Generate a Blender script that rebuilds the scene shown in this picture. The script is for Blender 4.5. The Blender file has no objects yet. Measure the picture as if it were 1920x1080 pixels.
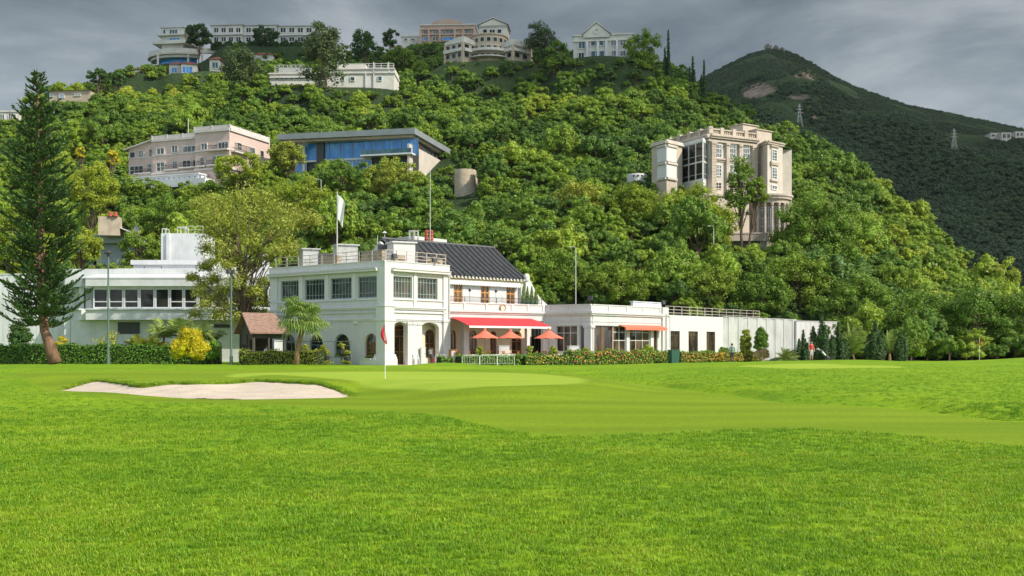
import bpy, math, random
import numpy as np
from mathutils import Vector, noise

# ------------------------------------------------------------------ camera, world, sun, exposure
SC = bpy.context.scene
C = SC.collection
R = math.radians
F, CX, HZ, CAMZ = 2000.0, 960.0, 650.0, 1.6

cam = bpy.data.cameras.new('camera'); camo = bpy.data.objects.new('camera', cam); C.objects.link(camo)
cam.sensor_width = 36; cam.lens = 37.5; cam.shift_y = 110/1920
cam.clip_start = 0.1; cam.clip_end = 20000
camo.location = (0, 0, CAMZ); camo.rotation_euler = (R(90), 0, 0)
SC.camera = camo

SUN_EL = 40.0
SUN_H = Vector((0.885, -0.465)).normalized()
sl = bpy.data.lights.new('sun', 'SUN'); sl.energy = 4.35; sl.angle = R(0.6); sl.color = (1.0, 0.93, 0.80)
slo = bpy.data.objects.new('sun', sl); C.objects.link(slo)
sdir = Vector((SUN_H.x*math.cos(R(SUN_EL)), SUN_H.y*math.cos(R(SUN_EL)), math.sin(R(SUN_EL))))
slo.rotation_euler = sdir.to_track_quat('Z', 'Y').to_euler()
slo.location = (60, -40, 80)

W = bpy.data.worlds.new('World'); SC.world = W; W.use_nodes = True
def build_world():
    nt = W.node_tree; nt.nodes.clear(); N = nt.nodes; L = nt.links
    out = N.new('ShaderNodeOutputWorld')
    sky = N.new('ShaderNodeTexSky'); sky.sky_type = 'NISHITA'; sky.sun_disc = False
    sky.sun_elevation = R(SUN_EL); sky.sun_rotation = math.atan2(SUN_H.x, SUN_H.y)
    bg1 = N.new('ShaderNodeBackground'); bg1.inputs[1].default_value = 0.13
    L.new(sky.outputs[0], bg1.inputs[0])
    tc = N.new('ShaderNodeTexCoord')
    sep = N.new('ShaderNodeSeparateXYZ'); L.new(tc.outputs['Generated'], sep.inputs[0])
    mp = N.new('ShaderNodeMapping'); mp.inputs['Scale'].default_value = (2.0, 2.0, 7.0); L.new(tc.outputs['Generated'], mp.inputs[0])
    n1 = N.new('ShaderNodeTexNoise'); n1.inputs['Scale'].default_value = 1.5; n1.inputs['Detail'].default_value = 7
    n1.inputs['Roughness'].default_value = 0.58; n1.inputs['Distortion'].default_value = 0.35
    L.new(mp.outputs[0], n1.inputs['Vector'])
    cr = N.new('ShaderNodeValToRGB'); L.new(n1.outputs[0], cr.inputs[0])
    e = cr.color_ramp.elements
    e[0].position = 0.36; e[0].color = (0.155, 0.190, 0.222, 1)
    e[1].position = 0.66; e[1].color = (0.44, 0.475, 0.50, 1)
    m = e.new(0.48); m.color = (0.235, 0.278, 0.31, 1)
    # lighter low down, darker above; brighter clouds overhead and behind the camera
    bg2 = N.new('ShaderNodeBackground'); L.new(cr.outputs[0], bg2.inputs[0])
    mr = N.new('ShaderNodeMapRange'); mr.inputs[1].default_value = 0.05; mr.inputs[2].default_value = 0.30
    mr.inputs[3].default_value = 1.30; mr.inputs[4].default_value = 0.80; L.new(sep.outputs[2], mr.inputs[0])
    mb = N.new('ShaderNodeMapRange'); mb.inputs[1].default_value = 0.80; mb.inputs[2].default_value = 0.1
    mb.inputs[3].default_value = 1.0; mb.inputs[4].default_value = 3.2; mb.interpolation_type = 'SMOOTHSTEP'
    L.new(sep.outputs[1], mb.inputs[0])
    mu = N.new('ShaderNodeMath'); mu.operation = 'MULTIPLY'; L.new(mr.outputs[0], mu.inputs[0]); L.new(mb.outputs[0], mu.inputs[1])
    L.new(mu.outputs[0], bg2.inputs[1])
    mx = N.new('ShaderNodeMixShader')
    cv = N.new('ShaderNodeMapRange'); cv.inputs[1].default_value = 0.1; cv.inputs[2].default_value = 0.75
    cv.inputs[3].default_value = 0.55; cv.inputs[4].default_value = 0.97; cv.interpolation_type = 'SMOOTHSTEP'
    L.new(sep.outputs[1], cv.inputs[0]); L.new(cv.outputs[0], mx.inputs[0])
    L.new(bg1.outputs[0], mx.inputs[1]); L.new(bg2.outputs[0], mx.inputs[2]); L.new(mx.outputs[0], out.inputs[0])
build_world()
SC.view_settings.view_transform = 'Standard'; SC.view_settings.look = 'None'
SC.view_settings.exposure = 0.32; SC.view_settings.gamma = 1.0
SC.cycles.max_bounces = 6; SC.cycles.diffuse_bounces = 3; SC.cycles.transparent_max_bounces = 8
SC.cycles.transmission_bounces = 3; SC.cycles.glossy_bounces = 2

rng = np.random.default_rng(7)
random.seed(7)

# ------------------------------------------------------------------ helpers
def P(px, py, Y): return Vector(((px-CX)*Y/F, Y, CAMZ+(HZ-py)*Y/F))
def zz(py, Y): return CAMZ+(HZ-py)*Y/F

def setp(o, label=None, cat=None, group=None, kind=None):
    if label: o['label'] = label
    if cat: o['category'] = cat
    if group: o['group'] = group
    if kind: o['kind'] = kind
    return o
def empty(name, loc, label, cat, group=None):
    o = bpy.data.objects.new(name, None); C.objects.link(o); o.location = loc; o.empty_display_size = .5
    return setp(o, label, cat, group)
def place(me, name, parent=None, loc=None, mats=None):
    """world-space mesh; if parent given it is kept in place by subtracting the root's location"""
    o = bpy.data.objects.new(name, me); C.objects.link(o)
    if parent is not None: o.parent = parent
    if loc is not None: o.location = loc
    if mats:
        for m in (mats if isinstance(mats, (list, tuple)) else [mats]): me.materials.append(m)
    return o
def rootloc(o):
    v = Vector((0, 0, 0))
    while o is not None:
        v += Vector(o.location); o = o.parent
    return v

def mesh_np(name, V, Fc, smooth=False):
    me = bpy.data.meshes.new(name)
    V = np.asarray(V, dtype=np.float32); 
    me.from_pydata(V.tolist(), [], Fc.tolist() if hasattr(Fc, 'tolist') else Fc)
    if smooth: me.polygons.foreach_set('use_smooth', [True]*len(me.polygons))
    me.update(); return me

class Face:
    """a vertical facade line between two plan points; s runs along it, d outwards"""
    def __init__(self, a, b, flip=False):
        self.O = Vector(a); e = Vector(b)-self.O; self.L = e.length; self.D = e/self.L
        self.N = Vector((self.D.y, -self.D.x))
        if flip: self.N = -self.N
    @classmethod
    def px(cls, pa, Ya, pb, Yb): return cls(((pa-CX)*Ya/F, Ya), ((pb-CX)*Yb/F, Yb))
    def off(self, d, s0=0, s1=None):
        s1 = self.L if s1 is None else s1
        return Face(self.O+self.D*s0+self.N*d, self.O+self.D*s1+self.N*d)
    def s(self, px):
        k = (px-CX)/F
        return (k*self.O.y-self.O.x)/(self.D.x-k*self.D.y)
    def z(self, px, py): return zz(py, self.O.y+self.s(px)*self.D.y)
    def p(self, s, z, d=0):
        q = self.O+self.D*s+self.N*d
        return Vector((q.x, q.y, z))

class MB:
    def __init__(self): self.v = []; self.f = []; self.m = []
    def add(self, vs, fs, mi=0):
        n = len(self.v); self.v += [tuple(v) for v in vs]
        self.f += [tuple(i+n for i in f) for f in fs]; self.m += [mi]*len(fs); return self
    def hexa(self, p, mi=0):
        return self.add(p, [(0,3,2,1),(4,5,6,7),(0,1,5,4),(1,2,6,5),(2,3,7,6),(3,0,4,7)], mi)
    def box(self, x0, y0, z0, x1, y1, z1, mi=0):
        return self.hexa([(x0,y0,z0),(x1,y0,z0),(x1,y1,z0),(x0,y1,z0),(x0,y0,z1),(x1,y0,z1),(x1,y1,z1),(x0,y1,z1)], mi)
    def fb(self, f, s0, s1, z0, z1, d0=0, d1=0.1, mi=0):
        return self.hexa([f.p(s0,z0,d1),f.p(s1,z0,d1),f.p(s1,z0,d0),f.p(s0,z0,d0),f.p(s0,z1,d1),f.p(s1,z1,d1),f.p(s1,z1,d0),f.p(s0,z1,d0)], mi)
    def fp(self, f, poly, d0, d1, mi=0):
        n = len(poly); a = [f.p(s,z,d1) for s,z in poly]; b = [f.p(s,z,d0) for s,z in poly]
        fs = [tuple(range(n)), tuple(reversed(range(n,2*n)))]+[(i,i+n,(i+1)%n+n,(i+1)%n) for i in range(n)]
        return self.add(a+b, fs, mi)
    def prism(self, plan, z0, z1, mi=0):
        n = len(plan)
        if callable(z0) is False: z0f = lambda i: z0
        fs = [tuple(reversed(range(n))), tuple(range(n,2*n))]+[(i,(i+1)%n,(i+1)%n+n,i+n) for i in range(n)]
        return self.add([(x,y,z0) for x,y in plan]+[(x,y,z1) for x,y in plan], fs, mi)
    def tube(self, pts, rad, n=6, mi=0, cap=True):
        pts = [Vector(p) for p in pts]
        if not isinstance(rad, (list, tuple)): rad = [rad]*len(pts)
        vs = []; 
        for i, p in enumerate(pts):
            t = (pts[min(i+1,len(pts)-1)]-pts[max(i-1,0)]).normalized()
            a = t.cross(Vector((0,0,1)) if abs(t.z) < .9 else Vector((1,0,0))).normalized(); b = t.cross(a)
            for k in range(n):
                an = 2*math.pi*k/n; vs.append(p+(a*math.cos(an)+b*math.sin(an))*rad[i])
        fs = [(i*n+k, i*n+(k+1)%n, (i+1)*n+(k+1)%n, (i+1)*n+k) for i in range(len(pts)-1) for k in range(n)]
        if cap: fs += [tuple(reversed(range(n))), tuple(range((len(pts)-1)*n, len(pts)*n))]
        return self.add(vs, fs, mi)
    def lathe(self, x, y, prof, n=12, mi=0):
        vs = [(x+r*math.cos(2*math.pi*k/n), y+r*math.sin(2*math.pi*k/n), z) for r, z in prof for k in range(n)]
        fs = [(i*n+k, i*n+(k+1)%n, (i+1)*n+(k+1)%n, (i+1)*n+k) for i in range(len(prof)-1) for k in range(n)]
        fs += [tuple(reversed(range(n))), tuple(range((len(prof)-1)*n, len(prof)*n))]
        return self.add(vs, fs, mi)
    def wall(self, f, z0, z1, t=.3, ops=(), s0=0, s1=None, mi=0):
        """wall along f with openings (a,b,zb,zt,rise)"""
        s1 = f.L if s1 is None else s1; ops = sorted(ops); cur = s0
        for a, b, zb, zt, rise in ops:
            if a > cur+1e-4: self.fb(f, cur, a, z0, z1, -t, 0, mi)
            if zb > z0+1e-4: self.fb(f, a, b, z0, zb, -t, 0, mi)
            if rise <= 0:
                if zt < z1-1e-4: self.fb(f, a, b, zt, z1, -t, 0, mi)
            else:
                K = 10; h = lambda s: (zt-rise)+rise*math.sqrt(max(0, 1-((s-(a+b)/2)/((b-a)/2))**2))
                for k in range(K):
                    p, q = a+(b-a)*k/K, a+(b-a)*(k+1)/K
                    self.fp(f, [(p,h(p)),(q,h(q)),(q,z1),(p,z1)], -t, 0, mi)
            cur = b
        if cur < s1-1e-4: self.fb(f, cur, s1, z0, z1, -t, 0, mi)
        return self
    def build(self, name, mats, parent=None, smooth=False, loc=None):
        base = rootloc(parent) if parent is not None else Vector(loc if loc is not None else (0,0,0))
        if parent is None and loc is None:
            a = np.array(self.v); base = Vector((a[:,0].mean(), a[:,1].mean(), a[:,2].min()))
        me = bpy.data.meshes.new(name)
        me.from_pydata([(v[0]-base.x, v[1]-base.y, v[2]-base.z) for v in self.v], [], self.f)
        ms = mats if isinstance(mats, (list, tuple)) else [mats]
        for m in ms: me.materials.append(m)
        if len(ms) > 1: me.polygons.foreach_set('material_index', self.m)
        if smooth: me.polygons.foreach_set('use_smooth', [True]*len(me.polygons))
        me.update(); o = bpy.data.objects.new(name, me); C.objects.link(o)
        if parent is not None: o.parent = parent
        else: o.location = base
        return o

# ------------------------------------------------------------------ materials
def mk(name, col, rough=.7, var=.12, scale=2.0, col2=None, bump=0., bscale=None, metal=0., spec=.5, stretch=None, stain=0., coord='Object'):
    m = bpy.data.materials.new(name); m.use_nodes = True; nt = m.node_tree; N = nt.nodes; L = nt.links
    b = N['Principled BSDF']; b.inputs['Roughness'].default_value = rough; b.inputs['Metallic'].default_value = metal
    b.inputs['Specular IOR Level'].default_value = spec
    tc = N.new('ShaderNodeTexCoord'); mp = N.new('ShaderNodeMapping'); L.new(tc.outputs[coord], mp.inputs[0])
    if stretch: mp.inputs['Scale'].default_value = stretch
    n = N.new('ShaderNodeTexNoise'); n.inputs['Scale'].default_value = scale; n.inputs['Detail'].default_value = 6; n.inputs['Roughness'].default_value = .62
    L.new(mp.outputs[0], n.inputs['Vector'])
    cr = N.new('ShaderNodeValToRGB'); L.new(n.outputs[0], cr.inputs[0])
    c = col; c2 = col2 or tuple(max(0, x*(1-var*2)) for x in c)
    cr.color_ramp.elements[0].position = .34; cr.color_ramp.elements[0].color = (*c2, 1)
    cr.color_ramp.elements[1].position = .60; cr.color_ramp.elements[1].color = (*c, 1)
    last = cr.outputs[0]
    if stain > 0:   # rain streaks: vertical stretch
        mp2 = N.new('ShaderNodeMapping'); mp2.inputs['Scale'].default_value = (2.2, 2.2, .22); L.new(tc.outputs['Object'], mp2.inputs[0])
        n2 = N.new('ShaderNodeTexNoise'); n2.inputs['Scale'].default_value = 1.2; n2.inputs['Detail'].default_value = 8; n2.inputs['Roughness'].default_value = .7
        L.new(mp2.outputs[0], n2.inputs['Vector'])
        r2 = N.new('ShaderNodeMapRange'); r2.inputs[1].default_value = .52; r2.inputs[2].default_value = .78; r2.inputs[3].default_value = 0; r2.inputs[4].default_value = stain
        L.new(n2.outputs[0], r2.inputs[0])
        mx = N.new('ShaderNodeMix'); mx.data_type = 'RGBA'; L.new(r2.outputs[0], mx.inputs[0]); L.new(last, mx.inputs[6])
        mx.inputs[7].default_value = (c[0]*.45, c[1]*.45, c[2]*.42, 1); last = mx.outputs[2]
    L.new(last, b.inputs['Base Color'])
    if bump > 0:
        n3 = N.new('ShaderNodeTexNoise'); n3.inputs['Scale'].default_value = bscale or scale*6; n3.inputs['Detail'].default_value = 5
        L.new(mp.outputs[0], n3.inputs['Vector'])
        bp = N.new('ShaderNodeBump'); bp.inputs['Strength'].default_value = bump; bp.inputs['Distance'].default_value = .05
        L.new(n3.outputs[0], bp.inputs['Height']); L.new(bp.outputs[0], b.inputs['Normal'])
    return m

def leafmat(name, cols, trans=.3, isl=.35, reg=True, rough=.55, rsc=.018):
    """cols: ramp of leaf colours; whole-plant random + per-leaf random"""
    m = bpy.data.materials.new(name); m.use_nodes = True; nt = m.node_tree; N = nt.nodes; L = nt.links
    N.remove(N['Principled BSDF']); out = N['Material Output']
    oi = N.new('ShaderNodeObjectInfo'); geo = N.new('ShaderNodeNewGeometry')
    cr = N.new('ShaderNodeValToRGB'); el = cr.color_ramp.elements
    el[0].position = 0; el[0].color = (*cols[0], 1); el[1].position = 1; el[1].color = (*cols[-1], 1)
    for i, c in enumerate(cols[1:-1]):
        x = el.new((i+1)/(len(cols)-1)); x.color = (*c, 1)
    val = oi.outputs['Random']
    if reg:
        n = N.new('ShaderNodeTexNoise'); n.inputs['Scale'].default_value = rsc; n.inputs['Detail'].default_value = 2
        L.new(oi.outputs['Location'], n.inputs['Vector'])
        mr = N.new('ShaderNodeMapRange'); mr.inputs[1].default_value = .35; mr.inputs[2].default_value = .65; L.new(n.outputs[0], mr.inputs[0])
        mx = N.new('ShaderNodeMix'); mx.inputs[0].default_value = .42; L.new(val, mx.inputs[2]); L.new(mr.outputs[0], mx.inputs[3]); val = mx.outputs[0]
    L.new(val, cr.inputs[0])
    hsv = N.new('ShaderNodeHueSaturation')
    m2 = N.new('ShaderNodeMapRange'); m2.inputs[3].default_value = 1-isl; m2.inputs[4].default_value = 1+isl; L.new(geo.outputs['Random Per Island'], m2.inputs[0])
    m3 = N.new('ShaderNodeMapRange'); m3.inputs[3].default_value = .485; m3.inputs[4].default_value = .515; L.new(geo.outputs['Random Per Island'], m3.inputs[0])
    L.new(m2.outputs[0], hsv.inputs['Value']); L.new(m3.outputs[0], hsv.inputs['Hue']); L.new(cr.outputs[0], hsv.inputs['Color'])
    d = N.new('ShaderNodeBsdfPrincipled'); d.inputs['Roughness'].default_value = rough; d.inputs['Specular IOR Level'].default_value = .35
    t = N.new('ShaderNodeBsdfTranslucent'); ms = N.new('ShaderNodeMixShader'); ms.inputs[0].default_value = trans
    L.new(hsv.outputs[0], d.inputs['Base Color']); L.new(hsv.outputs[0], t.inputs[0])
    L.new(d.outputs[0], ms.inputs[1]); L.new(t.outputs[0], ms.inputs[2]); L.new(ms.outputs[0], out.inputs[0])
    return m

M = {}
M['leaf_hill'] = leafmat('broadleaf foliage', [(.048,.105,.020),(.100,.185,.026),(.175,.280,.028),(.270,.370,.030),(.385,.43,.042)])
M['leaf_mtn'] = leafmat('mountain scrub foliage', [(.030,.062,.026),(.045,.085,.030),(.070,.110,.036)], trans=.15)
M['bark'] = mk('bark', (.16,.11,.075), .9, .25, 3, bump=.6, bscale=14, stretch=(1,1,.3))
M['soil'] = mk('soil under trees', (.045,.055,.02), .95, .3, .4)

# ------------------------------------------------------------------ vegetation meshes
def rdir(n, zmin=-1.0):
    v = rng.normal(size=(n*3+20, 3)); v /= np.linalg.norm(v, axis=1)[:, None]
    v = v[v[:, 2] > zmin]; return v[:n]
def cards(Cn, Nn, ln, wd):
    n = len(Cn); r = rng.normal(size=(n, 3)); t = np.cross(Nn, r); t /= np.linalg.norm(t, axis=1)[:, None]+1e-9
    b = np.cross(Nn, t); b /= np.linalg.norm(b, axis=1)[:, None]+1e-9
    ln = np.asarray(ln).reshape(-1, 1) if np.ndim(ln) else ln; wd = np.asarray(wd).reshape(-1, 1) if np.ndim(wd) else wd
    V = np.stack([Cn-t*ln, Cn-b*wd, Cn+t*ln, Cn+b*wd], 1).reshape(-1, 3)
    return V, np.arange(4*n).reshape(-1, 4)
def blob(c, r, n=6, m=4, jit=.15):
    vs = [(c[0], c[1], c[2]-r)]; 
    for i in range(1, m):
        ph = -math.pi/2+math.pi*i/m
        for k in range(n):
            a = 2*math.pi*(k+.5*(i % 2))/n; rr = r*(1+random.uniform(-jit, jit))
            vs.append((c[0]+rr*math.cos(ph)*math.cos(a), c[1]+rr*math.cos(ph)*math.sin(a), c[2]+rr*math.sin(ph)))
    vs.append((c[0], c[1], c[2]+r)); T = len(vs)-1; fs = []
    for k in range(n): fs.append((0, 1+(k+1) % n, 1+k)); fs.append((T, T-n+k, T-n+(k+1) % n))
    for i in range(m-2):
        for k in range(n): a = 1+i*n; fs.append((a+k, a+(k+1) % n, a+n+(k+1) % n, a+n+k))
    return vs, fs
def crown_arrays(Rx, Rz, zc, nc, nl, ls, cr=(.26,.40), core=.72, zmin=-.45, shell=(.45,.8), up=.25, asp=.62):
    d = rdir(nc, zmin); rad = rng.uniform(shell[0], shell[1], nc)
    cc = d*rad[:, None]*np.array([Rx, Rx, Rz])+np.array([0, 0, zc]); r = rng.uniform(cr[0], cr[1], nc)*min(Rx, Rz*1.3)
    V = []; Fs = []; off = 0
    for c, q in zip(cc, r):
        n = int(nl*rng.uniform(.7, 1.3)); dd = rdir(n, -.55)
        cen = c+dd*(q*rng.uniform(.72, 1.12, n))[:, None]*np.array([1, 1, .8])
        nn = dd+rng.normal(size=(n, 3))*.45+np.array([0, 0, up])
        s = ls*rng.uniform(.6, 1.3, n); v, f = cards(cen, nn, s, s*asp)
        V.append(v); Fs += (f+off).tolist(); off += len(v)
        if core > 0:
            bv, bf = blob(c, q*core); V.append(np.array(bv)); Fs += [tuple(i+off for i in x) for x in bf]; off += len(bv)
    return np.concatenate(V), Fs
def tree_mesh(name, mat, seed, Rx=1, Rz=.85, zc=1.15, nc=22, nl=60, ls=.07, trunk=True, **kw):
    global rng; rng = np.random.default_rng(seed); random.seed(seed)
    V, Fs = crown_arrays(Rx, Rz, zc, nc, nl, ls, **kw); nleaf = len(Fs); V = V.tolist()
    if trunk:
        mb = MB(); mb.tube([(0,0,-.5),(.02,0,.3),(0.03,.02,zc)], [.07,.055,.03], 5)
        for k in range(4):
            a = k*1.6+seed; mb.tube([(0.02,0,.35),(math.cos(a)*.25,math.sin(a)*.25,.75),(math.cos(a)*.55*Rx,math.sin(a)*.55*Rx,zc+.1)], [.035,.025,.012], 4)
        o = len(V); V += mb.v; Fs += [tuple(i+o for i in f) for f in mb.f]
    me = mesh_np(name, V, Fs); me.materials.append(mat); me.materials.append(M['bark'])
    mi = [0]*nleaf+[1]*(len(Fs)-nleaf); me.polygons.foreach_set('material_index', mi); return me

def scatter(name, pts, sc, rz, vi, protos, label=None, kind='stuff', cat=None, tilt=None):
    base = Vector((float(np.mean(pts[:, 0])), float(np.mean(pts[:, 1])), float(np.min(pts[:, 2]))))
    me = bpy.data.meshes.new(name); me.from_pydata((pts-np.array(base)).tolist(), [], [])
    for nm, arr, ty in (('sc', sc, 'FLOAT'), ('rz', rz, 'FLOAT'), ('vi', vi, 'INT'), ('tl', tilt if tilt is not None else np.zeros(len(pts)), 'FLOAT')):
        a = me.attributes.new(nm, ty, 'POINT'); a.data.foreach_set('value', np.asarray(arr).astype(np.int32 if ty == 'INT' else np.float32))
    o = bpy.data.objects.new(name, me); C.objects.link(o); o.location = base
    ng = bpy.data.node_groups.new(name+' scatter', 'GeometryNodeTree')
    ng.interface.new_socket('Geometry', in_out='INPUT', socket_type='NodeSocketGeometry')
    ng.interface.new_socket('Geometry', in_out='OUTPUT', socket_type='NodeSocketGeometry')
    N = ng.nodes; L = ng.links; gi = N.new('NodeGroupInput'); go = N.new('NodeGroupOutput')
    ip = N.new('GeometryNodeInstanceOnPoints'); jn = N.new('GeometryNodeJoinGeometry')
    for pr in protos:
        oi = N.new('GeometryNodeObjectInfo'); oi.inputs['Object'].default_value = pr; oi.inputs['As Instance'].default_value = True
        L.new(oi.outputs['Geometry'], jn.inputs[0])
    def na(nm, ty):
        n = N.new('GeometryNodeInputNamedAttribute'); n.data_type = ty; n.inputs['Name'].default_value = nm; return n.outputs['Attribute']
    L.new(gi.outputs[0], ip.inputs['Points']); L.new(jn.outputs[0], ip.inputs['Instance'])
    ip.inputs['Pick Instance'].default_value = True; L.new(na('vi', 'INT'), ip.inputs['Instance Index'])
    cx = N.new('ShaderNodeCombineXYZ'); L.new(na('rz', 'FLOAT'), cx.inputs[2]); L.new(na('tl', 'FLOAT'), cx.inputs[0]); 
    er = N.new('FunctionNodeEulerToRotation'); L.new(cx.outputs[0], er.inputs[0]); L.new(er.outputs[0], ip.inputs['Rotation'])
    L.new(na('sc', 'FLOAT'), ip.inputs['Scale']); L.new(ip.outputs[0], go.inputs[0])
    md = o.modifiers.new('scatter', 'NODES'); md.node_group = ng
    return setp(o, label, cat, None, kind)
def proto(me, name): return bpy.data.objects.new(name, me)

# ------------------------------------------------------------------ terrain
colpx = np.array([-2500,-900,-200,0,170,300,450,1000,1060,1130,1270,1340,1430,1600,1700,1800,1860,1920,2100,2900,4500.])
colYt = np.array([118,118,118,118,118,118,118,118,119,120,122,124,126,128,129,130,130,130,130,130,130.])
colYr = np.array([320,320,300,300,320,345,350,352,332,315,310,310,295,260,240,222,212,210,210,210,210.])
colZr = np.array([40,52,60,62,76,87,95,96,89,82,80,71,60,41,29,16.0,10,8,5,3,3.])
mpx = np.array([-2500,-900,600,900,1150,1250,1340,1400,1440,1480,1520,1560,1600,1700,1800,1920,2100,2900,4500.])
mZr = np.array([60,90,150,190,262,300,336,356,363,360,347,331,318,295,282,266,246,164,100.])
PADS = [(540,264,172,13),(625,264,173,13),(705,264,174,13),(1105,284,114,12),(1155,284,114,12),(870,294,124,13),(930,292,124,14),(975,294,124,11),(835,362,84,14),(925,345,86,10),(425,343,92,12),(490,343,93,12),(560,343,93,12),(330,338,124,12),(262,312,140,8),(350,312,142,11),(402,316,138,8),(130,293,202,12),(16,292,230,10)]
def terr(x, y):
    x = np.asarray(x, float); y = np.asarray(y, float); px = CX+F*x/np.maximum(y, 1)
    Yt = np.interp(px, colpx, colYt); Yr = np.interp(px, colpx, colYr); Zr = np.interp(px, colpx, colZr)
    t = (y-Yt)/(Yr-Yt)
    h = np.where(t < 1, Zr*np.clip(t, 0, 1), np.maximum(Zr-.45*(y-Yr), -5))
    # soft noise on the slope
    w = np.clip(t*3, 0, 1)*np.clip(1.4-t*.4, 0, 1)
    h = h+w*(1.6*np.sin(x*.045+1.3)*np.cos(y*.038)+1.1*np.sin(x*.11+y*.07)+.7*np.sin(x*.21-y*.17+2))
    for a, Yp, py, r in PADS:
        d = np.hypot(x-(a-CX)*Yp/F, (y-Yp)*1.15); w = np.exp(-(d/r)**4); h = h*(1-w)+w*(CAMZ+(HZ-py)*Yp/F)
    Zm = np.interp(px, mpx, mZr); tm = np.clip((y-225)/(1300-225), 0, None)
    m = np.where(tm < 1, 2+(Zm-2)*np.power(np.clip(tm, 0, 1), 1.12), Zm-.4*(y-1300))
    wm = np.clip(tm*4, 0, 1)*np.clip((1-tm)*1.7, 0, 1)
    m = m+1.25*wm*(13*np.sin(x*.017+y*.004+.5)+9*np.sin(x*.009-y*.011+1.7)+5*np.sin(x*.041+y*.013)+3*np.sin(x*.07-y*.05))
    m = np.where(y > 225, m, -5)
    return np.where(y < 118, 0, np.maximum(h, m))
def T(x, y): return float(terr(x, y))

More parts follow.
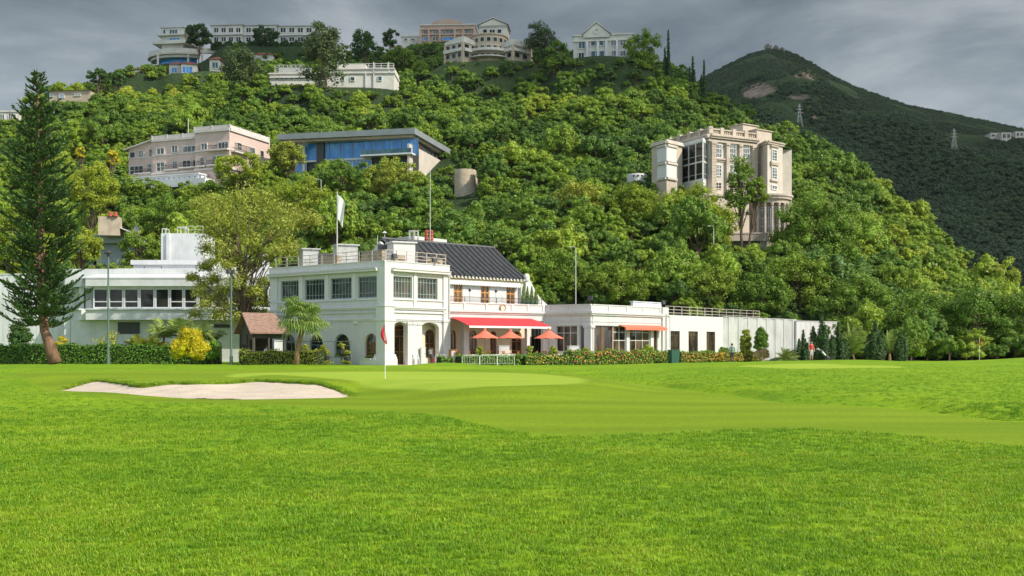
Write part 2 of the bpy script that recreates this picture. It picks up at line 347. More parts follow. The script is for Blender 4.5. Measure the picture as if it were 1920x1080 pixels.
def build_terrain():
    pxs = np.concatenate([np.linspace(-2500, -300, 40)[:-1], np.linspace(-300, 2300, 420)[:-1], np.linspace(2300, 4500, 40)])
    ys = np.concatenate([np.linspace(116, 400, 150)[:-1], np.geomspace(400, 1900, 150)])
    PX, YY = np.meshgrid(pxs, ys); X = (PX-CX)*YY/F; Z = terr(X, YY)
    Z = Z-.15*(YY < 119)
    fine = (YY > 400)
    nz = np.array([noise.fractal(Vector((a*.02, b*.02, 0)), 1.0, 2.1, 5) if c else 0 for a, b, c in zip(X.ravel(), YY.ravel(), fine.ravel())]).reshape(X.shape)
    Z = Z+nz*5*np.clip((YY-400)/300, 0, 1)
    nr, nc = X.shape; i = np.arange(nr*nc).reshape(nr, nc)
    Q = np.stack([i[:-1, :-1], i[:-1, 1:], i[1:, 1:], i[1:, :-1]], -1).reshape(-1, 4)
    me = mesh_np('hills', np.stack([X, YY, Z], -1).reshape(-1, 3), Q, True)
    # rock exposure attribute (outcrops below the summit, bare cut on the spur)
    px = PX; py = HZ-(Z-CAMZ)*F/YY
    def el(cx, cy, rx, ry, Y0, Y1): return np.clip(1.25-np.sqrt(((px-cx)/rx)**2+((py-cy)/ry)**2), 0, 1)*((YY > Y0) & (YY < Y1))
    rk = np.maximum.reduce([el(1508,148,24,16,900,1400), el(1425,172,40,20,800,1300), el(1468,195,34,16,800,1300), el(1455,215,20,10,700,1300), el(1530,165,8,7,700,1300),
                            el(1545,178,5,6,700,1300), el(1500,180,40,5,700,1300), el(1528,222,16,7,500,1250), el(1560,195,6,4,500,1250)])
    at = me.attributes.new('rock', 'FLOAT', 'POINT'); at.data.foreach_set('value', rk.ravel().astype(np.float32))
    # bare earth cut along the right-hand spur
    pc = np.array([(1705,372),(1740,405),(1775,440),(1803,478)])
    dd = np.full(px.shape, 1e9)
    for a, b in zip(pc[:-1], pc[1:]):
        e = b-a; u = np.clip(((px-a[0])*e[0]+(py-a[1])*e[1])/(e@e), 0, 1)
        dd = np.minimum(dd, np.hypot(px-a[0]-u*e[0], py-a[1]-u*e[1]))
    ea = np.clip(1.2-dd/14, 0, 1)*(YY > 150)*(YY < 300)
    at = me.attributes.new('earth', 'FLOAT', 'POINT'); at.data.foreach_set('value', ea.ravel().astype(np.float32))
    m = bpy.data.materials.new('hill ground'); m.use_nodes = True; nt = m.node_tree; N = nt.nodes; L = nt.links; b = N['Principled BSDF']
    b.inputs['Roughness'].default_value = .95; b.inputs['Specular IOR Level'].default_value = .1
    g = N.new('ShaderNodeNewGeometry'); n = N.new('ShaderNodeTexNoise'); n.inputs['Scale'].default_value = .05; n.inputs['Detail'].default_value = 9; n.inputs['Roughness'].default_value = .7
    L.new(g.outputs['Position'], n.inputs['Vector']); cr = N.new('ShaderNodeValToRGB'); L.new(n.outputs[0], cr.inputs[0])
    cr.color_ramp.elements[0].position = .35; cr.color_ramp.elements[0].color = (.026,.050,.020, 1); cr.color_ramp.elements[1].position = .65; cr.color_ramp.elements[1].color = (.060,.092,.034, 1)
    n2 = N.new('ShaderNodeTexNoise'); n2.inputs['Scale'].default_value = .045; n2.inputs['Detail'].default_value = 10; n2.inputs['Roughness'].default_value = .75; L.new(g.outputs['Position'], n2.inputs['Vector'])
    rc = N.new('ShaderNodeValToRGB'); L.new(n2.outputs[0], rc.inputs[0]); rc.color_ramp.elements[0].position = .38; rc.color_ramp.elements[0].color = (.035,.033,.03, 1); rc.color_ramp.elements[1].position = .62; rc.color_ramp.elements[1].color = (.30,.23,.18, 1)
    def msk(nm, lo, hi):
        a = N.new('ShaderNodeAttribute'); a.attribute_name = nm; ad = N.new('ShaderNodeMath'); ad.operation = 'ADD'; L.new(a.outputs['Fac'], ad.inputs[0])
        s = N.new('ShaderNodeMath'); s.operation = 'MULTIPLY_ADD'; L.new(n2.outputs[0], s.inputs[0]); s.inputs[1].default_value = 1.6; s.inputs[2].default_value = -.8
        L.new(s.outputs[0], ad.inputs[1]); r = N.new('ShaderNodeMapRange'); r.inputs[1].default_value = lo; r.inputs[2].default_value = hi; L.new(ad.outputs[0], r.inputs[0])
        mu = N.new('ShaderNodeMath'); mu.operation = 'MULTIPLY'; L.new(r.outputs[0], mu.inputs[0]); gt = N.new('ShaderNodeMath'); gt.operation = 'GREATER_THAN'; L.new(a.outputs['Fac'], gt.inputs[0]); gt.inputs[1].default_value = .02
        L.new(gt.outputs[0], mu.inputs[1]); return mu.outputs[0]
    x1 = N.new('ShaderNodeMix'); x1.data_type = 'RGBA'; L.new(msk('rock', .45, .58), x1.inputs[0]); L.new(cr.outputs[0], x1.inputs[6]); L.new(rc.outputs[0], x1.inputs[7])
    x2 = N.new('ShaderNodeMix'); x2.data_type = 'RGBA'; L.new(msk('earth', .2, .5), x2.inputs[0]); L.new(x1.outputs[2], x2.inputs[6]); x2.inputs[7].default_value = (.36,.22,.12, 1)
    L.new(x2.outputs[2], b.inputs['Base Color'])
    bp = N.new('ShaderNodeBump'); bp.inputs['Strength'].default_value = .9; bp.inputs['Distance'].default_value = 4; L.new(n2.outputs[0], bp.inputs['Height']); L.new(bp.outputs[0], b.inputs['Normal'])
    me.materials.append(m); o = place(me, 'hills'); setp(o, 'steep wooded hillside with a far mountain behind it', None, None, 'structure')
    return rk
build_terrain()

# flat ground far around, below the lawn
def base_ground():
    m = mk('far ground grass', (.10,.20,.025), .95, .2, .08)
    mb = MB(); mb.add([(-2400,-2400,-.45),(2400,-2400,-.45),(2400,2400,-.45),(-2400,2400,-.45)], [(0,1,2,3)])
    o = mb.build('ground', m, loc=(0,0,-.45)); setp(o, 'wide flat ground under the course', None, None, 'structure')
base_ground()

# ------------------------------------------------------------------ lawn with bunker, green and fairway
def scr(px, py, h=0.):
    Y = F*(CAMZ-h)/(py-HZ); return ((px-CX)*Y/F, Y)
def sdist(X, Y, poly):
    """signed distance, negative inside"""
    d = np.full(X.shape, 1e9); ins = np.zeros(X.shape, bool); n = len(poly)
    for i in range(n):
        ax, ay = poly[i]; bx, by = poly[(i+1) % n]; ex, ey = bx-ax, by-ay
        u = np.clip(((X-ax)*ex+(Y-ay)*ey)/(ex*ex+ey*ey+1e-12), 0, 1)
        d = np.minimum(d, np.hypot(X-ax-u*ex, Y-ay-u*ey))
        c = ((ay > Y) != (by > Y)) & (X < (bx-ax)*(Y-ay)/((by-ay)+1e-12)+ax); ins ^= c
    return np.where(ins, -d, d)
def smooth_poly(p, k=4):
    out = []; n = len(p)
    for i in range(n):
        p0, p1, p2, p3 = [np.array(p[(i+j-1) % n]) for j in range(4)]
        for q in range(k):
            t = q/k; out.append(tuple(.5*((2*p1)+(-p0+p2)*t+(2*p0-5*p1+4*p2-p3)*t*t+(-p0+3*p1-3*p2+p3)*t**3)))
    return out
GH = .36
def wpt(px, Y): return ((px-CX)*Y/F, Y)
bunker = smooth_poly([scr(110,729,.02), scr(180,737,.0), scr(300,744,-.02), scr(450,748,-.02), scr(600,747,-.02), scr(640,744.5,.0), scr(668,741,.0),
                      scr(650,733,.08), scr(625,726,.18), scr(595,718,.30), scr(560,714,GH), scr(480,711.5,GH), scr(400,715,GH), scr(320,716.5,GH-.02), scr(262,717.5,GH-.03), scr(228,714.5,GH-.05), scr(190,715.5,.2), scr(150,721,.1)])
greenp = smooth_poly([scr(440,708,GH), scr(520,703,GH), scr(700,716,GH), scr(850,726,GH-.03), scr(1000,727,GH-.08), scr(1090,719,GH-.03), scr(1085,709,GH), scr(980,700,GH), scr(760,696.5,GH), scr(560,698,GH), scr(440,701,GH)])
plat = smooth_poly([wpt(20,46), wpt(110,44), wpt(170,42), wpt(215,38.4), wpt(300,36.4), wpt(480,36.9), wpt(580,36.9), wpt(625,37.2), wpt(675,38.2), wpt(740,36.5), wpt(810,33.5), wpt(900,31.8), scr(1060,731,.28), scr(1190,718,.28), scr(1120,703,.32), scr(980,695,GH), scr(700,692,GH), scr(400,693,GH), scr(150,697,.32), wpt(30,54)])
fairp = smooth_poly([scr(-300,700), scr(-50,708), scr(60,722), scr(110,737), scr(300,752), scr(500,758), scr(620,764), scr(720,769), scr(830,781), scr(930,798), scr(1010,809), scr(1120,812), scr(1300,806), scr(1500,803), scr(1680,812), scr(1920,834), scr(2400,870),
                     scr(2400,812), scr(1920,792), scr(1820,784), scr(1700,770), scr(1560,761), scr(1460,754), scr(1380,744), scr(1290,735), scr(1200,721), scr(1130,712), scr(1060,705), scr(980,700,.1), scr(760,697,.1), scr(560,697,.1), scr(380,700,.1), scr(150,704,.1)])
fgreen = smooth_poly([scr(1395,688,.25), scr(1480,690,.25), scr(1600,691,.25), scr(1700,689,.25), scr(1640,683,.3), scr(1500,681,.3), scr(1400,684,.3)])
def ss(a, b, x): t = np.clip((x-a)/(b-a), 0, 1); return t*t*(3-2*t)
def lawn_h(X, Y, full=False, raw=False):
    X = np.asarray(X, float); Y = np.asarray(Y, float)
    h = .03*np.sin(X*.31+.6)*np.sin(Y*.23)+.02*np.sin(X*.7-Y*.4)
    dp = sdist(X, Y, plat); w = ss(1.6, -1.6, dp); h = h*(1-w)+GH*w
    # rough to the right of the fairway is a low bank
    px = CX+F*X/Y; up = np.interp(px, [1100,1200,1290,1380,1460,1560,1700,1820,1920,2400], [705,721,735,744,754,761,770,784,792,812])
    Yf = F*CAMZ/(up-HZ); wb = ss(.0, 2.2, Y-Yf)*ss(1180, 1330, px)*ss(104, 92, Y); h = h+.24*wb
    # mounds before the hedge and at the right edge
    def g(cx, cy, rx, ry, a): return a*np.exp(-((X-cx)/rx)**2-((Y-cy)/ry)**2)
    h = h+g(-5.2,82,3.4,3.2,.34)+g(1.5,84,3.5,3,.12)+g(-30,88,20,6,.10)+g(47,86,9,9,.55)+g(60,70,14,14,.6)+g(30,101,9,4,.30)
    if raw: return h
    db = sdist(X, Y, bunker); inb = ss(.03, -.16, db); h = h*(1-inb)+inb*np.minimum(h, sand_h(X, Y, db)-.2)
    if full: return h, db
    return h
FRX = np.array([scr(p, q, 0)[0] for p, q in ((60,727),(110,729),(180,737),(300,744),(450,748),(600,747),(668,741),(720,738))]); FRY = np.array([scr(p, q, 0)[1] for p, q in ((60,727),(110,729),(180,737),(300,744),(450,748),(600,747),(668,741),(720,738))])
def _bunker_profile():
    bx = np.array(bunker); n = len(bx); xs = np.linspace(bx[:, 0].min()+.05, bx[:, 0].max()-.05, 160); yb = []
    for x in xs:
        ys = [bx[i, 1]+(bx[(i+1) % n, 1]-bx[i, 1])*(x-bx[i, 0])/(bx[(i+1) % n, 0]-bx[i, 0]) for i in range(n) if (bx[i, 0]-x)*(bx[(i+1) % n, 0]-x) < 0]
        yb.append(max(ys))
    yb = np.array(yb); return xs, yb, lawn_h(xs, yb+.25, raw=True)
BPX, BPY, BPH = _bunker_profile()
def sand_h(X, Y, db):
    # sand dished up from the near edge to just under the far lip
    y0 = np.interp(X, FRX, FRY); y1 = np.interp(X, BPX, BPY); hb = np.interp(X, BPX, BPH); w = np.clip((Y-y0)/np.maximum(y1-y0, .3), 0, 1)
    return -.035+(hb-.075)*w**1.1-.035*np.sin(math.pi*np.clip(w, 0, 1))+.012*np.sin(X*2.1+Y)+.008*np.sin(X*5-Y*3)
def build_lawn():
    pxs = np.concatenate([np.linspace(-1500, -120, 60)[:-1], np.linspace(-120, 2040, 560)[:-1], np.linspace(2040, 3400, 60)])
    ys = np.concatenate([np.geomspace(1.2, 30, 170)[:-1], np.arange(30, 58, .09), np.geomspace(58, 122, 150)])
    PX, YY = np.meshgrid(pxs, ys); X = (PX-CX)*YY/F; Z, db = lawn_h(X, YY, True)
    dg = sdist(X, YY, greenp); df = sdist(X, YY, fairp); dfg = sdist(X, YY, fgreen); dpl = sdist(X, YY, plat)
    nr, nc = X.shape; i = np.arange(nr*nc).reshape(nr, nc)
    Q = np.stack([i[:-1, :-1], i[:-1, 1:], i[1:, 1:], i[1:, :-1]], -1).reshape(-1, 4)
    me = mesh_np('lawn', np.stack([X, YY, Z], -1).reshape(-1, 3), Q, True)
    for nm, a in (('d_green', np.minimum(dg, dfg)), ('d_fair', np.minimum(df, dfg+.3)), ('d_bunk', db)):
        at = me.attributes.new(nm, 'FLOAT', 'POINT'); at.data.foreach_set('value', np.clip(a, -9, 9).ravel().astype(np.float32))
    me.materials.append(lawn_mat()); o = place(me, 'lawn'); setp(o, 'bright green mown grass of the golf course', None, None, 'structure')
    # sand sheet
    bx = np.array(bunker); xs = np.arange(bx[:, 0].min()-.6, bx[:, 0].max()+.6, .12); yy = np.arange(bx[:, 1].min()-.6, bx[:, 1].max()+.6, .12)
    X, Y = np.meshgrid(xs, yy); db = sdist(X, Y, bunker); Z = sand_h(X, Y, db)
    nr, nc = X.shape; i = np.arange(nr*nc).reshape(nr, nc); Q = np.stack([i[:-1, :-1], i[:-1, 1:], i[1:, 1:], i[1:, :-1]], -1).reshape(-1, 4)
    keep = (db.ravel()[Q] < .12).all(1); Q = Q[keep]
    me = mesh_np('sand_bunker', np.stack([X, Y, Z], -1).reshape(-1, 3), Q, True)
    me.materials.append(mk('bunker sand', (.58,.475,.375), .95, .08, 1.2, bump=.9, bscale=9)); o = place(me, 'sand_bunker')
    setp(o, 'pale sand bunker cut into the near edge of the green', None, None, 'structure')
def lawn_mat():
    m = bpy.data.materials.new('mown grass'); m.use_nodes = True; nt = m.node_tree; N = nt.nodes; L = nt.links; b = N['Principled BSDF']
    b.inputs['Roughness'].default_value = .85; b.inputs['Specular IOR Level'].default_value = .15
    g = N.new('ShaderNodeNewGeometry')
    def nz(scale, det=5, ro=.6, st=(1,1,1)):
        mp = N.new('ShaderNodeMapping'); mp.inputs['Scale'].default_value = st; L.new(g.outputs['Position'], mp.inputs[0])
        n = N.new('ShaderNodeTexNoise'); n.inputs['Scale'].default_value = scale; n.inputs['Detail'].default_value = det; n.inputs['Roughness'].default_value = ro; L.new(mp.outputs[0], n.inputs['Vector']); return n.outputs[0]
    def ramp(v, a, b_, p0=.35, p1=.65):
        c = N.new('ShaderNodeValToRGB'); L.new(v, c.inputs[0]); c.color_ramp.elements[0].position = p0; c.color_ramp.elements[0].color = (*a, 1)
        c.color_ramp.elements[1].position = p1; c.color_ramp.elements[1].color = (*b_, 1); return c.outputs[0]
    def mix(f, a, b_, ty='MIX'):
        x = N.new('ShaderNodeMix'); x.data_type = 'RGBA'; x.blend_type = ty
        if isinstance(f, float): x.inputs[0].default_value = f
        else: L.new(f, x.inputs[0])
        L.new(a, x.inputs[6])
        if isinstance(b_, tuple): x.inputs[7].default_value = (*b_, 1)
        else: L.new(b_, x.inputs[7])
        return x.outputs[2]
    fine = nz(9, 8, .75); big = nz(.12, 4); mid = nz(.7, 6, .65)
    rough = mix(.5, ramp(big, (.115,.245,.006), (.27,.385,.008)), ramp(mid, (.11,.24,.006), (.24,.365,.008)))
    rough = mix(.7, rough, ramp(fine, (.50,.54,.50), (1.16,1.15,1.12), .36, .62), 'MULTIPLY')
    # fairway: olive, with faint mowing stripes across
    stripes = nz(1.0, 2, .5, (.04, .55, 1)); fair = ramp(stripes, (.155,.245,.007), (.205,.300,.010), .38, .62)
    fair = mix(.75, fair, ramp(nz(11, 8, .8), (.58,.62,.55), (1.15,1.12,1.1), .38, .6), 'MULTIPLY')
    grn = ramp(nz(.5, 4, .5, (.3,1,1)), (.26,.37,.03), (.31,.41,.04)); grn = mix(.25, grn, ramp(nz(20, 4), (.8,.8,.8), (1.1,1.1,1.1)), 'MULTIPLY')
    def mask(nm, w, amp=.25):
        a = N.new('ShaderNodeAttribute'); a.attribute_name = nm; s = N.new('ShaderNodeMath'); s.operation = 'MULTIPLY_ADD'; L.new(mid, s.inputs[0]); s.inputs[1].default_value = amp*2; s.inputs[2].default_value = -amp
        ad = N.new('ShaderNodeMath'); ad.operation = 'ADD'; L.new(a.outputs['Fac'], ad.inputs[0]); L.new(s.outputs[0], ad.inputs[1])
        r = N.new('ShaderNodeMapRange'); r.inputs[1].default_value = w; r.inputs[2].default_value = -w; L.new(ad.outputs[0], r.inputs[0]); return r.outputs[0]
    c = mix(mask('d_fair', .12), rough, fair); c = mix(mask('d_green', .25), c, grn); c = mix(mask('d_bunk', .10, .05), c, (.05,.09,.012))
    L.new(c, b.inputs['Base Color'])
    bp = N.new('ShaderNodeBump'); bp.inputs['Strength'].default_value = .55; bp.inputs['Distance'].default_value = .05
    L.new(fine, bp.inputs['Height']); L.new(bp.outputs[0], b.inputs['Normal'])
    return m
build_lawn()
# ------------------------------------------------------------------ grass tufts in the foreground
def tuft_mesh(seed, nb=30, r=.085, h=.034):
    rs = np.random.default_rng(seed); V = []; Fs = []
    for i in range(nb):
        a = rs.uniform(0, 6.283); q = r*math.sqrt(rs.uniform()); x, y = q*math.cos(a), q*math.sin(a)
        b = rs.uniform(0, 6.283); lean = rs.uniform(.3, 1.3)*h; hh = h*rs.uniform(.5, 1.2); w = rs.uniform(.0025, .0045)
        dx, dy = math.cos(b), math.sin(b); wx, wy = -dy*w, dx*w; n = len(V)
        V += [(x-wx, y-wy, -.01), (x+wx, y+wy, -.01), (x+dx*lean*.4+wx*.8, y+dy*lean*.4+wy*.8, hh*.6), (x+dx*lean*.4-wx*.8, y+dy*lean*.4-wy*.8, hh*.6), (x+dx*lean, y+dy*lean, hh)]
        Fs += [(n, n+1, n+2, n+3), (n+3, n+2, n+4)]
    return mesh_np('grass_tuft', V, Fs)
def build_grass():
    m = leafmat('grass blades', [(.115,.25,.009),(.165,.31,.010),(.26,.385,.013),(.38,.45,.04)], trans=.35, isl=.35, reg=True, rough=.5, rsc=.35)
    pr = []
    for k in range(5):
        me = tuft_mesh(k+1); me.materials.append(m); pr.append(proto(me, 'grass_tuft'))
    rs = np.random.default_rng(5); pts = []
    def band(y0, y1, dens, sc):
        n = int(dens*(y1*y1-y0*y0)*.5*1.5); y = np.sqrt(rs.uniform(y0*y0, y1*y1, n)); x = rs.uniform(-.75, .75, n)*y
        return np.stack([x, y, sc*rs.uniform(.7, 1.25, n)], 1)
    A = np.concatenate([band(3.5, 9, 190, .85), band(9, 16, 110, 1.0), band(16, 26, 42, 1.2), band(26, 85, 15, .95)]); A = A[(A[:, 1] < 26) | (rs.uniform(size=len(A)) < np.clip((85-A[:, 1])/59, 0, 1)**1.6)]
    X, Y = A[:, 0], A[:, 1]; df = np.minimum(sdist(X, Y, fairp), sdist(X, Y, greenp)); db = sdist(X, Y, bunker); dp = sdist(X, Y, plat)
    keep = (df > .15) & (db > .05) & (sdist(X, Y, fgreen) > 0); A = A[keep]; X, Y = A[:, 0], A[:, 1]
    # a fringe of longer grass along the far lip of the bunker
    bp = np.array(bunker); L = []
    for i in range(len(bp)):
        a, b = bp[i], bp[(i+1) % len(bp)]; n = int(np.hypot(*(b-a))*16)
        if (a[1]+b[1])/2 > 37.5 or a[0] > -7: 
            for q in range(n): p = a+(b-a)*rs.uniform(); L.append((p[0]+rs.normal()*.05, p[1]+.08+rs.normal()*.05, 1.5*rs.uniform(.8, 1.3)))
    A = np.concatenate([A, np.array(L)]); X, Y = A[:, 0], A[:, 1]; Z = lawn_h(X, Y)
    # lip tufts sit on the lawn, not in the sunken edge
    Z[-len(L):] = lawn_h(X[-len(L):], Y[-len(L):]+.25)-.02
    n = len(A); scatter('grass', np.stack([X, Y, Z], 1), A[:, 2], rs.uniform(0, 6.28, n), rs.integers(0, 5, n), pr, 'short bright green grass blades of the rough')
build_grass()

# ------------------------------------------------------------------ hillside trees
# building plots kept clear: (px0, px1, Y of building, lowest visible pixel row of the building)
CLEAR = [(228,300,197,334),(290,400,195,343),(395,445,190,330),(440,510,196,318),(520,620,195,292),(615,780,191,305),(770,850,200,312),(848,896,190,392),
         (1218,1282,176,330),(1278,1335,172,338),(1330,1375,173,345),(1365,1420,173,452),(1405,1482,176,452),(1368,1445,168,462),(1170,1226,176,338),
         (500,600,270,158),(600,750,270,169),(228,320,300,134),(270,430,345,122),(310,385,318,138),(388,436,322,136),(385,610,350,81),(470,570,352,96),
         (780,900,372,80),(828,1000,300,116),(890,960,350,80),(1070,1195,290,108),(88,172,300,190),(0,40,300,225),(135,270,152,478),(136,262,152,490),(750,792,380,82)]
FOOT = []   # building footprints (circles x,y,r) filled below
for a, b, Y, lo in CLEAR: 
    for q in np.linspace(a, b, 5): FOOT.append(((q-CX)*(Y+5)/F, Y+5, 4.0+(b-a)*Y/F*.1))
def hill_points(spx0, spx1, Y0, Y1, step, rs):
    out = []; y = Y0
    while y < Y1:
        st = step(y); x = (spx0-CX)*y/F
        while x < (spx1-CX)*y/F:
            out.append((x+rs.uniform(-.5, .5)*st, y+rs.uniform(-.5, .5)*st*.9)); x += st
        y += st*.85
    return np.array(out)
def build_hill_trees():
    rs = np.random.default_rng(11); protos = []
    for k in range(6): protos.append(tree_mesh('hillside_tree', M['leaf_hill'], 20+k, Rx=1, zc=1.0, nc=[44,30,52,28,40,60][k], nl=[75,90,62,95,90,55][k], ls=[.052,.060,.046,.064,.055,.045][k], cr=[(.17,.27),(.26,.4),(.13,.24),(.24,.38),(.2,.3),(.12,.22)][k], shell=(.5,.95), Rz=[.8,.95,.7,.85,.75,1.05][k]))
    protos.append(tree_mesh('hillside_tree', M['leaf_hill'], 40, Rx=.85, Rz=1.1, zc=1.4, nc=26, nl=48, ls=.07, core=.55, cr=(.18,.3), shell=(.4,.95)))
    protos.append(tree_mesh('hillside_tree', M['leaf_hill'], 41, Rx=1.1, Rz=.55, zc=1.0, nc=24, nl=60, ls=.07, cr=(.25,.38)))
    pts = hill_points(-350, 2300, 121, 372, lambda y: 3.6+.002*(y-120), rs)
    x, y = pts[:, 0], pts[:, 1]; z = terr(x, y); px = CX+F*x/y
    size = rs.uniform(1.7, 2.9, len(x))*(1+.5*(rs.uniform(size=len(x)) < .13))*np.interp(y, [150, 300], [1, .82]); size *= np.where(y < 128, .8, 1)
    Yr = np.interp(px, colpx, colYr); keep = (y < Yr+14)
    base_py = HZ-(z-CAMZ)*F/y; top_py = HZ-(z+size*1.85-CAMZ)*F/y
    rpx = size*F/y
    for a, b, Y, lo in CLEAR:
        m = (px+rpx*.6 > a) & (px-rpx*.6 < b) & (y < Y+7) & (top_py < lo); al = np.maximum(base_py-lo, 0)*y/F/1.85
        size = np.where(m, np.minimum(size, al), size); keep &= ~(m & (al < .55))
    for fx, fy, fr in FOOT: keep &= (np.hypot(x-fx, y-fy) > fr)
    # left modern building and the main club buildings stand on the flat before the trees
    keep &= ~((px < 520) & (y < 140) & (px > -400)); keep &= ~((px < 1560) & (y < 124)); keep &= ~((px > 1000) & (px < 1540) & (y < 136)); keep &= ~((px > 1300) & (px < 1600) & (y < 146))
    # the bare earth cut
    cy = HZ-(z-CAMZ)*F/y; cut = np.interp(px, [1705,1740,1775,1803], [372,405,440,478]); keep &= ~((px > 1696) & (px < 1812) & (cy-cut > -12) & (cy-cut < 36) & (y > 165))
    x, y, z, px, size, top_py = [q[keep] for q in (x, y, z, px, size, top_py)]
    vs = rs.uniform(.75, 1.35, len(x)); var = rs.integers(0, 8, len(x)); rot = rs.uniform(0, 6.28, len(x))
    # hidden behind the club buildings?
    hid = ((px > 515) & (px < 1040) & (top_py > 500)) | ((px > 1040) & (px < 1250) & (top_py > 575)) | ((px > 1250) & (px < 1530) & (top_py > 600)) | ((px > 0) & (px < 510) & (top_py > 505))
    vis = (px > 0) & (px < 1920) & ~hid & (y < 365)
    score = np.where(vis, size/y, -1); order = np.argsort(-score)[:290]
    LM = [('the tall left pine',75,330),('the stone chimney',205,400),('the pink house',330,345),('the pink house roof',340,235),('the glass house',650,300),('the glass house roof',690,235),('the curved retaining wall',870,360),('the tiled clubhouse roof',850,440),
          ('the white flag',640,390),('the cream flat-roofed building',620,175),('the tan house',915,125),('the gabled house',1130,115),('the round outbuilding',1194,335),('the stone mansion',1345,235),('the mansion terrace',1405,455),('the white pavilion',1170,570),('the annex railing',1335,580),
          ('the golfer in red',1521,640),('the bare earth cut',1755,425),('the right-hand red flag',1836,640),('the old villa',130,190),('the white tower block',340,440),('the mansion rotunda',1445,400),('the panelled wall',1430,600),('the red roof houses',340,140)]
    kinds = ['round-crowned','dense','large-leaved','shaggy','lumpy','fine-leaved','upright airy','flat-topped']; sel = np.zeros(len(x), bool); sel[order] = True; recs = {}
    for i in order:
        o = bpy.data.objects.new('hillside_tree', protos[var[i]]); C.objects.link(o); o.location = (x[i], y[i], z[i]); o.rotation_euler = (0, 0, rot[i]); o.scale = (size[i], size[i], size[i]*vs[i])
        cy = top_py[i]+size[i]*F/y[i]*.8; d = [math.hypot(px[i]-a, cy-b) for _, a, b in LM]; j = int(np.argmin(d)); _, a, b = LM[j]; dx, dy = px[i]-a, cy-b
        rel = ('right of' if dx > 0 else 'left of') if abs(dx) > abs(dy) else ('below' if dy > 0 else 'above')
        recs.setdefault((kinds[var[i]], rel, LM[j][0]), []).append((d[j], o))
    num = ['nearest','second nearest','third nearest','fourth nearest','fifth nearest','sixth nearest','seventh nearest','eighth nearest','ninth nearest','tenth nearest']
    for (k, rel, lm), lst in recs.items():
        lst.sort(key=lambda q: q[0])
        for q, (_, o) in enumerate(lst): setp(o, ('' if len(lst) == 1 else num[min(q, 9)]+' ')+k+' green tree on the slope '+rel+' '+lm, 'tree', k+' trees on the hillside')
    r = ~sel; n = int(r.sum()); print('hill trees', len(x), 'stuff', n)
    scatter('woodland', np.stack([x[r], y[r], z[r]], 1), size[r], rot[r], var[r], [proto(m, 'woodland_tree') for m in protos], 'green woodland covering the upper hillside')
    # undergrowth filling gaps
    pts = hill_points(-100, 2050, 120, 372, lambda y: 3.4 if y < 250 else 3.0, rs); x, y = pts[:, 0], pts[:, 1]; z = terr(x, y); px = CX+F*x/y
    size = rs.uniform(.9, 1.5, len(x)); top = HZ-(z+size*1.6-CAMZ)*F/y; keep = np.ones(len(x), bool)
    for a, b, Y, lo in CLEAR: m = (px > a-8) & (px < b+8) & (y < Y+7) & (top < lo); al = np.maximum(HZ-(z-CAMZ)*F/y-lo, 0)*y/F/1.6; size = np.where(m, np.minimum(size, al), size); keep &= ~(m & (al < .35))
    keep &= ~((px < 520) & (y < 140)); keep &= ~((px < 1560) & (y < 124)); keep &= ~((px > 1000) & (px < 1540) & (y < 134))
    cy = HZ-(z-CAMZ)*F/y; cut = np.interp(px, [1705,1740,1775,1803], [372,405,440,478]); keep &= ~((px > 1696) & (px < 1812) & (cy-cut > -10) & (cy-cut < 20) & (y > 165))
    x, y, z, size = x[keep], y[keep], z[keep], size[keep]; n = len(x)
    scatter('undergrowth', np.stack([x, y, z-.3], 1), size, rs.uniform(0, 6.28, n), rs.integers(0, 8, n), [proto(m, 'undergrowth_bush') for m in protos], 'low green undergrowth between the hillside trees')
    # far mountain scrub
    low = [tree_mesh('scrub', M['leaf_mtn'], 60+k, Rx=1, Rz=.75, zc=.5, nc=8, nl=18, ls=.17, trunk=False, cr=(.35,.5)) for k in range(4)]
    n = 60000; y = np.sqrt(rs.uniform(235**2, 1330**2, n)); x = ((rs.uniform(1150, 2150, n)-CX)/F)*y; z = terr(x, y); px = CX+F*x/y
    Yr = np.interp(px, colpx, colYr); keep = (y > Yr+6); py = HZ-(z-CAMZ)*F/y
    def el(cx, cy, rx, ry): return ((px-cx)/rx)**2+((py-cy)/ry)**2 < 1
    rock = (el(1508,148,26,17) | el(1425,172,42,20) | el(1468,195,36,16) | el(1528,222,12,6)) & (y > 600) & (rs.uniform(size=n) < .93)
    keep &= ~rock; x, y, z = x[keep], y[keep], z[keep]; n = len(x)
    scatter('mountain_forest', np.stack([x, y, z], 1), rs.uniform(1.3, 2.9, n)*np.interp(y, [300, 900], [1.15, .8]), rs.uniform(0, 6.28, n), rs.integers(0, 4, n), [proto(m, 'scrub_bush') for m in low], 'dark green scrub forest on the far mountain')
build_hill_trees()

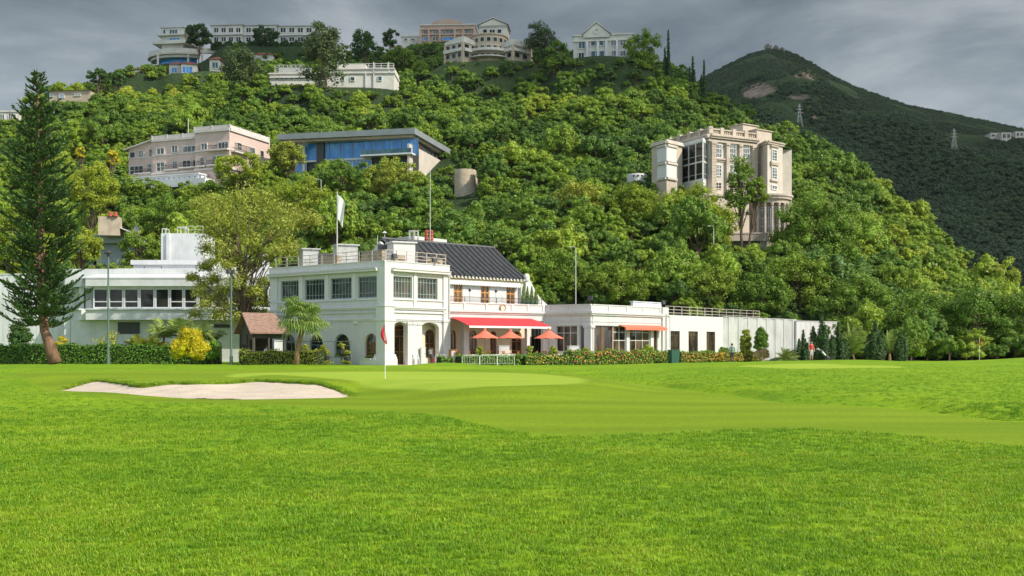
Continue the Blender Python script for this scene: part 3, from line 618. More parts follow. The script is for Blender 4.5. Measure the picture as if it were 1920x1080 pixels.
# ------------------------------------------------------------------ cloud bank between the sun and the mountain
def build_cloud():
    m = bpy.data.materials.new('cloud'); m.use_nodes = True; nt = m.node_tree; N = nt.nodes; L = nt.links; N.remove(N['Principled BSDF'])
    d = N.new('ShaderNodeBsdfDiffuse'); d.inputs[0].default_value = (.8,.8,.82,1); t = N.new('ShaderNodeBsdfTranslucent'); t.inputs[0].default_value = (.8,.8,.82,1)
    a = N.new('ShaderNodeMixShader'); a.inputs[0].default_value = .5; L.new(d.outputs[0], a.inputs[1]); L.new(t.outputs[0], a.inputs[2])
    g = N.new('ShaderNodeNewGeometry'); n = N.new('ShaderNodeTexNoise'); n.inputs['Scale'].default_value = .006; n.inputs['Detail'].default_value = 5; L.new(g.outputs['Position'], n.inputs['Vector'])
    r = N.new('ShaderNodeMapRange'); r.inputs[1].default_value = .3; r.inputs[2].default_value = .7; r.inputs[3].default_value = .25; r.inputs[4].default_value = .55; L.new(n.outputs[0], r.inputs[0])
    tr = N.new('ShaderNodeBsdfTransparent'); b = N.new('ShaderNodeMixShader'); L.new(r.outputs[0], b.inputs[0]); L.new(a.outputs[0], b.inputs[1]); L.new(tr.outputs[0], b.inputs[2]); L.new(b.outputs[0], N['Material Output'].inputs[0])
    sx, sy, sz = sdir; xs = np.linspace(0, 1, 60); ys = np.linspace(0, 1, 50); U, V = np.meshgrid(xs, ys)
    t0 = (500-90)/sz; y0 = 292+sy*t0; x0 = -260+sx*t0
    X = x0+U*1700; Y = y0+V*(1380-y0)+25*np.sin(U*23)+14*np.sin(U*57+1)
    nz = np.array([noise.fractal(Vector((a*.006, b*.006, 3)), 1, 2, 4) for a, b in zip(X.ravel(), Y.ravel())]).reshape(X.shape)
    edge = np.minimum(np.minimum(U, 1-U), np.minimum(V, 1-V)); th = np.sqrt(np.clip(edge*8, 0, 1))
    top = 500+th*(45+45*nz)+2; bot = 500-th*(12+14*nz)
    nr, nc = X.shape; i = np.arange(nr*nc).reshape(nr, nc); Q = np.stack([i[:-1, :-1], i[:-1, 1:], i[1:, 1:], i[1:, :-1]], -1).reshape(-1, 4)
    Q2 = Q[:, ::-1]+nr*nc
    rim = np.concatenate([i[0, :], i[1:, -1], i[-1, -2::-1], i[-2:0:-1, 0]]); S = [(rim[k], rim[(k+1) % len(rim)], rim[(k+1) % len(rim)]+nr*nc, rim[k]+nr*nc) for k in range(len(rim))]
    VV = np.concatenate([np.stack([X, Y, top], -1).reshape(-1, 3), np.stack([X, Y, bot], -1).reshape(-1, 3)])
    me = mesh_np('cloud', VV, Q.tolist()+Q2.tolist()+[tuple(int(q) for q in s) for s in S], True); me.materials.append(m)
    o = place(me, 'cloud'); setp(o, 'high grey cloud bank shading the ridge and mountain', None, None, 'structure')
build_cloud()

def build_haze():
    mb = MB(); mb.box(-4300, -2460, -1.5, 4300, 2460, 440); m = bpy.data.materials.new('haze'); m.use_nodes = True; nt = m.node_tree; nt.nodes.remove(nt.nodes['Principled BSDF'])
    v = nt.nodes.new('ShaderNodeVolumePrincipled'); v.inputs['Color'].default_value = (.80,.88,1,1); v.inputs['Density'].default_value = .00004; v.inputs['Anisotropy'].default_value = .2
    nt.links.new(v.outputs[0], nt.nodes['Material Output'].inputs['Volume']); o = mb.build('haze', m, None, loc=(0,0,-1.5)); setp(o, 'thin pale haze over the whole valley', None, None, 'stuff')
build_haze()
# ------------------------------------------------------------------ building materials
M['white'] = mk('white render', (.60,.585,.58), .75, .03, .6, stain=.45)
M['white2'] = mk('white trim', (.63,.615,.605), .6, .02, 1)
M['cream'] = mk('cream wall', (.72,.63,.47), .8, .05, .8)
M['pale'] = mk('pale grey white concrete', (.66,.67,.68), .8, .08, .5, stain=.35)
M['panel'] = mk('weathered grey white panels', (.50,.51,.49), .85, .10, .5, stain=.85)
M['green_frame'] = mk('grey green window frame', (.22,.30,.28), .5, .05)
M['wood'] = mk('brown timber joinery', (.30,.13,.05), .5, .2, 6, stretch=(1,1,.2))
M['orange_wood'] = mk('varnished orange timber', (.52,.23,.06), .5, .15, 5, stretch=(1,1,.2))
M['darkwood'] = mk('weathered dark timber', (.10,.085,.07), .8, .25, 4, bump=.4, stretch=(.3,.3,3))
M['tile_dark'] = mk('dark grey roof tile', (.085,.087,.092), .6, .2, 3, col2=(.05,.05,.055))
M['tile_channel'] = mk('dark channel tiles', (.017,.018,.020), .8, .2, 3)
M['shingle'] = mk('brown timber shingles', (.33,.20,.15), .85, .25, 3, bump=.5, stretch=(1,1,5))
M['red_tile'] = mk('red roof tile', (.30,.075,.045), .8, .2, 3)
M['metal'] = mk('pale painted metal', (.55,.54,.51), .5, .05)
M['greypole'] = mk('green grey painted steel', (.12,.17,.15), .5, .1)
M['dark'] = mk('dark plant metal', (.05,.05,.055), .5, .1)
M['galv'] = mk('galvanised casing', (.50,.50,.48), .45, .12, 2, metal=.2)
M['pinkrail'] = mk('faded pink brown railing', (.50,.42,.37), .6, .08)
M['iron'] = mk('black iron', (.03,.03,.035), .5, .1)
M['red_cloth'] = mk('red awning cloth', (.68,.035,.045), .8, .06, 2)
M['orange_cloth'] = mk('orange red parasol cloth', (.72,.17,.10), .8, .06, 2)
M['paving'] = mk('pinkish terrace paving', (.52,.42,.34), .85, .1, 2)
M['terracotta'] = mk('red clay pot', (.42,.10,.05), .7, .15, 3)
M['white_cloth'] = mk('white cloth', (.75,.74,.72), .8, .04)
M['skin'] = mk('skin', (.55,.33,.23), .6, .05)
M['stone'] = mk('tan stone facing', (.42,.34,.25), .85, .25, 1.6, bump=.5, bscale=5)
M['bluegrey'] = mk('blue grey concrete', (.42,.50,.53), .8, .08, .6, stain=.3)

def glassmat(name, col, rough=.06, spec=.6, curtain=None, scale=.9):
    m = bpy.data.materials.new(name); m.use_nodes = True; nt = m.node_tree; N = nt.nodes; L = nt.links; b = N['Principled BSDF']
    b.inputs['Roughness'].default_value = rough; b.inputs['Specular IOR Level'].default_value = spec
    g = N.new('ShaderNodeNewGeometry'); mp = N.new('ShaderNodeMapping'); mp.inputs['Scale'].default_value = (1.2, 1.2, .5); L.new(g.outputs['Position'], mp.inputs[0])
    n = N.new('ShaderNodeTexNoise'); n.inputs['Scale'].default_value = scale; n.inputs['Detail'].default_value = 4; L.new(mp.outputs[0], n.inputs['Vector'])
    cr = N.new('ShaderNodeValToRGB'); L.new(n.outputs[0], cr.inputs[0]); cr.color_ramp.elements[0].position = .42; cr.color_ramp.elements[0].color = (*col, 1)
    cr.color_ramp.elements[1].position = .68; cr.color_ramp.elements[1].color = (*(curtain or tuple(c*2.2 for c in col)), 1)
    L.new(cr.outputs[0], b.inputs['Base Color']); return m
M['glass'] = glassmat('dark window glass', (.012,.015,.014), curtain=(.05,.047,.038), spec=.35)
M['glass_warm'] = glassmat('dark glass with warm interior', (.022,.018,.014), curtain=(.14,.10,.06))
M['glass_blue'] = glassmat('blue glass with painted sky reflection', (.03,.20,.55), curtain=(.07,.32,.70), rough=.08, spec=.5)  # blue of the reflected sky is put into both colours; no curtains here
M['glass_pale'] = glassmat('pale curtained glass', (.05,.07,.075), curtain=(.26,.28,.27), rough=.15, scale=1.6)
M['glass_teal'] = glassmat('teal tinted glass', (.02,.07,.09), curtain=(.05,.13,.16))

def bar_grid(mb, f, s0, s1, z0, z1, nx, zs, w, d0, d1):
    for i in range(1, nx): 
        s = s0+(s1-s0)*i/nx; mb.fb(f, s-w/2, s+w/2, z0, z1, d0, d1)
    for z in zs: mb.fb(f, s0, s1, z-w/2, z+w/2, d0+.004, d1-.004)
def window(root, f, s0, s1, z0, z1, rise=0, fm='green_frame', gm='glass', nx=1, zs=(), fw=.07, bw=.04, rec=.16, name='window', label=None, prot=None):
    """frame with glazing bars (part) and its pane (sub-part), set rec behind the wall face; prot = proud amount for far windows"""
    d1 = -rec+.05 if prot is None else prot; d0 = -rec-.03 if prot is None else -.02
    mb = MB()
    if rise > 0:
        K = 12; c = (s0+s1)/2; hw = (s1-s0)/2; zt = z1-rise
        arc = [(c-hw*math.cos(math.pi*k/K), zt+rise*math.sin(math.pi*k/K)) for k in range(K+1)]
        arc2 = [(c-(hw-fw)*math.cos(math.pi*k/K), zt+(rise-fw)*math.sin(math.pi*k/K)) for k in range(K+1)]
        for k in range(K): mb.fp(f, [arc[k], arc2[k], arc2[k+1], arc[k+1]][::-1], d0, d1)
        mb.fb(f, s0, s0+fw, z0, zt, d0, d1); mb.fb(f, s1-fw, s1, z0, zt, d0, d1); mb.fb(f, s0+fw, s1-fw, z0, z0+fw, d0, d1); mb.fb(f, s0+fw, s1-fw, zt-bw/2, zt+bw/2, d0, d1-.005)
        bar_grid(mb, f, s0+fw, s1-fw, z0+fw, zt, nx, zs, bw, d0+.01, d1-.01)
        poly = [(s0, z0), (s1, z0)]+[(x, z) for x, z in arc[::-1]]
    else:
        mb.fb(f, s0, s0+fw, z0, z1, d0, d1); mb.fb(f, s1-fw, s1, z0, z1, d0, d1); mb.fb(f, s0+fw, s1-fw, z0, z0+fw, d0, d1); mb.fb(f, s0+fw, s1-fw, z1-fw, z1, d0, d1)
        bar_grid(mb, f, s0+fw, s1-fw, z0+fw, z1-fw, nx, zs, bw, d0+.01, d1-.01)
        poly = [(s0+.01, z0+.01), (s1-.01, z0+.01), (s1-.01, z1-.01), (s0+.01, z1-.01)]
    w = mb.build(name, M[fm], root)
    if label: w['label'] = label
    p = MB(); pd = (d0+d1)/2-.02 if prot is None else prot*.45; p.fp(f, poly, pd-.02, pd); p.build('pane', M[gm], w)
    return w
def railing(mb, f, s0, s1, z0, h, step=1.4, d=-.15, rails=(1,.62,.3), r=.03):
    n = max(1, round((s1-s0)/step))
    for i in range(n+1): s = s0+(s1-s0)*i/n; mb.fb(f, s-r, s+r, z0, z0+h, d-r, d+r)
    for k in rails: mb.fb(f, s0+r, s1-r, z0+h*k-r*.8, z0+h*k+.8*r, d-r*.6, d+r*.6)
def tree_bush_at(px, py, Y): return P(px, py, Y)

# ------------------------------------------------------------------ clubhouse
def clubhouse():
    root = empty('clubhouse', (P(721.5,686,90).x, 90, 0), 'white two-storey clubhouse with black tiled roof, red awning and long low terrace wing', 'clubhouse')
    fL = Face.px(508,99.1,721.5,90); fR = Face.px(721.5,90,840.8,95.6)
    def bd(mb, name, m, parent=root, **k): return mb.build(name, M[m] if isinstance(m, str) else [M[q] for q in m], parent, **k)
    zt = 8.35
    # --- main block, left face
    ops = [(fL.s(a), fL.s(b), 5.78, 7.62, 0) for a, b in ((526.5,559.6),(571,608),(619.5,659),(671,708))]
    aops = [(fL.s(a), fL.s(b), .62, 2.72, (fL.s(b)-fL.s(a))/2*1.02) for a, b in ((533,553),(579,606),(626,656),(684,707.5))]
    mb = MB(); mb.wall(fL, 3.9, zt, .35, ops); mb.wall(fL, -.3, 3.9, .35, aops)
    # right face: upper wall, and porch openings below
    opr = [(fR.s(a), fR.s(b), 5.76, 7.62, 0) for a, b in ((736.8,772.6),(783.2,820.4))]
    por = [(fR.s(738.5), fR.s(763), -.3, 3.72, .35), (fR.s(789), fR.s(823), -.3, 3.72, .45)]
    mb.wall(fR, 4.0, zt, .35, opr, s0=.35); mb.wall(fR, -.3, 4.0, .45, por, s0=.35)
    # far sides and back
    A, Cc, E = fL.p(0,0), fL.p(fL.L,0), fR.p(fR.L,0); B = A+(E-Cc)
    fB1 = Face((B.x,B.y),(A.x,A.y)); fB2 = Face((E.x,E.y),(B.x,B.y))
    mb.wall(fB1, -.3, zt, .3, s0=.3, s1=fB1.L-.36); mb.wall(fB2, -.3, zt, .3, s0=.36)
    bd(mb, 'wall', 'white')
    # porch inside
    back = fR.off(-1.15); mb = MB()
    d1 = (back.s(737.5)+.0, back.s(763.5)); d2 = (back.s(797), back.s(815))
    mb.wall(back, .05, 4.0, .2, [(d1[0], d1[1], .05, 3.5, .4), (d2[0], d2[1], .6, 3.15, .45)], s0=.5)
    side = Face(fR.p(fR.L-.2,0,-.46)[:2], back.p(back.L-.2,0,.02)[:2]); mb.wall(side, .05, 4.0, .15)
    bd(mb, 'porch_wall', 'cream')
    mb = MB(); mb.fb(fR, .4, fR.L, -.2, .04, -3.0, .5); bd(mb, 'porch_floor', 'paving')
    window(root, back, d1[0], d1[1], .06, 3.48, .4, 'wood', 'glass_warm', 2, (1.15, 2.5), .14, .10, .12, 'door')
    window(root, back, d2[0], d2[1], .62, 3.13, .44, 'wood', 'glass_warm', 2, (1.9,), .10, .06, .12, 'door')
    # slabs
    mb = MB(); mb.prism([(A.x,A.y),(Cc.x,Cc.y),(E.x,E.y),(B.x,B.y)], 3.86+.15, 4.15)
    ins = [fL.p(.3,0,-.3), fL.p(fL.L-.3,0,-.3), fR.p(fR.L-.3,0,-.3), (B+(Cc-B).normalized()*.4)]
    mb = MB(); mb.prism([(q.x,q.y) for q in ins], 8.0, 8.3); mb.prism([(q.x,q.y) for q in ins], 4.04, 4.2); bd(mb, 'roof_slab', 'pale')
    # parapet, cornice, belts
    mb = MB()
    for f, a, b in ((fL,-.12,fL.L+.12),(fR,.121,fR.L+.05)):
        mb.fb(f, a, b, zt, 8.82, -.3, .12)
        mb.fb(f, a-.02 if f is fL else a, b, 8.82, 8.90, -.34, .17)
    bd(mb, 'parapet', 'white')
    mb = MB()
    mb.fb(fL, -.1, fL.L-.62, 8.02, 8.22, .002, .42); mb.fb(fL, -.1, fL.L-.62, 8.22, 8.30, .002, .50)
    mb.fb(fR, .62, fR.L-.1, 8.02, 8.22, .002, .42); mb.fb(fR, .62, fR.L-.1, 8.22, 8.30, .002, .50)
    for f, a, b in ((fL,0,fL.L-.64),(fR,.75,fR.L-.35)):
        mb.fb(f, a, b, 4.92, 5.02, .002, .22); mb.fb(f, a, b, 4.80, 4.92, .002, .14); mb.fb(f, a, b, 4.50, 4.58, .002, .12); mb.fb(f, a, b, 3.92, 4.02, .002, .14); mb.fb(f, a, b, 3.80, 3.92, .002, .07)
        mb.fb(f, a, b, 5.60, 5.68, .002, .10)
    bd(mb, 'cornice', 'white2')
    # pilasters
    mb = MB()
    PL = {}
    def pil(f, a, b, z0, z1, d):
        k = 'corner' if (f is fL and b > fL.s(712)) or (f is fR and b < fR.s(739)) else 'right' if (f is fR and a > fR.s(826)) else 'leftend' if (f is fL and b < fL.s(527)) else (f is fL, round(a, 1)); PL.setdefault(k, MB()).fb(f, a, b, z0, z1, .002, d)
    pil(fL, 0, fL.s(521), -.2, 8.0, .10)
    pil(fL, fL.s(708.5), fL.L+.14, 5.12, zt+.02, .14); pil(fR, -.0, fR.s(735.5), 5.12, zt+.02, .14)
    pil(fL, fL.s(708), fL.L+.20, .95, 5.0, .20); pil(fR, 0, fR.s(736.5), .95, 5.0, .20)
    pil(fL, fL.s(707)-.1, fL.L+.26, 5.0, 5.12, .27); pil(fR, 0, fR.s(736.5)+.1, 5.0, 5.12, .27)
    pil(fL, fL.s(707)-.1, fL.L+.26, 3.78, 4.02, .26); pil(fR, 0, fR.s(736.5)+.1, 3.78, 4.02, .26)
    for k, (z0, z1, d) in enumerate(((-.2,.55,.42),(.55,.75,.36),(.75,.95,.28))):
        pil(fL, fL.s(708)-d*.5, fL.L+d, z0, z1, d); pil(fR, 0, fR.s(736.5)+d*.4, z0, z1, d)
    for a, b in ((560.5,570),(609,618.5),(660.5,669.5)): pil(fL, fL.s(a)+.1, fL.s(b)-.1, 5.7, 8.0, .09)
    for a, b in ((567,575),(613.5,622),(663.5,671.5)): pil(fL, fL.s(a), fL.s(b), 3.55, 3.80, .11)
    pil(fR, fR.s(773.5)+.1, fR.s(782)-.1, 5.04, 8.0, .09)
    pil(fR, fR.s(830), fR.L+.05, 4.0, 8.0, .12); pil(fR, fR.s(829.5), fR.L+.08, .9, 3.8, .18); pil(fR, fR.s(828.5), fR.L+.14, 3.8, 4.02, .24)
    for z0, z1, d in ((-.2,.5,.34),(.5,.7,.29),(.7,.9,.23)): pil(fR, fR.s(829.5)-d*.3, fR.L+d*.4, z0, z1, d)
    for s_, w in ((fR.s(766.5),.30),(fR.s(775),.34),(fR.s(784.5),.34)):   # porch columns
        mc = MB()
        for z0, z1, g in ((-.2,.5,.16),(.5,.7,.11),(.7,.9,.06),(.9,3.5,0),(3.5,3.72,.07)): mc.fb(fR, s_-w-g+.05, s_+w+g-.05, z0, z1, .002, .16+g)
        bd(mc, 'column', 'white2')
    for k in PL: bd(PL[k], 'pilaster', 'white2')
    mb = MB(); mb.fb(fL, fL.s(522), fL.s(707)-.3, -.2, .34, .002, .10); bd(mb, 'plinth', 'white2')
    # windows
    for a, b, z0, z1, r in ops: window(root, fL, a, b, z0, z1, 0, 'green_frame', 'glass', 6, (z0+.42, z1-.42), .09, .05, .2)
    for a, b, z0, z1, r in opr: window(root, fR, a, b, z0, z1, 0, 'green_frame', 'glass_warm', 6, (z0+.42, z1-.42), .09, .05, .2)
    for k, (a, b, z0, z1, r) in enumerate(aops): window(root, fL, a, b, z0, z1, r, 'wood' if k == 3 else 'green_frame', 'glass_warm' if k == 3 else 'glass', 3 if k == 3 else 2, (1.1, 1.5) if k == 3 else (1.15,), .08, .05, .24)
    mb = MB()
    for a, b in ((626,656),(684,707.5)): mb.fb(fL, fL.s(a)-.25, fL.s(b)+.2, .0, .60, .11, .45)
    mb.fb(fL, fL.s(684)-.35, fL.s(707)-.3, .52, .62, .45, .52); bd(mb, 'planter_ledge', 'white2')
    # roof railing
    mb = MB(); railing(mb, fL, .5, fL.L-.1, 8.90, .92, 1.5); railing(mb, fR, .3, fR.L-.2, 8.90, .92, 1.25)
    fe = Face(fR.p(fR.L-.2,0,-.15)[:2], fR.p(fR.L-.2,0,-7)[:2]); railing(mb, fe, .1, fe.L, 8.3, 1.5, 1.4, 0); bd(mb, 'roof_railing', 'pinkrail')
    # small downpipe and wall lamp
    mb = MB(); p = fR.p(fR.L-.08, 8, .22); mb.tube([(p.x,p.y,8.0),(p.x,p.y,.3)], .05); bd(mb, 'drainpipe', 'white2')
    p = fL.p(fL.s(701), 2.35, .33); mb = MB(); mb.lathe(p.x+.0, p.y, [(.03,2.62),(.14,2.55),(.15,2.3),(.08,2.15),(.02,2.1)], 8); mb.tube([(p.x,p.y,2.6), fL.p(fL.s(701),2.7,.1)], .02); bd(mb, 'wall_lamp', 'iron')

    # --- tiled wing
    e1 = P(838,0,98.2); e2 = P(986,0,105.0); fE = Face((e1.x,e1.y),(e2.x,e2.y)); ze = 8.32; zr = 11.6; run = 4.75
    L0 = fE.L; fE = Face(fE.p(L0-13.9,0)[:2], (e2.x,e2.y)); Le = fE.L; sx = Le-L0
    # roof slopes as corrugated rows of barrel tiles
    def slope(sign):
        v = []; fs = []; n = int(Le/.17); m = 8
        for i in range(n+1):
            s = Le*i/n; bump = .16 if (i % 2) else 0
            for k in range(m+1):
                t = k/m; dd = .35-(run+.35)*t if sign > 0 else -2*run-.35+(run+.35)*t
                z = ze-.22+(zr-ze+.22)*t-.10*math.sin(math.pi*t)+bump+(.02 if k % 2 else 0); q = fE.p(s, z, dd); v.append(q)
        for i in range(n):
            for k in range(m): a = i*(m+1)+k; fs.append((a, a+m+1, a+m+2, a+1))
        return v, fs
    mb = MB()
    for sg in (1, -1):
        v, fs = slope(sg); mb.add(v, fs); mb.m[-len(fs):] = [(k//8) % 4 // 2 for k in range(len(fs))]
    mb.tube([fE.p(-.1, zr+.05, -run), fE.p(Le*.5, zr+.03, -run), fE.p(Le+.1, zr+.05, -run)], .16, 8)
    roof = bd(mb, 'roof', ('tile_dark', 'tile_channel'))
    mb = MB()
    n = int(Le/.22)
    for i in range(n): 
        if i % 2 == 0: mb.fb(fE, Le*i/n, Le*(i+.9)/n, ze-.29, ze-.15, .30, .40)
    bd(mb, 'eave_tiles', 'metal', roof)
    # gable walls (right one with white sloping coping), upper wall
    mb = MB()
    gz = 4.6
    for s in (-.0, Le-.35):
        mb.fp(Face(fE.p(s,0,.0)[:2], fE.p(s,0,-2*run)[:2]), [(0,gz),(2*run,gz),(2*run,ze-.35),(run,zr-.25),(0,ze-.35)], -.3, -.02)
    fW = fE.off(-.35); w1 = [(fW.s(a), fW.s(b)) for a, b in ((850.5,867.3),(901.3,917.8),(949.3,965.6))]
    zf = 5.55
    mb.wall(fW, 4.6, ze-.35, .25, [(a, b, zf, zf+1.86, 0) for a, b in w1], s0=.1, s1=Le-.4)
    bd(mb, 'upper_wall', 'white')
    for a, b in w1: window(root, fW, a, b, zf, zf+1.86, 0, 'orange_wood', 'glass_warm', 2, (zf+.6, zf+1.2), .13, .12, .08, 'balcony_door')
    mb = MB(); mb.fb(fE, sx-2.5, Le-.45, ze-.36, ze-.26, -.34, .25); mb.fb(fE, sx-1, Le-.6, ze-.62, ze-.42, -.08, .06); bd(mb, 'soffit', 'cream')
    mb = MB(); mb.fb(fE, sx-.6, Le-.8, 7.42, 7.78, -.12, .10)
    for i in range(34): wv = (Le-.2-sx)/34; a = sx-.6+wv*i; mb.fp(fE, [(a+.02,7.42),(a+wv/2,7.33),(a+wv-.02,7.42)], .07, .098)
    bd(mb, 'rolled_awning', 'white_cloth')
    # curved white buttress at the right gable
    g0 = P(986,0,104.6); pts = [(0,ze+.25),(.3,ze+.1),(.7,ze-.6),(1.1,ze-1.25),(1.6,ze-1.9),(2.2,ze-2.4),(2.9,ze-2.9),(2.9,4.4),(0,4.4)]
    fG = Face((g0.x,g0.y),(g0.x+fE.D.x, g0.y+fE.D.y*.55)); mb = MB()
    for i in range(len(pts)-3): 
        (a, za), (b, zb) = pts[i], pts[i+1]; mb.fp(fG, [(a,4.4),(b,4.4),(b,zb),(a,za)], -.3, .0)
    hub = fG.p(.05, ze+.1, .05); mb.lathe(hub.x, hub.y+.2, [(.05,ze-.3),(.28,ze-.25),(.32,ze+.15),(.22,ze+.38),(.05,ze+.45)], 10); bd(mb, 'gable_buttress', 'white2')
    # --- terrace wing (E -> G)
    fT = Face.px(840.8,95.6,1021.5,102.3); Lt = fT.L
    mb = MB()
    mb.fb(fT, .02, Lt, 4.95, 5.52, -.25, 0); 
    mb.fb(fT, .02, Lt, 5.52, 5.62, -.3, .06)
    for px in (871,912,960,990,1019): mb.fb(fT, fT.s(px)-.12, fT.s(px)+.12, 4.97, 5.52, .002, .07)
    mb.fb(fT, .02, Lt, 4.75, 4.95, -.25, .22); mb.fb(fT, .02, Lt, 4.6, 4.75, -.25, .10); mb.fb(fT, .02, Lt, 4.05, 4.6, -.35, 0)
    bd(mb, 'balcony_wall', 'white')
    mb = MB(); mb.fb(fT, .0, Lt, 4.45, 4.6, -4.5, -.36); bd(mb, 'balcony_floor', 'pale')
    mb = MB()
    for px0, px1 in ((870,879.5),(988.3,993.5)):
        a, b = fT.s(px0), fT.s(px1)
        mb = MB()
        for z0, z1, g in ((-.1,.55,.13),(.55,.7,.07),(.7,3.8,0),(3.8,4.05,.08)): mb.fb(fT, a-g, b+g, z0, z1, -.40-g, .0+g)
        bd(mb, 'column', 'white2')
    mb = MB(); a, b = fT.s(1019), Lt; mb.fb(fT, a, b+.3, -.1, 4.05, -.4, .0)
    bd(mb, 'wall_pier', 'white2')
    bk = fT.off(-3.0); dops = [(bk.s(a), bk.s(b), .3, 3.1, .35) for a, b in ((842,855),(880,894),(919,931),(959,978))]
    mb = MB(); mb.wall(bk, .1, 4.45, .2, dops+[(bk.s(996), bk.s(1018), .9, 3.4, 0)], s0=-.5, s1=bk.L+2.5); bd(mb, 'rear_wall', 'cream')
    for a, b, z0, z1, r in dops: window(root, bk, a, b, z0, z1, r, 'wood', 'glass_warm', 2, (1.2, 2.1), .12, .08, .1, 'door')
    window(root, bk, bk.s(996), bk.s(1018), .9, 3.4, 0, 'darkwood', 'glass', 3, (), .08, .06, .1)
    mb = MB(); mb.fb(fT, -.3, Lt+4, -.25, .28, -3.1, 5.4); bd(mb, 'terrace_floor', 'paving')
    mb = MB(); fw_ = fT.off(5.2)
    mb.fb(fw_, fw_.s(884), fw_.s(1004), .28, .86, -.12, .10); mb.fb(fw_, fw_.s(884)-.05, fw_.s(1004)+.05, .86, .94, -.18, .16)
    mb.fb(fw_, fw_.s(1020), fw_.s(1062), .28, .86, -.12, .10); mb.fb(fw_, fw_.s(1020)-.05, fw_.s(1062)+.05, .86, .94, -.18, .16); bd(mb, 'terrace_wall', 'white')
    # balcony railing (thin dark ironwork)
    mb = MB(); railing(mb, fT, .1, Lt-.3, 5.62, .52, 1.9, -.12, (1,.25), .022)
    for i in range(110): s = .2+(Lt-.6)*i/110; mb.fb(fT, s-.008, s+.008, 5.75, 6.12, -.128, -.112)
    bd(mb, 'balcony_railing', 'iron')
    mb = MB()
    for px in (882,931): mb = MB(); p = fT.p(fT.s(px), 0, -.1); mb.tube([(p.x,p.y,5.6),(p.x,p.y,6.62)], .02); mb.lathe(p.x, p.y, [(.03,6.6),(.13,6.68),(.11,6.85),(.02,6.9)], 8); bd(mb, 'balcony_lamp', 'iron')
    # round emblem on the balcony wall
    c = MB(); K = 24; s_ = fT.s(941.5)
    c.tube([fT.p(s_+.30*math.cos(2*math.pi*k/K), 5.2+.30*math.sin(2*math.pi*k/K), .12) for k in range(K+1)], .045, 6); em = bd(c, 'emblem', 'wood')
    c = MB(); c.fp(fT, [(s_+.28*math.cos(2*math.pi*k/K), 5.2+.28*math.sin(2*math.pi*k/K)) for k in range(K)], .0, .11); bd(c, 'emblem_face', 'cream', em)
    # red awning
    a0, a1 = fT.s(842.5), fT.s(991); f3 = fT.off(3.1); q0, q1 = a0+.0, a1+.2
    mb = MB(); n = 40; v = []
    for i in range(n+1):
        s = q0+(q1-q0)*i/n; sag = .02*math.sin(i*2.4)
        for t in np.linspace(0, 1, 7): v.append(fT.p(s, 4.26-.82*t+.05*math.sin(math.pi*t)+sag*t, .1+3.0*t))
    up = [(i*7+k, i*7+k+1, (i+1)*7+k+1, (i+1)*7+k) for i in range(n) for k in range(6)]
    mb.add(v, up); mb.add([Vector(x)-Vector((0,0,.02)) for x in v], [tuple(reversed(t)) for t in up]); aw = bd(mb, 'awning', 'red_cloth')
    mb = MB(); mb.fb(fT, q0, q1, 3.26, 3.44, 3.08, 3.14); bd(mb, 'awning_valance', 'white_cloth', aw)
    mb = MB(); 
    for s in (q0+.6, (q0+q1)/2, q1-.6): mb.tube([fT.p(s,4.1,.1), fT.p(s+.5,3.75,1.6), fT.p(s,3.4,3.05)], .035)
    bd(mb, 'awning_arm', 'metal', aw)
    # --- pavilion (G -> H -> I)
    fP = Face.px(1021.5,102.3,1107.4,99.8); fQ = Face.px(1107.4,99.8,1247.4,108.8)
    mb = MB()
    for f, a, b in ((fP,-.2,fP.L),(fQ,.3,fQ.L)):
        mb.fb(f, a, b, 4.92, 5.50, -.3, .0); mb.fb(f, a, b, 5.50, 5.60, -.34, .05)
        mb.fb(f, a, b, 3.60, 4.56, -.35, .0)
    mb.fb(fP, -.2, fP.L+.25, 4.72, 4.92, -.3, .25); mb.fb(fQ, -.0, fQ.L, 4.72, 4.92, -.0, .25); mb.fb(fP, -.2, fP.L+.14, 4.56, 4.72, -.3, .14); mb.fb(fQ, 0, fQ.L, 4.56, 4.72, -.3, .14)
    for px in (1031,1069): mb.fb(fP, fP.s(px)-.09, fP.s(px)+.09, 4.92, 5.5, .002, .05)
    for px in (1109,1142,1175.5,1206.5,1238): mb.fb(fQ, fQ.s(px)-.12, fQ.s(px)+.12, 4.92, 5.5, .002, .06)
    mb.fb(fP, -.2, fP.L, 3.95, 4.02, .0, .05); mb.fb(fQ, .0, fQ.L, 3.95, 4.02, .0, .05)
    bd(mb, 'pavilion_parapet', 'white')
    zc_ = 3.6; mb = MB()
    mb.fb(fP, -.2, fP.s(1042), .2, zc_, -.35, -.02); mb.fb(fP, fP.s(1082), fP.s(1086.5), .2, zc_, -.3, .0); mb.fb(fP, fP.s(1095.5), fP.L+.04, .2, zc_, -.35, .04)
    mb.fb(fP, fP.s(1042), fP.s(1095.5), .2, 1.12, -.3, -.02)
    mb.fb(fQ, .35, fQ.s(1113.5), .2, zc_, -.35, .04); mb.fb(fQ, fQ.s(1175), fQ.s(1181), .2, zc_, -.3, .0); mb.fb(fQ, fQ.s(1220.3), fQ.s(1226), .2, zc_, -.3, .0); mb.fb(fQ, fQ.s(1233), fQ.L-.7, .2, zc_, -.35, .0)
    mb.fb(fQ, fQ.s(1113.5), fQ.s(1233), .2, 1.02, -.3, -.02); mb.fb(fQ, fQ.L-.7, fQ.L+.35, .0, 5.6, -.4, .18)
    for f, a, b in ((fP, fP.s(1095.5)-.08, fP.L+.12),(fQ, 0, fQ.s(1113.5)+.06)):
        mb.fb(f, a, b, 3.38, 3.6, .04, .12)
    bd(mb, 'pavilion_wall', 'white')
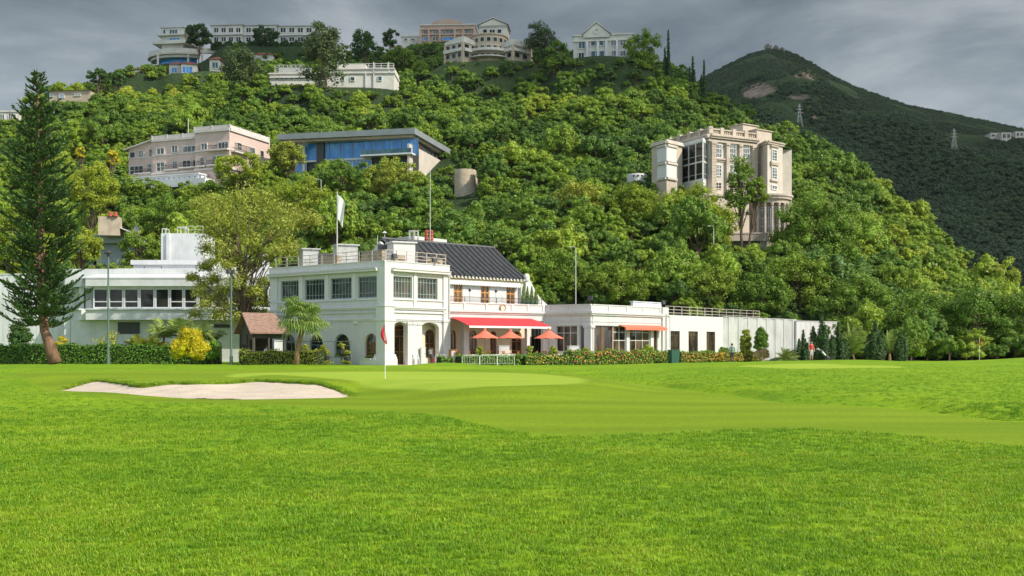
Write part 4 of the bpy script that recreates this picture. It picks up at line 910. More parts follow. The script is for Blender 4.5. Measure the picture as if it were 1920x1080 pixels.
    for a, b in ((1042.3,1081.7),(1086.8,1095.2)): window(root, fP, fP.s(a), fP.s(b), 1.13, 3.58, 0, 'white2', 'glass_warm', 3 if b-a > 20 else 1, (2.9,) if b-a > 20 else (), .06, .05, .2)
    for a, b, n in ((1113.7,1131,1),(1131.3,1151,1),(1151.3,1175,2),(1181.2,1220,3),(1226.2,1232.8,1)): window(root, fQ, fQ.s(a), fQ.s(b), 1.03, 3.58, 0, 'wood' if n == 1 else 'white2', 'glass_warm', n, (2.2, 3.0) if n > 1 else (), .07, .06, .2)
    # pavilion flat roof, hidden sides and back
    G_, H_, I_ = fP.p(-.2,0,-.3), fP.p(fP.L,0,-.3), fQ.p(fQ.L,0,-.3); J_ = G_+(I_-H_); mb = MB(); mb.prism([(q.x,q.y) for q in (G_,H_,I_,J_)], 4.6, 4.8); bd(mb, 'pavilion_roof', 'pale')
    mb = MB(); mb.fb(fQ, fQ.s(1160), fQ.s(1238), 3.42, 3.56, .05, .9)
    mb.fp(Face(fQ.p(fQ.s(1160),0,.05)[:2], fQ.p(fQ.s(1160),0,.95)[:2]), [(0,3.42),(.9,3.2),(.9,3.32),(0,3.6)], -(fQ.s(1238)-fQ.s(1160)), 0)
    mb = MB(); v = [fQ.p(s, z, d) for s in (fQ.s(1160), fQ.s(1238)) for z, d in ((3.72,.05),(3.46,.85),(3.22,.86),(3.22,.82),(3.42,.80),(3.66,.05))]
    mb.add(v, [(0,1,7,6),(1,2,8,7),(2,3,9,8),(3,4,10,9),(4,5,11,10),(5,0,6,11),(5,4,3,2,1,0),(6,7,8,9,10,11)]); bd(mb, 'window_awning', 'orange_cloth')
    mb = MB(); p = fQ.p(fQ.L-.15, 0, .3); mb.tube([(p.x,p.y,4.9),(p.x,p.y,.4)], .06); p = fQ.p(fQ.L+.5, 0, .25); mb.tube([fQ.p(fQ.L+.2,4.75,.25), (p.x,p.y,4.6),(p.x,p.y,.4)], .06); bd(mb, 'drainpipe', 'pale')
    # roof above the tiled wing: white box behind ridge, clay pots, steel frame
    b0 = P(778,0,112); b1 = P(838,0,116); fC = Face((b0.x,b0.y),(b1.x,b1.y)); mb = MB(); mb.fb(fC, 0, fC.L, 9.0, zz(446,114), -2.5, 0); bd(mb, 'water_tank_house', 'white')
    for px in (800,808.5):
        q = P(px, 450, 109.5); mb = MB(); mb.lathe(q.x, q.y, [(.22,zz(456,109.5)),(.22,zz(449,109.5)),(.27,zz(448.5,109.5)),(.22,zz(447,109.5)),(.22,zz(442,109.5)),(.27,zz(441,109.5)),(.2,zz(439,109.5)),(.24,zz(434,109.5)),(.15,zz(431.5,109.5))], 10); bd(mb, 'chimney_pot', 'terracotta')
    mb = MB(); q0, q1 = P(767,448,110), P(783,448,110)
    for a in (0,.55,1): 
        for dy in (0,1.0): mb.tube([(q0.x+(q1.x-q0.x)*a, 110+dy, 11), (q0.x+(q1.x-q0.x)*a, 110+dy, zz(432.5,110))], .04, 4)
    for dy in (0,1.0): mb.tube([(q0.x,110+dy,zz(432.5,110)),(q1.x,110+dy,zz(432.5,110))], .04, 4)
    bd(mb, 'steel_frame', 'metal')
    mb = MB(); q = P(721,440,99.5); mb.lathe(q.x, q.y, [(.04,11.4),(.04,zz(437,99.5)),(.28,zz(437,99.5)),(.05,zz(433.5,99.5))], 10); bd(mb, 'roof_vent', 'metal')
    # plant on the flat roof
    def plant(px0, px1, ytop, Y, dep, m='galv', cap=True, z0=8.3):
        a, b = P(px0,0,Y), P(px1,0,Y+ (px1-px0)*.02); f = Face((a.x,a.y),(b.x,b.y)); mb = MB(); z1 = zz(ytop, Y); mb.fb(f, 0, f.L, z0, z1-.12, -dep, 0)
        if cap: mb.fb(f, -.15, f.L+.15, z1-.12, z1, -dep-.15, .15)
        for k in range(2): mb.fb(f, f.L*.15+k*.5, f.L*.15+k*.5+.25, z0+.5+(z1-z0)*.3, z0+.75+(z1-z0)*.3, 0, .04)
        o = bd(mb, 'plant_housing', m); return o
    plant(568,598,465,101,2,'galv'); plant(598,632,472,101.5,1.5,'dark',False); plant(634,671,457,97,1.8,'galv'); plant(738,779,452,94,1.9,'white2'); plant(779,785,455,94.8,1.7,'dark',False)
    mb = MB(); 
    for a, b, h in ((600,632,.9),(677,716,1.0),(740,760,.7),(800,830,.6)):
        f = fL.off(-.9) if a < 721 else fR.off(-.9)
        mb = MB(); mb.fb(f, f.s(a), f.s(b), 8.3, 8.3+.55+h, -.5, 0); bd(mb, 'louvre_screen', 'stone')
    mb = MB(); q = P(708,478,96); mb.box(q.x,96,8.3,q.x+1.1,96.9,zz(458,96)); bd(mb, 'cooling_unit', 'dark')
    # floodlights on the parapets
    def flood(p, ax): 
        mb = MB(); mb.tube([(p.x,p.y,p.z-.45),(p.x,p.y,p.z)], .03, 5); f = Face((p.x-ax[0]*.22,p.y-ax[1]*.22),(p.x+ax[0]*.22,p.y+ax[1]*.22))
        mb.hexa([f.p(0,p.z-.15,.2),f.p(f.L,p.z-.15,.2),f.p(f.L,p.z-.12,-.05),f.p(0,p.z-.12,-.05),f.p(0,p.z+.25,.1),f.p(f.L,p.z+.25,.1),f.p(f.L,p.z+.2,-.12),f.p(0,p.z+.2,-.12)]); bd(mb, 'floodlight', 'dark')
    flood(fR.p(fR.s(737),9.25,.15), fR.D); flood(fR.p(fR.s(812),9.15,.15), fR.D); flood(P(1107,560,100), fP.D); flood(P(1243,568,109), fQ.D)
    # --- white annex and panelled wall
    fA = Face.px(1250.5,109.0,1355.8,117.7); mb = MB(); wo = [(fA.s(a), fA.s(b), .6, z, 0) for a, b, z in ((1256.7,1274.7,3.22),(1291,1308.7,3.22),(1324.7,1341,3.22))]
    mb.wall(fA, -.3, 4.85, .3, wo); Aa, Ab = fA.p(0,0,-.3), fA.p(fA.L,0,-.3)
    sd = Face(fA.p(0,0,-.31)[:2], fA.p(0,0,-9)[:2]); mb.wall(sd, -.3, 4.85, .3); bk2 = fA.off(-9.3); mb.wall(bk2, -.3, 4.85, .3); bd(mb, 'annex_wall', 'white2')
    for a, b, z0, z1, r in wo: window(root, fA, a, b, z0, z1, 0, 'darkwood', 'glass_warm', 2, (2.75,), .05, .04, .12)
    mb = MB(); mb.fb(fA, .3, fA.L, 4.5, 4.7, -9, -.3); bd(mb, 'annex_roof', 'pale')
    fK = Face.px(1355.8,117.7,1493,130.9); mb = MB(); n = 16
    for i in range(n): mb.fb(fK, fK.L*i/n+.02, fK.L*(i+1)/n-.02, -.3, 4.86, -.3, -.02+.05*(i % 2))
    mb.fb(fK, 0, fK.L, 4.86, 4.95, -.34, .05); mb.fb(fK, 0, fK.L, -.3, 4.8, -.5, -.3); bd(mb, 'panelled_wall', 'panel')
    fK2 = Face.px(1493.2,130.2,1570,134.8); mb = MB(); n = 9
    for i in range(n): mb.fb(fK2, fK2.L*i/n+.02, fK2.L*(i+1)/n-.02, -.3, 4.7, -.3, 0)
    mb.fb(fK2, 0, fK2.L, 4.7, 4.78, -.34, .05); mb.fb(fK2, 0, fK2.L, -.3, 4.6, -.5, -.3); bd(mb, 'end_wall', 'white')
    fRL = Face.px(1248,111.5,1424,127.5); mb = MB(); railing(mb, fRL, 0, fRL.L, 4.85, 1.0, 1.6, 0, (1,.66,.33,.05), .03); bd(mb, 'annex_railing', 'pinkrail')
    f = Face.px(1187,113,1240,117); mb = MB(); mb.fb(f, 0, f.L, 4.6, zz(566,113), -.3, 0); mb.fb(f, -.1, f.L+.1, zz(566,113), zz(565,113)+.03, -.4, .1); bd(mb, 'roof_screen', 'pale')
    return root, fL, fR, fT, fw_
CLUB, fL, fR, fT, fTW = clubhouse()
# ------------------------------------------------------------------ simple building helper for the hillside and ridge houses
def plan_of(f, dep, s0=0, s1=None):
    s1 = f.L if s1 is None else s1; q = [f.p(s0,0,0), f.p(s1,0,0), f.p(s1,0,-dep), f.p(s0,0,-dep)]; return [(a.x, a.y) for a in q]
def pxwin(root, f, a, b, y0, y1, nx=2, zs=0, fm='white2', gm='glass_pale', prot=.10, fw=.12, bw=.07, name='window', rise=0):
    s0, s1 = f.s(a), f.s(b); xm = (a+b)/2; z1, z0 = f.z(xm, y0), f.z(xm, y1)
    zs_ = [z0+(z1-z0)*(k+1)/(zs+1) for k in range(zs)]; fw = min(fw, .09*(s1-s0)+.02); bw = min(bw, fw*.8)
    return window(root, f, s0, s1, z0, z1, rise, fm, gm, nx, zs_, fw, bw, 0, name, None, prot)
def band(mb, f, a, b, y0, y1, d0=.002, d1=.15, ref=None):
    ref = ref if ref is not None else (a+b)/2; mb.fb(f, f.s(a), f.s(b), f.z(ref, y1), f.z(ref, y0), d0, d1)
def B(mb, name, m, root): return mb.build(name, M[m], root)
M['pink'] = mk('pale pink render', (.60,.455,.40), .85, .06, .4, stain=.3)
M['pinkwhite'] = mk('pinkish white trim', (.60,.55,.52), .8, .05, .6, stain=.25)
M['limestone'] = mk('pink beige limestone', (.54,.45,.37), .8, .12, .5, stain=.25, bump=.2, bscale=2)
M['limestone2'] = mk('pale limestone', (.57,.51,.44), .8, .08, .6, stain=.2)
M['ridge_white'] = mk('weathered off white render', (.66,.63,.57), .85, .1, .25, stain=.5)
M['ridge_tan'] = mk('tan render', (.56,.45,.34), .85, .1, .3, stain=.3)
M['ridge_brown'] = mk('brown pink render', (.48,.34,.27), .85, .1, .3, stain=.3)
M['slab_grey'] = mk('grey roof fascia', (.22,.25,.26), .7, .1, .5)
M['rubble'] = mk('tan stone block wall', (.52,.43,.32), .9, .14, .9, bump=.5, bscale=3)

def pink_house():
    root = empty('pink_house', (P(435,330,190).x, 190, 29), 'pale pink three-storey house with white window surrounds on the left hillside', 'house')
    f = Face.px(235.6,198,435.5,190); g = Face.px(435.5,190,503,200.8)
    z0 = 29.5; zb = f.z(435, 317)
    zA, zB, zC = f.z(286,261), f.z(372,257), f.z(435,243)
    sA, sB = f.s(286), f.s(372)
    mb = MB()
    mb.prism(plan_of(f.off(-.8), 9, 0, sA+.2), z0, zz(277,197.5)); mb.prism(plan_of(f, 11, sA, sB), z0, zA-.2); mb.prism(plan_of(f.off(.9), 13, sB, f.L), z0, zC)
    gg = Face(f.p(f.L,0,.88)[:2], g.p(g.L,0,0)[:2]); mb.prism([(gg.p(0,0).x,gg.p(0,0).y),(gg.p(gg.L,0).x,gg.p(gg.L,0).y), f.p(sB+1,0,-18)[:2], f.p(sB+1,0,-1)[:2]], z0, zC-.02)
    B(mb, 'wall', 'pink', root)
    f1 = f.off(-.8); f3 = f.off(.9); mb = MB()
    for ff, a, b, z in ((f, sA-.1, sB, zA-.2),(f3, sB-.15, f.L+.15, zC),(gg, .1, gg.L+.1, zC-.02)):
        mb.fb(ff, a, b, z-.35, z+.12, .002, .28); mb.fb(ff, a, b, z+.12, z+.75, -.25, .06)
        n = int((b-a)/2.6)
        for k in range(n+1): q = a+(b-a)*k/n; mb.fb(ff, q-.15, q+.15, z+.12, z+.85, .062, .14)
    for ff, a, b in ((f1, 0, sA-.05),(f, sA, sB-.1),(f3, sB, f.L+.1),(gg, .1, gg.L)):
        mb.fb(ff, a, b, zb-.1, zb+.25, .002, .35); zm = zb+(zC-zb)*.50; mb.fb(ff, a, b, zm-.2, zm, .002, .12)
    B(mb, 'cornice', 'pinkwhite', root)
    mb = MB(); q0, q1 = f1.p(-.6,0,.5), f1.p(sA-.2,0,.5); zr = zz(277,197.5)
    mb.add([f1.p(-.7,zr-.3,.6), f1.p(sA-.1,zr+1.25,.6), f1.p(sA-.1,zr+1.25,-9.2), f1.p(-.7,zr-.3,-9.2), f1.p(-.7,zr-.1,.6), f1.p(sA-.1,zr+1.45,.6), f1.p(sA-.1,zr+1.45,-9.2), f1.p(-.7,zr-.1,-9.2)], [(0,3,2,1),(4,5,6,7),(0,1,5,4),(1,2,6,5),(2,3,7,6),(3,0,4,7)])
    mb.fb(f, f.s(294), f.s(328), zC-.3, zC+.65, -5, -3.5); B(mb, 'roof', 'pinkwhite', root)
    mb = MB(); mb.add([f1.p(0,zr,0),f1.p(sA,zr,0),f1.p(sA,zr+1.2,0),f1.p(sA,zr,-9),f1.p(0,zr,-9),f1.p(sA,zr+1.2,-9)],[(0,1,2),(4,5,3),(0,4,3,1),(0,2,5,4),(1,3,5,2)]); B(mb, 'gable_wall', 'pink', root)
    def X(x): return 200+x/2.667
    def Yp(y): return 220+y/2.667
    W_ = [(f1,116,145,172,208,1,'glass'),(f1,160,188,165,205,2,'glass_pale'),(f1,214,230,160,198,1,'glass_pale'),(f1,115,188,240,290,3,'glass'),(f1,203,228,232,275,1,'glass_pale'),
          (f,248,292,150,188,2,'glass_pale'),(f,325,358,138,180,2,'glass_pale'),(f,380,452,140,178,3,'glass_pale'),(f,248,293,222,275,2,'glass_pale'),(f,330,355,218,262,2,'glass_pale'),(f,378,425,212,258,2,'glass'),
          (f3,472,505,128,165,2,'glass_pale'),(f3,555,613,120,160,3,'glass_pale'),(f3,468,492,200,243,1,'glass_pale'),(f3,525,590,188,238,3,'glass_pale'),(f,432,452,212,250,1,'glass'),
          (gg,650,675,125,168,1,'glass_pale'),(gg,712,742,148,190,1,'glass_pale'),(gg,650,675,195,235,1,'glass_pale'),(gg,765,785,165,200,1,'glass')]
    for ff, a, b, y0, y1, n, gm in W_: pxwin(root, ff, X(a), X(b), Yp(y0), Yp(y1), n, 1 if y1-y0 > 42 else 0, 'pinkwhite', gm, .14, .22, .09)
    for ff, a, b, y0, y1 in ((f1,150,229,262,280),(f,300,366,240,262),(f,375,458,228,250),(f3,462,496,222,244),(f3,513,597,215,238),(f3,505,615,142,162),(gg,622,700,140,178)):
        s0, s1 = ff.s(X(a)), ff.s(X(b)); xm = X((a+b)/2); z1, zb_ = ff.z(xm, Yp(y0)), ff.z(xm, Yp(y1)); mb = MB()
        mb.fb(ff, s0, s1, z1-.06, z1, .75, .82); n = int((s1-s0)/.22)
        for k in range(n+1): q = s0+(s1-s0)*k/n; mb.fb(ff, q-.02, q+.02, zb_, z1-.06, .765, .805)
        o = B(mb, 'balcony_railing', 'iron', root); mb = MB(); mb.fb(ff, s0-.05, s1+.05, zb_-.22, zb_, .002, .9); B(mb, 'balcony_slab', 'pinkwhite', o)
    # lower terraces
    mb = MB(); ft = Face.px(231,194,372,188); mb.fb(ft, 0, ft.L, 27, ft.z(300,331), -5, 0); mb.fb(ft, -.2, ft.L+.2, ft.z(300,331), ft.z(300,329), -5.2, .25)
    ft2 = Face.px(250,191,384,186); mb.fb(ft2, 0, ft2.L, ft2.z(300,352), ft2.z(300,338), -3, 0); n = 14
    for k in range(n+1): q = ft2.L*k/n; mb.fb(ft2, q-.12, q+.12, ft2.z(300,338), ft2.z(300,334), -.2, 0)
    mb.fb(ft2, 0, ft2.L, ft2.z(300,334), ft2.z(300,333), -.25, .05); B(mb, 'terrace_wall', 'pale', root)
    mb = MB(); q = P(353,243,196); mb.tube([(q.x,q.y,38),(q.x,q.y,zz(222,196))], .07, 5); B(mb, 'mast', 'metal', root)
pink_house()

def glass_house():
    root = empty('glass_house', (P(777,300,190).x, 190, 33), 'long modern house with blue glass walls under a flat grey roof slab', 'house')
    f = Face.px(527,197,777.5,190); g = Face.px(777.5,190,845.7,210.8)
    X = lambda x: 200+x/2.667; Yp = lambda y: 220+y/2.667
    zt = f.z(777,239.7); mb = MB()
    cor = f.p(f.L,0,0); pl = [(f.p(0,0,1.5).x,f.p(0,0,1.5).y),(cor.x,cor.y),(g.p(g.L,0,0).x,g.p(g.L,0,0).y),(f.p(0,0,-24).x,f.p(0,0,-24).y)]
    mb.prism(pl, zt-1.05, zt); B(mb, 'roof', 'slab_grey', root)
    mb = MB(); ins = [(f.p(.6,0,.6).x,f.p(.6,0,.6).y),(f.p(f.L-.7,0,-.6).x,f.p(f.L-.7,0,-.6).y),(g.p(g.L-.8,0,-.7).x,g.p(g.L-.8,0,-.7).y),(f.p(1,0,-22).x,f.p(1,0,-22).y)]
    mb.prism(ins, zt-1.45, zt-1.05+.0-.002); B(mb, 'soffit', 'ridge_tan', root)
    fi = f.off(-1.6); gi = g.off(-1.4); zb = 33.2; zg1 = zt-1.46; zg0 = fi.z(760, 292); zl = zg0-.35
    mb = MB(); q = [fi.p(0,0,-.3), fi.p(fi.L-.9,0,-.3), gi.p(gi.L,0,-.3), fi.p(0,0,-20)]; mb.prism([(a.x,a.y) for a in q], 29, zg1); B(mb, 'core_wall', 'dark', root)
    # glazing bays
    xs = [945,1000,1053,1092,1115,1170,1230,1287,1325,1347,1383,1415,1440,1475,1508,1540,1558]
    for a, b in zip(xs[:-1], xs[1:]):
        if a == 1053: continue
        s0, s1 = fi.s(X(a)), fi.s(X(b)); window(root, fi, s0+.01, s1-.01, zg0, zg1, 0, 'slab_grey', 'glass_blue', 1, (), .07, .05, 0, 'window', None, .06)
    for a, b in ((945,1000),(1092,1170),(1170,1230),(1230,1287),(1287,1325)):
        s0, s1 = fi.s(X(a)), fi.s(X(b)); window(root, fi, s0+.01, s1-.01, 31.6, zl-.05, 0, 'pale', 'glass_blue', 2, (), .10, .08, 0, 'window', None, .06)
    mb = MB(); mb.fb(fi, fi.s(X(1055)), fi.s(X(1090)), 31, zg1, .002, .5); B(mb, 'dark_pier', 'dark', root)
    mb = MB(); mb.fb(fi, fi.s(X(945)), fi.s(X(1325)), zl, zg0-.01, .002, .3); a, b = fi.s(X(1290)), fi.s(X(1545))
    mb.fb(fi, a, b, fi.z(750, 293.5), fi.z(750, 290.5), .1, 2.0)
    mb.hexa([fi.p(fi.s(X(940)),fi.z(565,294),.4),fi.p(fi.s(X(1010)),fi.z(575,273),2.5),fi.p(fi.s(X(1010)),fi.z(575,273),.4),fi.p(fi.s(X(940)),fi.z(565,295),.0),fi.p(fi.s(X(940)),fi.z(565,292),.4),fi.p(fi.s(X(1018)),fi.z(575,270.5),2.5),fi.p(fi.s(X(1018)),fi.z(575,270.5),.4),fi.p(fi.s(X(940)),fi.z(565,292),.0)])
    mb.fb(fi, fi.s(X(993)), fi.s(X(1002)), 31, fi.z(573,274), .8, 1.1)
    B(mb, 'balcony', 'pale', root)
    mb = MB(); mb.fb(fi, a+.1, b-.1, fi.z(750,290.4), fi.z(750,282), 1.85, 1.9); B(mb, 'balcony_glass', 'glass_teal', root)
    # stone end wall and its strip windows
    mb = MB(); mb.fb(gi, .0, gi.L-.2, 28, gi.z(804,291), .002, .4); mb.fb(gi, gi.s(835), gi.L-.2, 28, zg1, .002, .41); B(mb, 'stone_wall', 'limestone2', root)
    for a, b in ((778,784),(785,790),(791,796),(804.5,811),(811.5,818),(818.5,826),(826.5,834.5)):
        s0, s1 = gi.s(a), gi.s(b); z1 = zg1; z0 = gi.z(804,291)+.01 if a > 796 else gi.z(785,290); window(root, gi, s0, s1, z0, z1, 0, 'slab_grey', 'glass', 1, (), .10, .05, 0, 'window', None, .1)
glass_house()

def retaining():
    mb = MB(); q = P(869,0,186); r = 2.0; n = 22; pts = []
    for k in range(n+1): a = math.radians(-150+165*k/n); pts.append((q.x+.2+r*math.cos(a), q.y+r*math.sin(a)))
    pts += [(q.x+3.2, q.y+8), (q.x-2, q.y+8)]
    mb.prism([(x, y) for x, y in pts], 22, zz(316,184)); mb2 = MB(); 
    o = B(mb, 'retaining_wall', 'rubble', None); setp(o, 'curved tan stone retaining wall right of the glass house', 'retaining wall')
retaining()

def mansion():
    root = empty('stone_mansion', (P(1330,440,170).x, 170, 19), 'tall pink beige stone mansion with balustraded roof and two-storey glass bay', 'mansion')
    X = lambda x: 1160+x/4.153; Yp = lambda y: 220+y/4.153
    R_ = Face.px(1329.8,170,1420,174.4); L_ = Face.px(1258,179,1329.8,170)
    zt = 36.4; z0 = 17
    mb = MB(); pl = [L_.p(0,0), R_.p(0,0), R_.p(R_.L,0), R_.p(R_.L,0,-14)]; mb.prism([(a.x,a.y) for a in pl], z0, zt-1.2); B(mb, 'wall', 'limestone2', root)
    mb = MB()
    for f, a, b in ((L_,-.3,L_.L+.35),(R_,0.0,R_.L)):
        mb.fb(f, a, b, zt-2.1, zt-1.75, .002, .3); mb.fb(f, a, b, zt-1.55, zt-1.25, .002, .55); mb.fb(f, a, b, zt-1.25, zt-1.0, .002, .75)
        mb.fb(f, a, b, zt-1.0, zt-.75, -.5, .2); mb.fb(f, a, b, zt-.15, zt+.05, -.45, .15); n = int((b-a)/.38)
        for k in range(n): q = a+(b-a)*(k+.5)/n; mb.fb(f, q-.09, q+.09, zt-.75, zt-.15, -.25, -.02)
        m_ = 4
        for k in range(m_+1): q = a+(b-a)*k/m_; mb.fb(f, max(a,q-.35), min(b,q+.35), zt-1.0, zt+.28, -.5, .25)
    B(mb, 'balustrade', 'limestone', root)
    mb = MB()
    for a, b in ((712,748),(828,850),(928,950),(1030,1068)):
        s0, s1 = R_.s(X(a)), R_.s(X(b)); mb.fb(R_, s0, s1, z0, zt-2.1, .002, .45); mb.fb(R_, s0-.1, s1+.1, zt-2.5, zt-2.1, .002, .6)
    n = 34
    for k in range(n): z = z0+k*.5; mb.fb(R_, R_.s(X(712))+.02, R_.s(X(748))-.02, z, z+.44, .45, .49); mb.fb(R_, R_.s(X(1030))+.02, R_.s(X(1068))-.02, z, z+.44, .45, .49)
    mb.fb(R_, 0, R_.L, R_.z(1370,302), R_.z(1370,299), .002, .3); mb.fb(R_, 0, R_.L, R_.z(1370,305), R_.z(1370,303), .002, .15)
    B(mb, 'pilaster', 'limestone', root)
    for a, b in ((750,802),(858,912),(960,1016)): pxwin(root, R_, X(a), X(b), Yp(208), Yp(318), 3, 2, 'white2', 'glass_pale', .14, .14, .09)
    for a, b in ((750,800),(858,912),(960,1016)): pxwin(root, R_, X(a), X(b), Yp(368), Yp(460), 3, 2, 'white2', 'glass_pale', .14, .14, .09)
    for a, b in ((750,800),(858,912),(960,1016)): pxwin(root, R_, X(a), X(b), Yp(505), Yp(560), 2, 1, 'limestone2', 'glass', .12, .14, .09)
    # glass bay
    bay = Face.px(1279,173.6,1318.5,168.6); e = L_.p(L_.L-.3,0,0); bs = Face(bay.p(bay.L,0)[:2], P(1327.8,0,171.5)[:2]); zb1, zb0 = zz(268,170), zz(338,170); zm = zz(305,170)
    mb = MB(); mb.prism([(a.x,a.y) for a in (bay.p(-.2,0,.2), bay.p(bay.L+.15,0,.2), bs.p(bs.L,0,.1), L_.p(L_.L*.15,0,-.1))], zb1, zb1+.55); mb.prism([(a.x,a.y) for a in (bay.p(-.1,0,.1), bay.p(bay.L+.1,0,.1), bs.p(bs.L,0,.05), L_.p(L_.L*.15,0,-.1))], z0+3, zb0)
    B(mb, 'bay_roof', 'white2', root)
    mb = MB(); mb.prism([(a.x,a.y) for a in (bay.p(.1,0,-.1), bay.p(bay.L-.1,0,-.1), bs.p(bs.L,0,-.15), L_.p(L_.L*.2,0,0))], zb0, zb1); B(mb, 'bay_interior', 'stone', root)
    for i in range(3):
        a, b = bay.L*i/3, bay.L*(i+1)/3
        window(root, bay, a+.01, b-.01, zm, zb1, 0, 'white2', 'glass', 1, (zm+1,), .12, .06, 0, 'window', None, .1); window(root, bay, a+.01, b-.01, zb0, zm-.01, 0, 'white2', 'glass', 1, (zb0+.9,), .12, .06, 0, 'window', None, .1)
    for z0_, z1_ in ((zm, zb1),(zb0, zm-.01)): window(root, bs, .02, bs.L-.02, z0_, z1_, 0, 'white2', 'glass_pale', 1, (z0_+.9,), .12, .06, 0, 'window', None, .08)
    # left wing with blank white panels
    a_ = Face.px(1222,172,1250,168.5); b_ = Face.px(1250,168.5,1279,171.5); zw = zz(262.5,169)
    mb = MB(); mb.prism([(q.x,q.y) for q in (a_.p(0,0), a_.p(a_.L,0), b_.p(b_.L,0), L_.p(.5,0,0), a_.p(0,0,-9))], z0, zw-.6); B(mb, 'wing_wall', 'limestone', root)
    mb = MB()
    for f in (a_, b_):
        mb.fb(f, -.1, f.L+.1, zw-.6, zw-.3, -.2, .3); mb.fb(f, -.1, f.L+.1, zw-.3, zw, -.3, .15)
        for y in (276, 308.5, 337): mb.fb(f, (.4 if f is a_ else 0)*f.L, f.L*(1 if f is a_ else .62), zz(y,170)-.15, zz(y,170)+.2, .002, .3)
    B(mb, 'wing_cornice', 'limestone2', root)
    mb = MB()
    for y0, y1 in ((278,304.5),(311,334.5)): mb.fb(a_, a_.L*.4, a_.L+.12, zz(y1,170), zz(y0,170), .002, .12); mb.fb(b_, 0, b_.L*.6, zz(y1,170), zz(y0,170), .002, .12)
    B(mb, 'blank_panel', 'white2', root)
    # right wing tower
    c_ = Face.px(1420,176,1439,171.8); d_ = Face.px(1439,171.8,1467.5,174.5); zq = zz(264,172)
    mb = MB(); mb.prism([(q.x,q.y) for q in (c_.p(0,0), c_.p(c_.L,0), d_.p(d_.L,0), d_.p(d_.L,0,-9), c_.p(0,0,-6))], z0+8, zq-.5); B(mb, 'tower_wall', 'limestone2', root)
    mb = MB()
    for f in (c_, d_): mb.fb(f, -.1, f.L+.15, zq-.5, zq-.2, -.3, .25); mb.fb(f, -.1, f.L+.25, zq-.2, zq, -.3, .4)
    u = Face.px(1419,178,1447,180); mb.fb(u, 0, u.L, zq, zz(243,178), -3, 0); mb.fb(u, -.2, u.L+.2, zz(243,178), zz(241.5,178), -3.2, .2)
    u = Face.px(1393,182,1420,184); mb.fb(u, 0, u.L, zt-1, zz(235,183), -3, 0); mb.fb(u, -.2, u.L+.2, zz(235,183), zz(233.5,183), -3.2, .2)
    B(mb, 'roof_block', 'limestone', root)
    for y0, y1 in ((250,345),(390,485)):
        pxwin(root, d_, X(1187), X(1230), Yp(y0), Yp(y1), 2, 3, 'white2', 'glass_pale', .16, .16, .08)
        mb = MB(); xm = d_.s(X(1208)); w = (d_.s(X(1230))-d_.s(X(1187)))/2; za, zb = d_.z(X(1208), Yp(y0)), d_.z(X(1208), Yp(y1))
        mb.fb(d_, xm-w-.3, xm+w+.3, za+.35, za+.55, .002, .35); mb.fb(d_, xm-w-.2, xm+w+.2, za+.02, za+.35, .002, .15); mb.fb(d_, xm-w-.3, xm+w+.3, zb-.3, zb-.05, .002, .3); B(mb, 'window_hood', 'limestone', root)
    pxwin(root, d_, X(1187), X(1230), Yp(528), Yp(565), 2, 0, 'white2', 'glass_pale', .16, .14, .08)
    # round colonnade below
    q = P(1440,0,175); rr = 3.4; zc1, zc0 = zz(366,171), zz(441,171); mb = MB()
    prof = [(rr+.1,zc1-1.1),(rr+.1,zc1-.5),(rr+.4,zc1-.45),(rr+.45,zc1-.1),(rr+.6,zc1),(rr+.6,zc1+.3),(.5,zc1+.32)]; mb.lathe(q.x, q.y, prof, 28); mb.lathe(q.x, q.y, [(rr-.7, zc0-6),(rr-.7, zc1-1)], 28); B(mb, 'rotunda', 'limestone', root)
    for k in range(9):
        a = math.radians(-172+k*20); x, y = q.x+(rr-.15)*math.cos(a), q.y+(rr-.15)*math.sin(a); mb = MB(); mb.lathe(x, y, [(.30,zc0),(.30,zc0+.4),(.22,zc0+.5),(.19,zc1-1.6),(.28,zc1-1.45),(.30,zc1-1.1)], 10); B(mb, 'column', 'limestone', root)
    mb = MB(); mb.lathe(q.x, q.y, [(rr-.62, zc0+.2),(rr-.62, zc1-1.9)], 28)
    for k in range(10):
        a = math.radians(-162+k*20); n = Vector((math.cos(a), math.sin(a))); t = Vector((-n.y, n.x)); c0 = Vector((q.x,q.y))+n*(rr-.6)
        f = Face((c0-t*.42), (c0+t*.42)); 
        if k < 9: window(root, f, .04, f.L-.04, zc0+.3, zc1-1.7, 0, 'white2', 'glass_pale', 2, [zc0+1.6, zc0+2.9, zc0+4.2], .1, .08, 0, 'window', None, .12)
    mb = MB(); fb_ = Face.px(1366,168,1442,168); mb.fb(fb_, 0, fb_.L, zc0-1.2, zc0-1.0, -4, 0); mb.fb(fb_, 0, fb_.L, zc0-.1, zc0+.1, -.3, .1); n = 26
    for k in range(n): s = fb_.L*(k+.5)/n; mb.fb(fb_, s-.08, s+.08, zc0-1.0, zc0-.1, -.2, 0)
    mb.fb(fb_, fb_.L*.78, fb_.L*.95, 15, zc0-1.2, -2, -.3); mb.fb(fb_, 0, fb_.L, 12, zc0-1.2, -4.2, -2.2); B(mb, 'terrace_balustrade', 'limestone2', root)
    mb = MB(); lw = Face.px(1330,168.8,1405,171.5); mb.prism([(a.x,a.y) for a in (lw.p(0,0), lw.p(lw.L,0), lw.p(lw.L,0,-4), lw.p(0,0,-4))], 14, zz(368,169.5)); mb.fb(lw, -.2, lw.L, zz(368,169.5), zz(364,169.5), -4, .3); B(mb, 'lower_wall', 'limestone', root)
mansion()

